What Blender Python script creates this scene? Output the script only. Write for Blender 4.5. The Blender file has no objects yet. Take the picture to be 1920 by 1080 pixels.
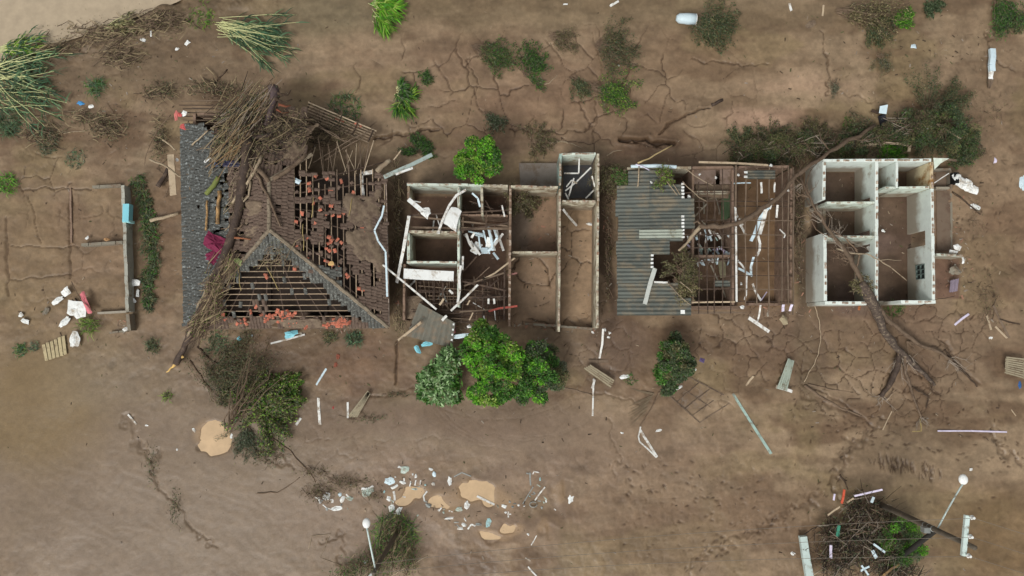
import bpy, math, random
import numpy as np
from mathutils import Vector, Matrix
R = math.radians
scn = bpy.context.scene
COL = scn.collection

# ------------------------------------------------------------------ camera, sky, sun, exposure
HC, TILT, FPX = 46.0, R(4.0), 1280.0
cam_d = bpy.data.cameras.new('camera'); cam = bpy.data.objects.new('camera', cam_d); COL.objects.link(cam)
cam_d.lens = 24; cam_d.sensor_width = 36; cam_d.clip_end = 3000
cam.location = (0, 0, HC); cam.rotation_euler = (TILT, 0, 0)
scn.camera = cam
SUN_EL, SUN_AZ = R(52), R(212)
world = bpy.data.worlds.new('World'); scn.world = world; world.use_nodes = True
wn, wl = world.node_tree.nodes, world.node_tree.links
sky = wn.new('ShaderNodeTexSky'); sky.sky_type = 'NISHITA'; sky.sun_disc = False
sky.sun_elevation = SUN_EL; sky.sun_rotation = SUN_AZ; sky.air_density = 1.0; sky.dust_density = 4.0; sky.ozone_density = 1.0
hs = wn.new('ShaderNodeHueSaturation'); hs.inputs['Saturation'].default_value = 0.08
wl.new(sky.outputs[0], hs.inputs['Color']); wl.new(hs.outputs[0], wn['Background'].inputs['Color'])
wn['Background'].inputs['Strength'].default_value = 0.128
sun_d = bpy.data.lights.new('sun', 'SUN'); sun_d.energy = 1.4; sun_d.angle = R(24); sun_d.color = (1, .97, .925)
sun = bpy.data.objects.new('sun', sun_d); COL.objects.link(sun)
_sd = Vector((math.sin(SUN_AZ) * math.cos(SUN_EL), math.cos(SUN_AZ) * math.cos(SUN_EL), math.sin(SUN_EL)))
sun.rotation_euler = _sd.to_track_quat('Z', 'Y').to_euler()
scn.view_settings.view_transform = 'Standard'; scn.view_settings.look = 'None'
scn.view_settings.gamma = 1; scn.view_settings.use_curve_mapping = False
scn.view_settings.exposure = 0.10

# ------------------------------------------------------------------ where a thing of the photograph stands
_s, _c = math.sin(TILT), math.cos(TILT)
def P(px, py, z=0.0):
    x, y = (px - 960) / FPX, (540 - py) / FPX
    dy, dz = y * _c + _s, y * _s - _c
    t = (z - HC) / dz
    return Vector((x * t, dy * t, z))
def pix(x, y, z):
    """world -> photo pixel, arrays or floats"""
    zz = z - HC
    cy, cz = y * _c + zz * _s, -y * _s + zz * _c
    return 960 + FPX * x / -cz, 540 - FPX * cy / -cz
def lin(c):
    return tuple(((v / 255) / 12.92 if v / 255 <= .04045 else ((v / 255 + .055) / 1.055) ** 2.4) for v in c)
MPP = 0.0362

# ------------------------------------------------------------------ materials
MUD = (118, 98, 81)
MATS = {}
def M(name, col, rough=.75, var=.18, ns=4.0, dirt=.0, dirtcol=MUD, ds=1.2, bump=.25, rnd=.10, spec=.3, stretch=None, metal=0.0, tide=0.0):
    if name in MATS: return MATS[name]
    m = bpy.data.materials.new(name); m.use_nodes = True; MATS[name] = m
    n, l = m.node_tree.nodes, m.node_tree.links
    b = n['Principled BSDF']
    tc = n.new('ShaderNodeTexCoord'); vec = tc.outputs['Object']
    oi = n.new('ShaderNodeObjectInfo')
    off = n.new('ShaderNodeVectorMath'); off.operation = 'ADD'
    mulr = n.new('ShaderNodeMath'); mulr.operation = 'MULTIPLY'; mulr.inputs[1].default_value = 37
    l.new(oi.outputs['Random'], mulr.inputs[0]); l.new(vec, off.inputs[0]); l.new(mulr.outputs[0], off.inputs[1]); vec = off.outputs[0]
    v2 = vec
    if stretch:
        mp = n.new('ShaderNodeMapping'); mp.inputs['Scale'].default_value = stretch; l.new(vec, mp.inputs[0]); v2 = mp.outputs[0]
    nz = n.new('ShaderNodeTexNoise'); nz.inputs['Scale'].default_value = ns; nz.inputs['Detail'].default_value = 6; nz.inputs['Roughness'].default_value = .65
    l.new(v2, nz.inputs['Vector'])
    hv = n.new('ShaderNodeHueSaturation'); hv.inputs['Color'].default_value = (*lin(col), 1)
    mr = n.new('ShaderNodeMapRange'); mr.inputs[1].default_value = .25; mr.inputs[2].default_value = .75
    mr.inputs[3].default_value = 1 - var; mr.inputs[4].default_value = 1 + var
    l.new(nz.outputs[0], mr.inputs[0])
    m2 = n.new('ShaderNodeMapRange'); m2.inputs[3].default_value = 1 - rnd; m2.inputs[4].default_value = 1 + rnd
    l.new(oi.outputs['Random'], m2.inputs[0])
    mm = n.new('ShaderNodeMath'); mm.operation = 'MULTIPLY'; l.new(mr.outputs[0], mm.inputs[0]); l.new(m2.outputs[0], mm.inputs[1])
    l.new(mm.outputs[0], hv.inputs['Value'])
    out = hv.outputs[0]
    if dirt > 0:
        nd = n.new('ShaderNodeTexNoise'); nd.inputs['Scale'].default_value = ds; nd.inputs['Detail'].default_value = 8; nd.inputs['Roughness'].default_value = .7
        l.new(vec, nd.inputs['Vector'])
        md = n.new('ShaderNodeMapRange'); c = .72 - dirt * .44
        md.inputs[1].default_value = c - .07; md.inputs[2].default_value = c + .07
        l.new(nd.outputs[0], md.inputs[0])
        mx = n.new('ShaderNodeMix'); mx.data_type = 'RGBA'; l.new(md.outputs[0], mx.inputs[0]); l.new(out, mx.inputs[6])
        mx.inputs[7].default_value = (*lin(dirtcol), 1); out = mx.outputs[2]
    if tide:      # the silt line the flood left on the walls
        sx = n.new('ShaderNodeSeparateXYZ'); l.new(tc.outputs['Object'], sx.inputs[0])
        nt = n.new('ShaderNodeTexNoise'); nt.inputs['Scale'].default_value = 1.4; nt.inputs['Detail'].default_value = 6; l.new(tc.outputs['Object'], nt.inputs['Vector'])
        ma = n.new('ShaderNodeMath'); ma.operation = 'MULTIPLY_ADD'; ma.inputs[1].default_value = -1.3; l.new(nt.outputs[0], ma.inputs[0]); l.new(sx.outputs[2], ma.inputs[2])
        mt = n.new('ShaderNodeMapRange'); mt.inputs[1].default_value = tide - .95; mt.inputs[2].default_value = tide - .35; mt.inputs[3].default_value = .8; mt.inputs[4].default_value = 0; l.new(ma.outputs[0], mt.inputs[0])
        mx2 = n.new('ShaderNodeMix'); mx2.data_type = 'RGBA'; l.new(mt.outputs[0], mx2.inputs[0]); l.new(out, mx2.inputs[6]); mx2.inputs[7].default_value = (*lin((134, 118, 98)), 1); out = mx2.outputs[2]
    l.new(out, b.inputs['Base Color'])
    b.inputs['Roughness'].default_value = rough; b.inputs['Specular IOR Level'].default_value = spec; b.inputs['Metallic'].default_value = metal
    if bump:
        bp = n.new('ShaderNodeBump'); bp.inputs['Strength'].default_value = bump; bp.inputs['Distance'].default_value = .03
        l.new(nz.outputs[0], bp.inputs['Height']); l.new(bp.outputs[0], b.inputs['Normal'])
    return m
def leafmat(name, trans=.3, rough=.55):
    m = bpy.data.materials.new(name); m.use_nodes = True
    n, l = m.node_tree.nodes, m.node_tree.links
    b = n['Principled BSDF']; b.inputs['Roughness'].default_value = rough; b.inputs['Specular IOR Level'].default_value = .35
    at = n.new('ShaderNodeAttribute'); at.attribute_name = 'lc'
    l.new(at.outputs['Color'], b.inputs['Base Color'])
    tr = n.new('ShaderNodeBsdfTranslucent'); l.new(at.outputs['Color'], tr.inputs['Color'])
    mx = n.new('ShaderNodeMixShader'); mx.inputs[0].default_value = trans
    l.new(b.outputs[0], mx.inputs[1]); l.new(tr.outputs[0], mx.inputs[2])
    l.new(mx.outputs[0], n['Material Output'].inputs['Surface'])
    return m

# ------------------------------------------------------------------ mesh building
class MB:
    def __init__(s): s.v = []; s.f = []; s.m = []
    def poly(s, pts, faces, mi=0):
        o = len(s.v); s.v += [tuple(p) for p in pts]; s.f += [tuple(o + i for i in f) for f in faces]; s.m += [mi] * len(faces)
    def box(s, c, sx, sy, sz, rot=None, mi=0):
        r = rot or Matrix()
        c = Vector(c)
        pts = [c + (r @ Vector((x * sx / 2, y * sy / 2, z * sz / 2))) for z in (-1, 1) for x, y in ((-1, -1), (1, -1), (1, 1), (-1, 1))]
        s.poly(pts, [(3, 2, 1, 0), (4, 5, 6, 7), (0, 1, 5, 4), (1, 2, 6, 5), (2, 3, 7, 6), (3, 0, 4, 7)], mi)
    def beam(s, p0, p1, w, t, mi=0, up=(0, 0, 1), taper=1.0, jag=0.0, rng=random):
        p0, p1 = Vector(p0), Vector(p1); d = (p1 - p0)
        if d.length < 1e-4: return
        d.normalize(); a = d.cross(Vector(up))
        if a.length < 1e-3: a = d.cross(Vector((0, 1, 0)))
        a.normalize(); b = a.cross(d)
        pts = []
        for p, k in ((p0, 1), (p1, taper)):
            for x, y in ((-1, -1), (1, -1), (1, 1), (-1, 1)):
                pts.append(p + a * (x * w / 2 * k) + b * (y * t / 2 * k) + d * (rng.uniform(-jag, jag) if jag else 0))
        s.poly(pts, [(0, 1, 2, 3), (7, 6, 5, 4), (1, 0, 4, 5), (2, 1, 5, 6), (3, 2, 6, 7), (0, 3, 7, 4)], mi)
    def bars(s, pts, w, t, mi=0):
        for a, b in zip(pts[:-1], pts[1:]): s.beam(a, b, w, t, mi)
    def tube(s, pts, rad, n=6, mi=0, wob=0.0, rng=random):
        pts = [Vector(p) for p in pts]
        if not hasattr(rad, '__len__'): rad = [rad] * len(pts)
        o = len(s.v); up = Vector((.13, .21, 1))
        for i, p in enumerate(pts):
            d = (pts[min(i + 1, len(pts) - 1)] - pts[max(i - 1, 0)])
            if d.length < 1e-6: d = Vector((1, 0, 0))
            d.normalize(); a = d.cross(up)
            if a.length < 1e-3: a = d.cross(Vector((0, 1, 0)))
            a.normalize(); b = a.cross(d)
            for k in range(n):
                th = 2 * math.pi * k / n; r = rad[i] * (1 + (rng.uniform(-wob, wob) if wob else 0))
                s.v.append(tuple(p + a * (math.cos(th) * r) + b * (math.sin(th) * r)))
        for i in range(len(pts) - 1):
            for k in range(n):
                s.f.append((o + i * n + k, o + i * n + (k + 1) % n, o + (i + 1) * n + (k + 1) % n, o + (i + 1) * n + k)); s.m.append(mi)
        s.f.append(tuple(o + k for k in range(n))[::-1]); s.m.append(mi)
        s.f.append(tuple(o + (len(pts) - 1) * n + k for k in range(n))); s.m.append(mi)
    def prism(s, poly, z0, z1, mi=0):
        n = len(poly)
        pts = [(x, y, z0) for x, y in poly] + [(x, y, z1) for x, y in poly]
        s.poly(pts, [tuple(range(n))[::-1], tuple(range(n, 2 * n))] + [(i, (i + 1) % n, n + (i + 1) % n, n + i) for i in range(n)], mi)
    def ball(s, c, r, nu=10, nv=6, sc=(1, 1, 1), mi=0):
        c = Vector(c); o = len(s.v); s.v.append(tuple(c + Vector((0, 0, r * sc[2]))))
        for i in range(1, nv):
            for k in range(nu):
                th, ph = math.pi * i / nv, 2 * math.pi * k / nu
                s.v.append(tuple(c + Vector((r * sc[0] * math.sin(th) * math.cos(ph), r * sc[1] * math.sin(th) * math.sin(ph), r * sc[2] * math.cos(th)))))
        s.v.append(tuple(c - Vector((0, 0, r * sc[2])))); L = len(s.v) - 1
        for k in range(nu):
            s.f.append((o, o + 1 + k, o + 1 + (k + 1) % nu)); s.m.append(mi)
            s.f.append((L, L - 1 - k, L - 1 - (k + 1) % nu)); s.m.append(mi)
        for i in range(nv - 2):
            for k in range(nu):
                a = o + 1 + i * nu; s.f.append((a + k, a + nu + k, a + nu + (k + 1) % nu, a + (k + 1) % nu)); s.m.append(mi)
ORG = {}
def empty(name, label, cat, loc, group=None):
    o = bpy.data.objects.new(name, None); COL.objects.link(o); o.location = loc; o.empty_display_size = .2
    o['label'] = label; o['category'] = cat
    if group: o['group'] = group
    ORG[o.name] = Vector(loc); return o
def tag(o, label=None, cat=None, group=None, kind=None):
    if label: o['label'] = label
    if cat: o['category'] = cat
    if group: o['group'] = group
    if kind: o['kind'] = kind
    return o
def link(name, me, mats, parent=None, loc=None):
    o = bpy.data.objects.new(name, me); COL.objects.link(o)
    for m in (mats if isinstance(mats, (list, tuple)) else [mats]):
        if len(me.materials) < (len(mats) if isinstance(mats, (list, tuple)) else 1): me.materials.append(m)
    if parent is not None:
        o.parent = parent
        org = ORG[parent.name]
        ORG[o.name] = Vector(loc) if loc is not None else org.copy()
        o.location = ORG[o.name] - org
    else:
        ORG[o.name] = Vector(loc) if loc is not None else Vector((0, 0, 0)); o.location = ORG[o.name]
    return o
def build(name, mb, mats, parent=None, loc=None, smooth=False):
    """one mesh object; vertices given in world coordinates"""
    org = Vector(loc) if loc is not None else (ORG[parent.name] if parent is not None else
          (sum((Vector(v) for v in mb.v), Vector()) / max(1, len(mb.v))))
    if loc is None and parent is None: org.z = min(v[2] for v in mb.v)
    me = bpy.data.meshes.new(name)
    me.from_pydata([(v[0] - org.x, v[1] - org.y, v[2] - org.z) for v in mb.v], [], mb.f)
    if mb.m and max(mb.m) > 0: me.polygons.foreach_set('material_index', mb.m)
    if smooth: me.polygons.foreach_set('use_smooth', [True] * len(me.polygons))
    me.update()
    return link(name, me, mats, parent, org)
def npmesh(name, V, F, mats, parent=None, lc=None, smooth=False, loc=None):
    """big mesh from arrays: V (n,3) world, F (m,k)"""
    org = np.array(ORG[parent.name] if parent is not None else (loc if loc is not None else (0, 0, 0)), float)
    me = bpy.data.meshes.new(name); V = np.asarray(V, np.float32) - org.astype(np.float32); F = np.asarray(F, np.int32)
    me.vertices.add(len(V)); me.vertices.foreach_set('co', V.ravel())
    k = F.shape[1]; me.loops.add(F.size); me.loops.foreach_set('vertex_index', F.ravel())
    me.polygons.add(len(F)); me.polygons.foreach_set('loop_start', np.arange(0, F.size, k, dtype=np.int32))
    try: me.polygons.foreach_set('loop_total', np.full(len(F), k, dtype=np.int32))
    except Exception: pass
    if smooth: me.polygons.foreach_set('use_smooth', np.ones(len(F), bool))
    me.update(calc_edges=True); me.validate()
    if lc is not None:
        a = me.attributes.new('lc', 'FLOAT_COLOR', 'POINT')
        c4 = np.ones((len(V), 4), np.float32); c4[:, :3] = lc; a.data.foreach_set('color', c4.ravel())
    return link(name, me, mats, parent, Vector(org))

# ------------------------------------------------------------------ noise
def _h(ix, iy, seed):
    h = (ix.astype(np.int64) * 374761393 + iy.astype(np.int64) * 668265263 + seed * 1442695041) & 0x7fffffff
    h = ((h ^ (h >> 13)) * 1274126177) & 0x7fffffff
    h = ((h ^ (h >> 16)) * 2246822519) & 0x7fffffff
    return ((h ^ (h >> 15)) & 0xffff) / 65535.0
def vn(x, y, seed=0):
    ix, iy = np.floor(x), np.floor(y); fx, fy = x - ix, y - iy
    fx = fx * fx * fx * (fx * (fx * 6 - 15) + 10); fy = fy * fy * fy * (fy * (fy * 6 - 15) + 10)
    a = _h(ix, iy, seed); b = _h(ix + 1, iy, seed); c = _h(ix, iy + 1, seed); d = _h(ix + 1, iy + 1, seed)
    return (a + (b - a) * fx) * (1 - fy) + (c + (d - c) * fx) * fy
def fbm(x, y, o=4, seed=0, g=.5):
    s, a, t = 0, 1, 0
    for i in range(o):
        s = s + a * vn(x * 2 ** i + i * 17.3, y * 2 ** i - i * 9.1, seed + i); t += a; a *= g
    return s / t
def sstep(a, b, x):
    t = np.clip((x - a) / (b - a), 0, 1); return t * t * (3 - 2 * t)
# ------------------------------------------------------------------ the mud: one sheet, real relief
_c0, _c1 = P(-112, 1140), P(2032, -60)
DX = .07
GX = np.arange(_c0.x, _c1.x, DX); GY = np.arange(_c0.y, _c1.y, DX)
NXG, NYG = len(GX), len(GY)
X, Y = np.meshgrid(GX, GY); U, V = pix(X, Y, 0.0)
rs = np.random.RandomState(5)
WU = U + 26 * (fbm(X * .35, Y * .35, 3, 11) - .5) * 2; WV = V + 26 * (fbm(X * .35, Y * .35, 3, 23) - .5) * 2
def blob(cx, cy, rx, ry, soft=.5, ang=0, warp=1):
    u = (WU if warp else U) - cx; v = (WV if warp else V) - cy
    if ang: c, s = math.cos(R(ang)), math.sin(R(ang)); u, v = u * c + v * s, -u * s + v * c
    d = np.sqrt((u / rx) ** 2 + (v / ry) ** 2)
    return 1 - sstep(1 - soft, 1 + soft, d)
n1 = fbm(X * .12, Y * .12, 4, 1); n2 = fbm(X * .5, Y * .5, 4, 2); n3 = fbm(X * 2.1, Y * 2.1, 3, 3); n4 = fbm(X * 5.0, Y * 5.0, 2, 4)
flow = fbm(X * .25 + n2 * .8, Y * 1.3 + n2 * 1.2, 4, 6)
# mud colour, with shade painted into house gaps, floors, cracks and dents
A, B, Cc, D = [np.array(lin(c)) for c in ((124, 107, 88), (141, 124, 103), (104, 86, 69), (128, 114, 87))]
t = sstep(.35, .65, n1 * .5 + n2 * .5)[..., None]
col = A * (1 - t) + B * t
t = (sstep(.47, .66, fbm(X * .3, Y * .6, 4, 31)) * .85)[..., None]; col = col * (1 - t) + Cc * t
t = (sstep(.55, .72, fbm(X * .22, Y * .35, 4, 41)) * .6)[..., None]; col = col * (1 - t) + D * t
t = (sstep(.50, .75, flow) * .45)[..., None]; col = col * (1 - t) + Cc * t
wet = .45 + .40 * sstep(.42, .62, n1)
def paint(mask, c, k=1.0):
    global col
    m = (np.clip(mask, 0, 1) * k)[..., None]; col = col * (1 - m) + np.array(lin(c)) * m
for (cx, cy, rx, ry, c, k, soft, w) in [
    (250, 900, 480, 250, (121, 107, 92), .85, .45, .75), (60, 770, 120, 120, (119, 102, 74), .9, .5, .9), (470, 990, 230, 120, (124, 110, 94), .6, .5, .7),
    (880, 790, 260, 40, (112, 99, 86), .8, .6, .7), (980, 850, 320, 60, (129, 113, 99), .6, .6, .7), (820, 960, 260, 80, (127, 108, 92), .5, .6, .6),
    (1000, 20, 700, 40, (112, 99, 79), .7, .6, .7), (200, 120, 260, 55, (103, 89, 72), .65, .6, .4), (330, 40, 160, 45, (98, 84, 68), .7, .5, .3),
    (620, 30, 90, 40, (112, 104, 84), .6, .6, .4), (1160, 640, 70, 70, (102, 86, 74), .75, .6, .7), (1450, 620, 70, 45, (106, 88, 74), .5, .6, .5),
    (1520, 650, 28, 110, (88, 78, 60), .7, .6, .5), (1640, 600, 130, 50, (106, 88, 74), .5, .6, .4), (560, 660, 210, 50, (97, 80, 64), .7, .6, .5),
    (680, 690, 90, 60, (110, 87, 71), .6, .6, .4), (820, 790, 240, 30, (116, 97, 81), .5, .7, .5), (180, 480, 170, 130, (124, 104, 84), .6, .6, .4),
    (60, 520, 60, 160, (124, 107, 83), .6, .6, .6), (180, 720, 100, 60, (130, 118, 98), .45, .7, .6), (265, 470, 22, 130, (82, 78, 56), .5, .7, .3),
    (300, 470, 45, 160, (106, 86, 68), .6, .6, .4), (1880, 1010, 90, 90, (110, 92, 66), .7, .6, .5), (1330, 1000, 240, 90, (124, 105, 86), .5, .7, .4),
    (1240, 840, 150, 80, (132, 113, 93), .5, .7, .4), (1700, 860, 120, 60, (117, 102, 83), .6, .6, .5), (900, 450, 60, 50, (112, 90, 74), .3, .6, .3),
    (750, 470, 14, 150, (74, 60, 46), .7, .5, .3), (1140, 470, 14, 150, (60, 46, 36), .7, .5, .3), (1500, 450, 14, 150, (50, 42, 34), .7, .5, .3),  # narrow dark strips: shade between the houses painted into the mud
    (1250, 300, 90, 24, (98, 76, 62), .6, .6, .4), (900, 130, 240, 60, (136, 116, 97), .4, .7, .4), (1000, 210, 200, 60, (131, 108, 89), .5, .7, .4),
    (1300, 110, 160, 60, (124, 105, 84), .4, .7, .4), (1850, 420, 70, 150, (121, 101, 82), .5, .7, .3), (1660, 640, 170, 90, (113, 94, 80), .4, .7, .3),
    (1440, 220, 62, 22, (178, 150, 130), .75, .8, .2), (1500, 152, 78, 17, (166, 143, 122), .65, .9, .2), (1395, 225, 40, 16, (160, 134, 115), .5, .9, .2)]:
    m = blob(cx, cy, rx, ry, soft); paint(m, c, k); wet += (w - wet) * m * k
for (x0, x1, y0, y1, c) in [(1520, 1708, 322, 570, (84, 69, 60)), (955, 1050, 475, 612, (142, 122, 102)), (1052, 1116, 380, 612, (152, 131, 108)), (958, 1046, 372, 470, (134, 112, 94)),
                            (770, 950, 368, 600, (84, 64, 52)), (1172, 1384, 316, 575, (92, 74, 60)), (1384, 1484, 316, 575, (118, 96, 74)), (366, 560, 220, 600, (62, 48, 40)), (555, 712, 335, 600, (60, 46, 38)), (1750, 1782, 320, 475, (119, 100, 83)), (1752, 1800, 485, 560, (106, 84, 72))]:  # tiled house floor painted dark to stand for the shade under its roof
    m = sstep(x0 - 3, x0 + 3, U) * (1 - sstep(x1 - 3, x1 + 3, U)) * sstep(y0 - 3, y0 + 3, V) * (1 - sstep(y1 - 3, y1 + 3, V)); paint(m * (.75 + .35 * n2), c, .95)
m = blob(985, 470, 28, 90, .5) * (U > 956); m = blob(972, 430, 24, 45, .4); paint(m, (112, 103, 94), .7)
paint(blob(1660, 455, 26, 20, .6), (122, 104, 96), .6); paint(blob(1600, 560, 30, 30, .6), (112, 96, 92), .5)
smooth_m = np.clip(blob(250, 930, 420, 190, .4) * .8 + blob(60, 780, 120, 120, .4) + blob(900, 800, 300, 60, .5) * .8 + blob(1180, 640, 60, 60, .5) * .6, 0, 1)
# relief
H = (n1 - .5) * .34 + (n2 - .5) * .13 * (1 - .8 * smooth_m) + (n3 - .5) * .055 * (1 - .9 * smooth_m) + (n4 - .5) * .026 * (1 - .9 * smooth_m)
rip = np.sin((X * 1.1 + Y * 2.2) * 3.2 + n2 * 16) * .004 * blob(250, 950, 330, 150, .5); H += rip
inside = np.zeros_like(H)
for (x0, x1, y0, y1) in [(1515, 1765, 300, 580), (750, 1130, 330, 625), (1160, 1490, 312, 590), (350, 730, 200, 610)]:
    inside = np.maximum(inside, sstep(x0 - 20, x0 + 10, U) * (1 - sstep(x1 - 10, x1 + 20, U)) * sstep(y0 - 20, y0 + 10, V) * (1 - sstep(y1 - 10, y1 + 20, V)))
H = H * (1 - .6 * inside)
# river bank
bank = (V - (96 - U * .30)) + 16 * (n2 - .5) * 2
H += -.75 * (1 - sstep(-26, 22, bank))
H += .22 * np.exp(-((bank - 34) / 26) ** 2) * (n3 + .3) * (U < 520)
# pools
POOLS = [(402, 822, 25, 27, .10), (770, 932, 32, 15, .07), (832, 942, 25, 16, .07), (898, 926, 40, 20, .07), (920, 1000, 26, 9, .06), (955, 986, 22, 11, .06), (1028, 992, 14, 14, .05), (1060, 925, 10, 20, .04)]
POOLZ = -.015
for (cx, cy, rx, ry, d) in POOLS:
    rr = blob(cx, cy, rx * 1.9, ry * 2.0, .5, warp=0); H = H * (1 - rr) + rr * .012
    m = blob(cx + 6 * (n3.mean()), cy, rx, ry, .22, warp=0)
    sx_ = fbm(X * .8, Y * .8, 3, 66); sy_ = fbm(X * .8, Y * .8, 3, 67); u = U + 22 * (sx_ - .5) * 2; v = V + 18 * (sy_ - .5) * 2
    q = 1 - sstep(.75, 1.15, np.sqrt(((u - cx) / rx) ** 2 + ((v - cy) / ry) ** 2)); H -= d * q; wet = np.maximum(wet, .9 * blob(cx, cy, rx * 1.5, ry * 1.7, .4))
# cracks: polygon networks as real furrows
def voro(x, y, seed, jit=.9):
    ix, iy = np.floor(x), np.floor(y); best = np.full(x.shape, 9.); bx = np.zeros_like(x); by = np.zeros_like(x); gx = np.zeros_like(x); gy = np.zeros_like(x)
    for dx in (-1, 0, 1):
        for dy in (-1, 0, 1):
            jx, jy = ix + dx, iy + dy
            rx = jx + .5 + jit * (_h(jx, jy, seed) - .5) - x; ry = jy + .5 + jit * (_h(jx, jy, seed + 7) - .5) - y
            d = rx * rx + ry * ry; k = d < best
            best = np.where(k, d, best); bx = np.where(k, rx, bx); by = np.where(k, ry, by); gx = np.where(k, jx, gx); gy = np.where(k, jy, gy)
    ed = np.full(x.shape, 9.)
    for dx in (-2, -1, 0, 1, 2):
        for dy in (-2, -1, 0, 1, 2):
            jx, jy = gx + dx, gy + dy
            if dx == 0 and dy == 0: continue
            rx = jx + .5 + jit * (_h(jx, jy, seed) - .5) - x; ry = jy + .5 + jit * (_h(jx, jy, seed + 7) - .5) - y
            ex, ey = rx - bx, ry - by; L = np.sqrt(ex * ex + ey * ey) + 1e-9
            ed = np.minimum(ed, (.5 * (rx + bx) * ex + .5 * (ry + by) * ey) / L)
    return ed
crack = np.zeros_like(H)
for (size, seed, masks, width, depth, brk) in [
    (2.1, 101, [(1010, 180, 420, 130, .9), (1290, 240, 120, 70, .7), (160, 470, 170, 150, .5), (1010, 540, 70, 80, 1.35), (1085, 520, 40, 110, 1.25), (1860, 420, 70, 140, .5), (90, 330, 90, 60, .8)], .030, .075, .40),
    (1.15, 202, [(1640, 690, 210, 120, 1.0), (1400, 640, 110, 70, 1.0), (1120, 650, 80, 80, .7), (1330, 720, 120, 80, .5), (1760, 620, 120, 70, .9), (700, 830, 160, 40, .5), (1060, 730, 70, 60, .4)], .024, .05, .34),
    (.55, 303, [(1650, 640, 130, 70, .55), (1420, 620, 80, 50, .6), (1380, 900, 300, 110, .22), (1060, 130, 60, 40, .4)], .02, .02, .5)]:
    wx = X + .35 * size * (fbm(X / size * 1.3, Y / size * 1.3, 3, seed) - .5) * 2; wy = Y + .35 * size * (fbm(X / size * 1.3, Y / size * 1.3, 3, seed + 3) - .5) * 2
    ed = voro(wx / size, wy / size, seed) * size
    mk = np.zeros_like(H)
    for (cx, cy, rx, ry, k) in masks: mk = np.maximum(mk, k * blob(cx, cy, rx, ry, .4))
    live = sstep(brk - .06, brk + .06, fbm(X / size * .8 + 40, Y / size * .8, 3, seed + 9) * (.55 + .45 * mk) ) * mk
    w = width * (.6 + .9 * n2)
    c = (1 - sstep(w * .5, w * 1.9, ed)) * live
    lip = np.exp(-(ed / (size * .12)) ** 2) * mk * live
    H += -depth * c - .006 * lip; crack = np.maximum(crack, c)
# furrows, scarps, drag lines by hand (photo pixels)
def furrow(pts, width, depth, tint=.6, warp=.12, seed=0, rim=0):
    global H, crack
    pts = [P(*p) for p in pts]; pad = width * 5 + .6
    x0, x1 = min(p.x for p in pts) - pad, max(p.x for p in pts) + pad; y0, y1 = min(p.y for p in pts) - pad, max(p.y for p in pts) + pad
    i0, i1 = np.searchsorted(GX, (x0, x1)); j0, j1 = np.searchsorted(GY, (y0, y1))
    if i1 <= i0 or j1 <= j0: return
    sl = (slice(j0, j1), slice(i0, i1)); x = X[sl] + warp * 2 * (fbm(X[sl] * 1.5, Y[sl] * 1.5, 3, 70 + seed) - .5) * 2; y = Y[sl] + warp * 2 * (fbm(X[sl] * 1.5, Y[sl] * 1.5, 3, 80 + seed) - .5) * 2
    d = np.full(x.shape, 99.)
    for a, b in zip(pts[:-1], pts[1:]):
        ex, ey = b.x - a.x, b.y - a.y; L2 = ex * ex + ey * ey + 1e-9
        tt = np.clip(((x - a.x) * ex + (y - a.y) * ey) / L2, 0, 1)
        d = np.minimum(d, np.hypot(x - a.x - tt * ex, y - a.y - tt * ey))
    c = 1 - sstep(width * .3, width * 1.1, d)
    H[sl] -= depth * c
    if rim: H[sl] += rim * np.exp(-((d - width * 1.8) / (width * .9)) ** 2)
    crack[sl] = np.maximum(crack[sl], c * tint)
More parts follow.
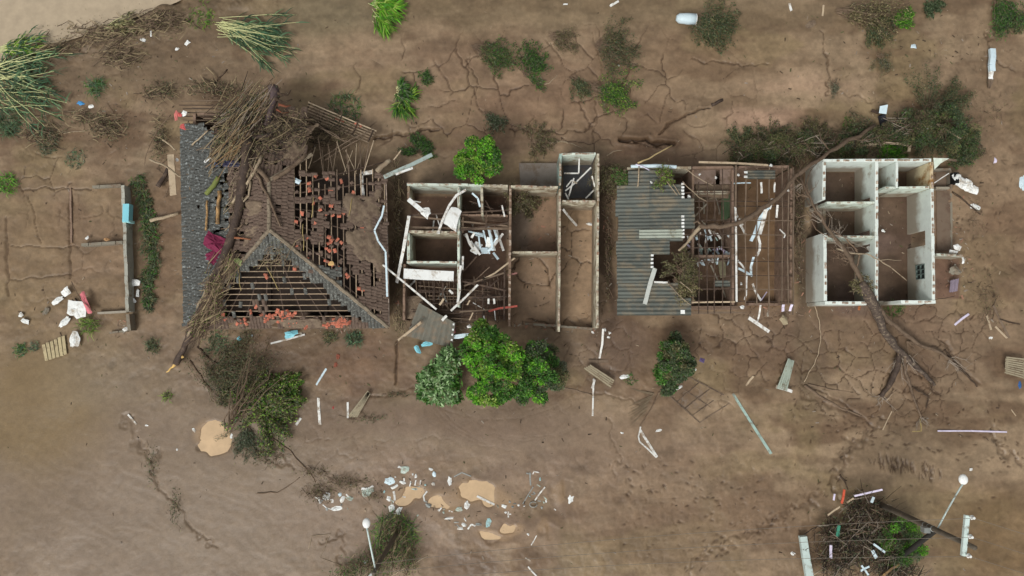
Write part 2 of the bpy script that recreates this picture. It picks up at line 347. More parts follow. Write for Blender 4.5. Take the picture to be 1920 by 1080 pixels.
for f in [
    ([(1162, 258), (1180, 262), (1200, 262), (1215, 258), (1228, 268), (1262, 272)], .16, .35, .9, .12, 1, .1), ([(1170, 268), (1205, 270), (1240, 278)], .08, .15, .6, .1, 2),
    ([(1235, 248), (1255, 232), (1290, 212), (1330, 200)], .10, .18, .7, .12, 3, .04), ([(700, 258), (760, 250), (820, 240)], .18, .25, .7, .2, 4), ([(1300, 110), (1330, 118), (1390, 120), (1440, 118)], .07, .1, .6, .2, 5),
    ([(1542, 60), (1548, 100), (1552, 150), (1556, 180)], .08, .1, .6, .2, 6), ([(880, 100), (888, 150), (890, 190), (905, 210)], .06, .1, .7, .2, 7), ([(860, 190), (830, 200), (800, 196)], .05, .09, .6, .2, 8),
    ([(1115, 190), (1120, 230), (1110, 260)], .05, .1, .6, .15, 9), ([(960, 240), (1000, 246), (1040, 248), (1090, 245), (1115, 235)], .07, .14, .7, .15, 10),
    ([(1112, 60), (1125, 120), (1128, 150)], .04, .08, .5, .15, 11), ([(40, 355), (90, 352), (170, 352)], .06, .1, .7, .1, 12), ([(132, 360), (130, 420), (133, 520)], .10, .1, .6, .08, 13), ([(18, 460), (80, 463), (150, 463)], .05, .08, .6, .1, 14),
    ([(50, 365), (66, 420), (80, 460)], .04, .08, .6, .1, 15), ([(20, 523), (80, 522), (140, 515)], .05, .07, .6, .1, 16), ([(8, 410), (12, 470), (15, 555)], .12, .08, .6, .1, 17),
    ([(262, 820), (280, 870), (310, 920), (345, 965), (400, 1020)], .10, .07, .40, .3, 18), ([(240, 780), (262, 830), (290, 860)], .3, .06, .3, .3, 19), ([(745, 640), (744, 680), (742, 720)], .09, .14, .8, .05, 20),
    ([(690, 745), (740, 735), (800, 725)], .12, .06, .4, .2, 21), ([(1110, 735), (1160, 745), (1200, 760)], .06, .06, .4, .15, 22), ([(1140, 780), (1160, 860), (1150, 900)], .06, .05, .35, .2, 23),
    ([(1510, 740), (1560, 765), (1610, 775)], .2, .07, .4, .2, 24), ([(1505, 720), (1540, 735), (1600, 770), (1640, 800)], .1, .07, .5, .15, 25), ([(1770, 640), (1800, 690), (1835, 725)], .16, .1, .5, .2, 26), ([(1740, 620), (1790, 660), (1820, 700)], .07, .06, .5, .2, 27),
    ([(1590, 860), (1565, 900), (1580, 940)], .25, .10, .5, .3, 28), ([(1440, 985), (1400, 1000), (1330, 1040), (1290, 1075)], .3, .06, .4, .4, 29), ([(1650, 800), (1600, 830), (1570, 870)], .3, .08, .5, .4, 30), ([(1540, 930), (1480, 960), (1430, 990)], .25, .07, .45, .4, 31),
    ([(1860, 800), (1880, 840), (1912, 870)], .2, .1, .5, .3, 32), ([(600, 1010), (640, 1000), (650, 1040)], .12, .06, .4, .3, 33), ([(640, 1060), (700, 1045), (740, 1010)], .4, .08, .4, .4, 34),
    ([(1700, 600), (1760, 600), (1790, 640)], .05, .06, .5, .2, 35), ([(1850, 60), (1870, 110), (1900, 130)], .1, .1, .5, .2, 36), ([(1560, 170), (1600, 180), (1640, 190)], .09, .07, .5, .2, 37), ([(440, 830), (500, 860), (560, 870)], .12, .06, .4, .4, 38)]:
    furrow(*f)
for k in range(26):      # rings left by the falling water round the trees and house corners
    cx, cy, r0 = [(985, 700, 150), (1330, 590, 60), (1660, 640, 90), (930, 640, 170), (1220, 820, 120)][k % 5]
    r = r0 + (k // 5) * 9 + rs.rand() * 8; a0 = rs.rand() * 2 + .2; a1 = a0 + .6 + rs.rand() * 1.1
    furrow([(cx + r * math.cos(a0 + (a1 - a0) * i / 7), cy + r * .75 * math.sin(a0 + (a1 - a0) * i / 7)) for i in range(8)], .035, .014, .22, .06, 100 + k)
# footprints and scuffs
def dent(px, py, ang, L, W, d, tint=.6):
    p = P(px, py); i0, i1 = np.searchsorted(GX, (p.x - L, p.x + L)); j0, j1 = np.searchsorted(GY, (p.y - L, p.y + L))
    if i1 <= i0 or j1 <= j0: return
    sl = (slice(j0, j1), slice(i0, i1)); c, s = math.cos(ang), math.sin(ang); x, y = X[sl] - p.x, Y[sl] - p.y
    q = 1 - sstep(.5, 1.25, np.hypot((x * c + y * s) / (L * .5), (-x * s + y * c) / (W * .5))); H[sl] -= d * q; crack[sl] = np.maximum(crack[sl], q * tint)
def trail(pts, step, spread, d=.09):
    for a, b in zip(pts[:-1], pts[1:]):
        L = math.hypot(b[0] - a[0], b[1] - a[1]); n = max(1, int(L / step))
        for i in range(n):
            t = (i + rs.rand() * .6) / n; ang = -math.atan2(b[1] - a[1], b[0] - a[0]) + rs.randn() * .35
            dent(a[0] + (b[0] - a[0]) * t + rs.randn() * spread, a[1] + (b[1] - a[1]) * t + rs.randn() * spread, ang, .26 + .14 * rs.rand(), .12 + .05 * rs.rand(), d * (.2 + .35 * rs.rand()), .40 + .45 * rs.rand())
for tr in [([(1495, 765), (1560, 775), (1640, 808), (1700, 800), (1790, 780), (1830, 760)], 8, 6), ([(1640, 808), (1585, 845), (1565, 905), (1480, 960), (1400, 1000), (1310, 1050)], 5, 9), ([(1610, 820), (1680, 830), (1760, 845), (1850, 860), (1900, 880)], 10, 9),
           ([(1845, 740), (1870, 800), (1905, 880)], 9, 9), ([(1160, 865), (1200, 940), (1280, 960), (1380, 930), (1460, 900)], 8, 22), ([(1180, 880), (1240, 900), (1330, 930)], 8, 20), ([(1190, 1000), (1300, 1010), (1420, 1000)], 9, 22),
           ([(1560, 790), (1620, 800), (1650, 790)], 5, 9), ([(1850, 560), (1860, 470), (1870, 380)], 12, 12), ([(1360, 1010), (1300, 1060), (1280, 1080)], 5, 10), ([(1500, 745), (1490, 790), (1500, 840)], 9, 12), ([(1840, 390), (1800, 420), (1830, 460)], 6, 9), ([(1790, 810), (1890, 830), (1910, 860)], 8, 8), ([(1870, 940), (1800, 930), (1700, 900)], 15, 16)]: trail(*tr)
for i in range(70):     # combed reed stubble
    t = rs.rand(); dent(1640 + 125 * t + rs.randn() * 4, 862 + 26 * t + rs.randn() * 7, R(100 + rs.randn() * 10), .5 + .3 * rs.rand(), .09, .06, .75)
for i in range(260):
    dent(1170 + rs.rand() * 380, 850 + rs.rand() * 220, rs.rand() * 3, .2 + .15 * rs.rand(), .09, .03, .3)
for i in range(160):
    dent(1560 + rs.rand() * 340, 60 + rs.rand() * 240, rs.rand() * 3, .3 + .5 * rs.rand(), .1, .03, .45)
for i in range(90):
    dent(1770 + rs.rand() * 140, 300 + rs.rand() * 320, rs.rand() * 3, .25 + .3 * rs.rand(), .1, .05, .5)
for i in range(120):
    dent(20 + rs.rand() * 420, 70 + rs.rand() * 260, rs.rand() * 3, .3 + .6 * rs.rand(), .09, .03, .4)
paint(sstep(.05, 1.0, crack), (72, 56, 43), .88); wet = np.clip(wet + .1 * crack, 0, 1)  # cracks and dents darkened in colour: painted shade along with damper mud
gr = 1 + .20 * (n4 - .5) + .16 * (n3 - .5); col = np.clip(col * gr[..., None] * np.array([.97, .92, .85]), 0, 1)
mot = fbm(X * .9, Y * .9, 5, 51, .62); mo2 = fbm(X * 3.2, Y * 3.2, 4, 57, .65); st = fbm(X * .5, Y * 2.6 + n2, 4, 61, .6)
col = np.clip(col * (1 + (.50 * (mot - .5) + .34 * (mo2 - .5) + .34 * (st - .5)) * (1 - .85 * smooth_m))[..., None], 0, 1)
for (cx, cy, rx, ry, d) in POOLS:
    k = (blob(cx, cy, rx * 1.75, ry * 1.8, .4) * .35)[..., None]; col = col * (1 - k) + np.array(lin((92, 74, 58))) * k
    k = blob(cx, cy, rx * 1.2, ry * 1.25, .4)[..., None] * (.5 if rx > 15 else .3); col = col * (1 - k) + np.array(lin((168, 140, 106))) * k
def zg(px, py):
    p = P(px, py); i = int(np.clip((p.x - GX[0]) / DX, 0, NXG - 1)); j = int(np.clip((p.y - GY[0]) / DX, 0, NYG - 1)); return float(H[j, i])

edge = np.minimum.reduce([np.arange(NXG)[None, :].repeat(NYG, 0), np.arange(NYG)[:, None].repeat(NXG, 1), (NXG - 1 - np.arange(NXG))[None, :].repeat(NYG, 0), (NYG - 1 - np.arange(NYG))[:, None].repeat(NXG, 1)])
ev = sstep(0, 20, edge); H = H * ev; col = col * ev[..., None] + np.array(lin((120, 101, 83))) * (1 - ev)[..., None]
Vg = np.stack([X, Y, H], -1).reshape(-1, 3)
ii = (np.arange(NYG - 1)[:, None] * NXG + np.arange(NXG - 1)[None, :]).ravel()
Fg = np.stack([ii, ii + 1, ii + 1 + NXG, ii + NXG], -1)
gm = bpy.data.materials.new('mud'); gm.use_nodes = True
n_, l_ = gm.node_tree.nodes, gm.node_tree.links; b_ = n_['Principled BSDF']
a1 = n_.new('ShaderNodeAttribute'); a1.attribute_name = 'lc'; a2 = n_.new('ShaderNodeAttribute'); a2.attribute_name = 'wet'
tc = n_.new('ShaderNodeTexCoord'); nz = n_.new('ShaderNodeTexNoise'); nz.inputs['Scale'].default_value = 9; nz.inputs['Detail'].default_value = 8; nz.inputs['Roughness'].default_value = .7
l_.new(tc.outputs['Object'], nz.inputs['Vector'])
mr = n_.new('ShaderNodeMapRange'); mr.inputs[1].default_value = .2; mr.inputs[2].default_value = .8; mr.inputs[3].default_value = .87; mr.inputs[4].default_value = 1.13; l_.new(nz.outputs[0], mr.inputs[0])
hv = n_.new('ShaderNodeHueSaturation'); l_.new(a1.outputs['Color'], hv.inputs['Color']); l_.new(mr.outputs[0], hv.inputs['Value']); l_.new(hv.outputs[0], b_.inputs['Base Color'])
rr = n_.new('ShaderNodeMapRange'); rr.inputs[3].default_value = .75; rr.inputs[4].default_value = .22; l_.new(a2.outputs['Fac'], rr.inputs[0]); l_.new(rr.outputs[0], b_.inputs['Roughness'])
b_.inputs['Specular IOR Level'].default_value = .24
bp = n_.new('ShaderNodeBump'); bp.inputs['Strength'].default_value = .4; bp.inputs['Distance'].default_value = .04; l_.new(nz.outputs[0], bp.inputs['Height']); l_.new(bp.outputs[0], b_.inputs['Normal'])
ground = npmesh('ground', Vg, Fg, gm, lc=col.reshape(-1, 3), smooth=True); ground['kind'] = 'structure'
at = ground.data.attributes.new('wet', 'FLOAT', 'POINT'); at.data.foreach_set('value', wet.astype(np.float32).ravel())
# the flood plain beyond the frame, one coarse ring butted to the sheet
x0, x1, y0, y1 = float(GX[0]), float(GX[-1]), float(GY[0]), float(GY[-1]); W_ = 1500.0
mb = MB(); q = [(x0, y0), (x1, y0), (x1, y1), (x0, y1)]; Q = [(-W_, -W_), (W_, -W_), (W_, W_), (-W_, W_)]
mb.poly([(a, b, 0) for a, b in q] + [(a, b, 0) for a, b in Q], [(i, 4 + i, 4 + (i + 1) % 4, (i + 1) % 4)[::-1] for i in range(4)])
build('flood_plain', mb, M('plain_mud', (122, 103, 85), .6, .15, .15, .3, (112, 92, 75), .08), loc=(0, 0, 0))['kind'] = 'structure'
# water
def water_mat(name, c, rough=.08):
    m = M(name, c, rough, .16, 1.3, 0, bump=.04, rnd=0, spec=.5); return m
mb = MB(); RZ = .012; q = [P(x, y, RZ) for x, y in ((-10, 118), (-400, 250), (-1800, 620), (-1800, -420), (1200, -420), (420, -40), (330, 5), (180, 60))]
mb.poly(q, [tuple(range(8))])
build('river', mb, water_mat('river_water', (168, 152, 128)), loc=(q[0].x, q[0].y, RZ))['kind'] = 'structure'
wm = water_mat('puddle_water', (190, 162, 126))
for (cx, cy, rx, ry, d) in POOLS[:6]:
    mb = MB(); c = P(cx, cy, POOLZ); mb.poly([P(cx + rx * 1.35 * math.cos(a * math.pi / 8), cy + ry * 1.35 * math.sin(a * math.pi / 8), POOLZ) for a in range(16)], [tuple(range(16))[::-1]])
    POOLZ -= .0006
    build('puddle', mb, wm, loc=c)['kind'] = 'structure'
rng = random.Random(11)
# ------------------------------------------------------------------ materials of the built things
WHITE = M('white_plaster', (212, 220, 212), .8, .10, 2.2, .18, (150, 140, 118), .9, .15, .04, tide=1.25)
MINT = M('mint_plaster', (200, 210, 196), .8, .14, 2.0, .32, (138, 126, 102), 1.3, .2, .05, tide=1.25)
YELLOWED = M('stained_plaster', (206, 192, 158), .8, .2, 1.6, .45, (140, 100, 52), .8, .15, .04, tide=1.25)
CREAM = M('cream_plaster', (188, 182, 160), .85, .18, 2.2, .45, (128, 110, 88), 1.4, .25, .05, tide=1.25)
BRICKRED = M('brick_red', (182, 166, 150), .9, .22, 6, .50, (136, 114, 94), 2.5, .3, .18)
BRICKMUD = M('muddy_brick', (132, 110, 94), .9, .22, 6, .45, (118, 98, 80), 2.5, .3, .15)
BRICKWHITE = M('limewashed_brick', (176, 172, 156), .9, .2, 6, .5, (140, 112, 92), 3, .3, .12)
CONC = M('wet_concrete', (118, 110, 101), .6, .15, 2.5, .35, (100, 84, 68), 1.0, .15, .06)
GREYWALL = M('grey_render', (128, 122, 108), .85, .18, 3, .4, (112, 94, 76), 1.5, .2, .05)
TIMBER = M('weathered_timber', (112, 96, 80), .85, .25, 3, .35, (96, 80, 64), 2, .3, .22, stretch=(1, 1, 1))
DARKWOOD = M('soaked_timber', (70, 56, 46), .75, .3, 3, .3, (96, 78, 62), 2, .3, .22)
PALEWOOD = M('pale_timber', (176, 158, 132), .8, .18, 4, .25, (128, 108, 86), 2, .2, .14)
WHITEBAR = M('white_painted_bar', (214, 214, 208), .55, .12, 3, .36, (150, 136, 118), 2.5, .08, .08)
WHITESHEET = M('white_sheet', (222, 224, 220), .6, .08, 3, .28, (160, 146, 126), 1.6, .1, .05)
BLUEWHITE = M('bluish_white_sheet', (196, 214, 220), .5, .1, 2, .2, (140, 128, 112), 1.8, .1, .06)
TEAL = M('teal_paint', (150, 174, 164), .5, .15, 2, .4, (120, 112, 98), 1.8, .1, .08)
AQUA = M('aqua_plastic', (128, 196, 208), .5, .08, 2, .1, (120, 110, 98), 1.8, .05, .05)
SHADEIN = M('shade_boards', (50, 41, 35), .95, .3, 3, .3, (50, 40, 32), 1.5, .3, .1)  # boards kept near black: indoor shade put into their colour
GREYTILE = M('lichen_grey_tile', (84, 84, 79), .85, .30, 9, .30, (138, 140, 132), 7, .4, .22)
SLATETILE = M('blue_grey_tile', (80, 81, 77), .8, .30, 9, .26, (146, 152, 150), 6, .4, .20)
MUDTILE = M('mud_coated_tile', (104, 88, 76), .85, .22, 6, .45, (86, 70, 60), 5, .4, .16)
ORANGETILE = M('broken_orange_tile', (190, 110, 86), .85, .25, 6, .38, (122, 94, 78), 6, .3, .16)
SHEETMAT = M('fibre_cement_sheet', (88, 92, 86), .75, .25, 2.5, .40, (112, 104, 88), 1.1, .2, .24, stretch=(.35, 2.5, 1))
SHEETLIGHT = M('pale_fibre_sheet', (148, 154, 142), .75, .15, 3, .25, (112, 104, 88), 2, .2, .08)
MUDMAT = M('mud_layer', (116, 100, 82), .75, .3, 5, .42, (92, 76, 63), 2.2, .8, .05)
BLACKGL = M('dark_glass', (30, 34, 34), .2, .05, 2, 0, bump=0, rnd=0, spec=.5)
STEEL = M('dull_steel', (140, 144, 140), .5, .15, 4, .25, (110, 94, 78), 2, .1, .1, metal=.3)

def clearup(lo, hi): return lo + (hi - lo) * rng.random()
def wall(name, root, a, b, h, mat, t=.16, z0=-.3, openings=(), end=True, bricks=None, ragged=.05, label=None):
    """a, b: top corners as photo pixels at height h; openings (s0, s1, z0, z1) along the wall in 0..1 / metres"""
    A_, B_ = P(*a, h), P(*b, h); d = B_ - A_; L = d.length; d.normalize(); nrm = Vector((-d.y, d.x, 0))
    h = h + rng.uniform(-.008, .008)
    mb = MB(); cuts = sorted({0.0, L, *[s * L for o in openings for s in o[:2]]})
    for s0, s1 in zip(cuts[:-1], cuts[1:]):
        zs = [(z0, h)]; mid = (s0 + s1) / 2 / L
        for o in openings:
            if o[0] <= mid <= o[1]:
                zs = [(u, w) for (p, q) in zs for (u, w) in ((p, min(q, o[2])), (max(p, o[3]), q)) if w - u > .01]
        for u, w in zs:
            # courses of the top edge broken a little
            k = max(1, int((s1 - s0) / .45)) if w == h else 1
            for i in range(k):
                e0, e1 = s0 + (s1 - s0) * i / k, s0 + (s1 - s0) * (i + 1) / k
                ww = w - (rng.random() * ragged if w == h else 0)
                q = [A_ + d * e0 - nrm * t / 2, A_ + d * e1 - nrm * t / 2, A_ + d * e1 + nrm * t / 2, A_ + d * e0 + nrm * t / 2]
                pts = [Vector((p.x, p.y, u)) for p in q] + [Vector((p.x, p.y, ww)) for p in q]
                mb.poly(pts, [(3, 2, 1, 0), (4, 5, 6, 7), (0, 1, 5, 4), (1, 2, 6, 5), (2, 3, 7, 6), (3, 0, 4, 7)])
    o = build(name, mb, mat, root)
    if label: o['label'] = label
    if bricks:
        mb = MB(); s = .05
        while s < L - .12:
            bl = .19
            if rng.random() < .42:
                c = A_ + d * (s + bl / 2); hh = rng.choice((.012, .025, .03, .05)) + rng.random() * .02
                mb.box((c.x + rng.uniform(-.012, .012), c.y + rng.uniform(-.012, .012), h + hh / 2 - .02), bl * .93, t * (rng.uniform(.35, .55) if mat.name in ('white_plaster', 'stained_plaster', 'mint_plaster') else rng.uniform(.7, .97)), hh + .04,
                       Matrix.Rotation(math.atan2(d.y, d.x) + rng.uniform(-.05, .05), 4, 'Z'))
            s += bl + .015
        k = build('brick_course', mb, bricks, o); k['kind'] = 'stuff'
    return o
def bilin(q, u, v):
    a = q[0].lerp(q[1], u); b = q[3].lerp(q[2], u); return a.lerp(b, v)

# ================================================================== white-walled roofless house on the east side
HW = 2.7
c = P(1635, 440, 0)
house = empty('white_house', 'roofless house with white plastered walls, a fallen tree lying across its open rooms', 'house', (c.x, c.y, 0), 'houses wrecked by the flood')
def w4(a, b, mat=WHITE, t=.20, h=HW, op=(), br=BRICKRED, lab=None, z0=-.3): return wall('wall', house, a, b, h, mat, t, z0, op, bricks=br, label=lab)
w4((1544, 301), (1746, 300))
w4((1546, 303), (1545, 374), br=BRICKWHITE)
w4((1546, 385), (1546, 436), h=.9, mat=GREYWALL, br=BRICKMUD)
w4((1547, 437), (1548, 564), br=BRICKRED)
w4((1644, 303), (1644, 566), op=((.235, .30, 0, 2.05), (.475, .535, 0, 2.05), (.575, .64, 0, 2.05)))
w4((1551, 380), (1640, 380), mat=MINT, t=.15); w4((1551, 444), (1640, 444), mat=MINT, t=.15)
w4((1682, 304), (1682, 352), t=.15); w4((1686, 352), (1743, 351), mat=MINT, t=.15, br=BRICKRED)
w4((1659, 352), (1678, 352), mat=MINT, t=.14, h=2.66)
w4((1747, 304), (1748, 353), mat=YELLOWED, lab='yellow stained plaster wall of the small corner room')
w4((1748, 353.5), (1751, 562), op=((.36, .50, 0, 2.05), (.67, .80, 1.0, 1.95)))
w4((1547, 568), (1641, 568)); w4((1690, 566), (1755, 566)); w4((1648, 567), (1687, 567), h=.6, mat=GREYWALL, br=None)
# window of the long room: frame, bars, panes
wx0, wx1 = P(1750, 493, 2.7), P(1750.6, 520, 2.7)
mbf = MB(); mbg = MB()
for k in range(4):
    y = wx0.y + (wx1.y - wx0.y) * k / 3; mbf.box((wx0.x - .03, y, 1.475), .22, .05, .98)
for z in (1.0, 1.47, 1.93): mbf.box((wx0.x - .028, (wx0.y + wx1.y) / 2, z), .21, abs(wx1.y - wx0.y) + .05, .05)
fr = build('window', mbf, M('grey_green_frame', (96, 110, 104), .5), house)
for i in range(3):
    for j in range(2):
        mb = MB(); y = wx0.y + (wx1.y - wx0.y) * (i + .5) / 3; mb.box((wx0.x - .03, y, 1.235 + j * .465), .012, abs(wx1.y - wx0.y) / 3 - .055, .40)
        build('pane', mb, BLACKGL, fr)
mb = MB(); a, b = P(1747, 299, 2.72), P(1776, 299, 2.72)   # broken eave slab
mb.poly([P(1750, 296, 2.6), P(1780, 297, 2.6), P(1764, 306, 2.5), P(1752, 318, 2.3), P(1750, 296, 2.68), P(1780, 297, 2.68), P(1764, 306, 2.58), P(1752, 318, 2.38)],
        [(3, 2, 1, 0), (4, 5, 6, 7), (0, 1, 5, 4), (1, 2, 6, 5), (2, 3, 7, 6), (3, 0, 4, 7)]); build('eave_slab', mb, MINT, house)
mb = MB(); mb.beam(P(1775, 299, 2.6), P(1793, 301, 2.2), .12, .08); build('rafter_stub', mb, TIMBER, house)
# yard annex on its far side
w4((1752, 318), (1783, 317), h=.5, mat=GREYWALL, t=.14, br=None); w4((1783, 319), (1784, 352), h=.5, mat=GREYWALL, t=.14, br=BRICKMUD); w4((1756, 352), (1781, 352), h=.55, mat=MINT, t=.14, br=BRICKRED)
w4((1784, 354), (1785, 470), h=.12, mat=GREYWALL, t=.14, br=None); w4((1757, 477), (1806, 480), h=1.3, mat=MINT, t=.16, br=BRICKRED)
mb = MB(); mb.prism([(p.x, p.y) for p in (P(1754, 320), P(1781, 320), P(1782, 470), P(1756, 470))], -.2, .07); build('paving', mb, M('annex_screed', (116, 100, 84), .8, .15, 2, .4, (98, 80, 66), 1), house)

# ================================================================== roofless brick house with thin walls
c = P(935, 480, 0)
house = empty('brick_house', 'roofless brick house with thin bare walls, mud filling its open rooms', 'house', (c.x, c.y, 0), 'houses wrecked by the flood')
def w2(a, b, mat=CREAM, t=.15, h=2.7, op=(), br=BRICKMUD, z0=-.3): return wall('wall', house, a, b, h, mat, t, z0, op, bricks=br, ragged=.22)
w2((762, 344), (906, 347), MINT, br=BRICKRED); w2((906, 347.5), (952, 348), CREAM, br=BRICKWHITE); w2((958, 349), (1046, 351), CREAM, br=BRICKWHITE)
w2((957, 347), (955, 610), BRICKMUD, br=BRICKRED, t=.16)
w2((1051, 288), (1050, 346), TEAL, br=BRICKWHITE); w2((1050, 354), (1048, 622), CREAM, br=BRICKRED, t=.14)
w2((1053, 289), (1117, 288), MINT, br=BRICKWHITE); w2((1122, 287), (1120, 615), CREAM, br=BRICKWHITE, t=.15)
w2((1054, 377), (1117, 378), CREAM, br=BRICKWHITE)
w2((960, 473), (1046, 473), CREAM, br=BRICKWHITE, t=.13, h=2.4)
w2((765, 348), (766, 372), CREAM, h=2.5); w2((860, 350), (859, 575), MINT, br=BRICKWHITE, op=((.2, .32, 0, 2.1),)); w2((903, 350), (904, 402), CREAM, br=BRICKWHITE)
w2((764, 434), (856, 435), CREAM, br=BRICKWHITE, t=.16); w2((765, 437), (766, 488), MINT, br=BRICKWHITE, t=.18); w2((762, 491), (856, 492), MINT, br=BRICKRED, t=.14)
w2((758, 495), (757, 600), BRICKMUD, h=2.3, br=BRICKMUD)
w2((985, 607), (1046, 611), GREYWALL, h=.8, br=BRICKMUD, t=.14); w2((1051, 612), (1118, 617), GREYWALL, h=.8, br=BRICKMUD, t=.14)
w2((862, 402), (952, 404), BRICKMUD, h=2.1, br=None, t=.12)
for a, b, w in [((772, 406), (952, 424), .10), ((770, 427), (954, 429), .14), ((765, 404), (955, 394), .09), ((838, 436), (954, 418), .08), ((868, 408), (868, 436), .08), ((912, 396), (911, 428), .08), ((880, 377), (925, 392), .05), ((760, 505), (948, 545), .10), ((766, 520), (858, 516), .1), ((858, 560), (950, 556), .1), ((862, 585), (952, 578), .09), ((946, 500), (945, 600), .1), ((905, 520), (905, 606), .08)]:
    mb = MB(); mb.beam(P(*a, 2.62 - rng.random() * .4), P(*b, 2.62 - rng.random() * .4), w, w * .9, jag=.05, rng=rng); build('rafter', mb, rng.choice((DARKWOOD, TIMBER, DARKWOOD)), house)
for i in range(24):
    x = 782 + i * 7; mb = MB(); z = 1.5 + rng.random() * .5
    mb.beam(P(x + rng.uniform(-4, 4), 522 + rng.uniform(-4, 8), z), P(x + rng.uniform(-9, 9), 602 + rng.uniform(-16, 8), z - .5), .05, .045); build('batten', mb, rng.choice((DARKWOOD, TIMBER)), house)
for i in range(17):
    y = 526 + i * 4.9; mb = MB(); z = 1.5 + rng.random() * .4
    mb.beam(P(775 + rng.uniform(-8, 30), y + rng.uniform(-7, 7), z), P(945 + rng.uniform(-40, 4), y + rng.uniform(-7, 14), z), .05, .045); build('batten', mb, rng.choice((DARKWOOD, DARKWOOD, TIMBER)), house)
mb = MB(); mb.prism([(p.x, p.y) for p in (P(973, 306, .3), P(1047, 306, .3), P(1046, 350, .3), P(976, 350, .3))], -.2, .32); build('porch_slab', mb, CONC, house)
mb = MB(); mb.prism([(p.x, p.y) for p in (P(1056, 292), P(1116, 292), P(1114, 372), P(1056, 372))], -.2, .06); build('floor', mb, M('dark_wet_floor', (70, 70, 72), .35, .2, 3, .3, (92, 78, 66), 1.2), house)

# ================================================================== house with corrugated sheets and bare purlins
ZE, ZR = 2.75, 3.75
c = P(1320, 450, 0)
h3 = empty('sheet_roof_house', 'house with dark corrugated sheets over one half of its roof, bare purlins over the other', 'house', (c.x, c.y, 0), 'houses wrecked by the flood')
NWc, SWc, R0, R1, NEc, SEc = P(1157, 313, ZE), P(1158, 588, ZE), P(1380, 308, ZR), P(1380, 588, ZR), P(1490, 308, ZE), P(1489, 590, ZE)
QW = [NWc, R0, R1, SWc]            # u: eave to ridge, v: north to south
QE = [NEc, R0, R1, SEc]
def pw(px, py, lift=0): u = (px - 1157) / (1380 - 1157); v = (py - 310) / 278; return bilin(QW, u, v) + Vector((0, 0, lift))
def pe(px, py, lift=0): u = (1490 - px) / (1490 - 1380); v = (py - 308) / 281; return bilin(QE, u, v) + Vector((0, 0, lift))
def hw3(a, b, mat, h=2.6, op=(), br=None, t=.15): return wall('wall', h3, a, b, h, mat, t, -.3, op, bricks=br)
hw3((1172, 318), (1172, 574), BRICKMUD); hw3((1176, 316), (1296, 314), CREAM); hw3((1299, 314), (1480, 312), BRICKMUD, op=((.42, .48, 1.2, 2.6),))
hw3((1176, 576), (1400, 576), BRICKMUD, h=2.5, op=((.2, .3, 0, 2.1),)); hw3((1404, 570), (1478, 570), BRICKMUD, h=.7, br=BRICKMUD); hw3((1484, 316), (1483, 570), BRICKMUD, br=BRICKMUD)
hw3((1374, 318), (1375, 572), BRICKMUD, h=2.5, op=((.15, .35, 0, 2.1), (.6, .7, 0, 2.1))); hw3((1300, 360), (1368, 360), CREAM, h=2.4, br=BRICKMUD); hw3((1300, 318), (1299, 570), BRICKMUD, h=2.5, op=((.5, .6, 0, 2.1),)); hw3((1302, 480), (1370, 480), BRICKMUD, h=2.3)
mb = MB(); mb.prism([(p.x, p.y) for p in (P(1302, 318, 2.2), P(1342, 318, 2.2), P(1342, 345, 2.2), P(1302, 345, 2.2))], 2.1, 2.2); build('ceiling_panel', mb, M('brown_ceiling', (126, 108, 96), .8, .2, 3, .4, (104, 86, 70), 2), h3)
mb = MB(); mb.prism([(p.x, p.y) for p in (P(1350, 314, 2.3), P(1377, 314, 2.3), P(1377, 345, 2.3), P(1350, 345, 2.3))], 2.2, 2.3); build('ceiling_panel', mb, MATS['brown_ceiling'], h3)
mb = MB(); mb.prism([(p.x, p.y) for p in (P(1304, 346, 2.0), P(1368, 346, 2.0), P(1366, 372, 2.0), P(1304, 368, 2.0))], 1.9, 2.0); build('ceiling_panel', mb, MUDMAT, h3)
mb = MB(); mb.beam(P(1362, 364, 1.9), P(1361, 414, 1.5), .62, .04); build('door_leaf', mb, M('dark_green_door', (58, 76, 48), .6, .2, 2, .25, (84, 80, 62), 2), h3)['label'] = 'dark green door leaf lying inside'
mb = MB(); mb.beam(P(1352, 488, 1.2), P(1358, 520, 1.2), .45, .05, taper=1.2); build('door_leaf', mb, M('olive_board', (136, 130, 104), .7), h3)
def corr(mb, f, u0, u1, v0, v1, n, amp=.042, along=3, sag=.0):
    """f(u, v)->point; corrugations run along u, waves across v; closed underside"""
    nv = n * 4; r = []
    for lay in (0, 1):
        for i in range(along + 1):
            for j in range(nv + 1):
                p = f(u0 + (u1 - u0) * i / along, v0 + (v1 - v0) * j / nv)
                r.append(p + Vector((0, 0, amp * math.sin(2 * math.pi * n * j / nv) - .012 * lay - sag * (i / along) ** 2)))
    k = (along + 1) * (nv + 1); w = nv + 1; F = []
    for i in range(along):
        for j in range(nv):
            a = i * w + j; F.append((a, a + w, a + w + 1, a + 1)); F.append((k + a, k + a + 1, k + a + w + 1, k + a + w))
    for i in range(along):
        for j in (0, nv): a = i * w + j; F.append((a, a + w, k + a + w, k + a))
    for j in range(nv):
        for i in (0, along): a = i * w + j; F.append((a, a + 1, k + a + 1, k + a))
    mb.poly(r, F)
vb = [318, 346, 373, 403, 428, 451, 476, 503, 531, 559, 589]
hi = [1240, 1280, 1302, 1303, 1281, 1256, 0, 0, 1272, 1296]
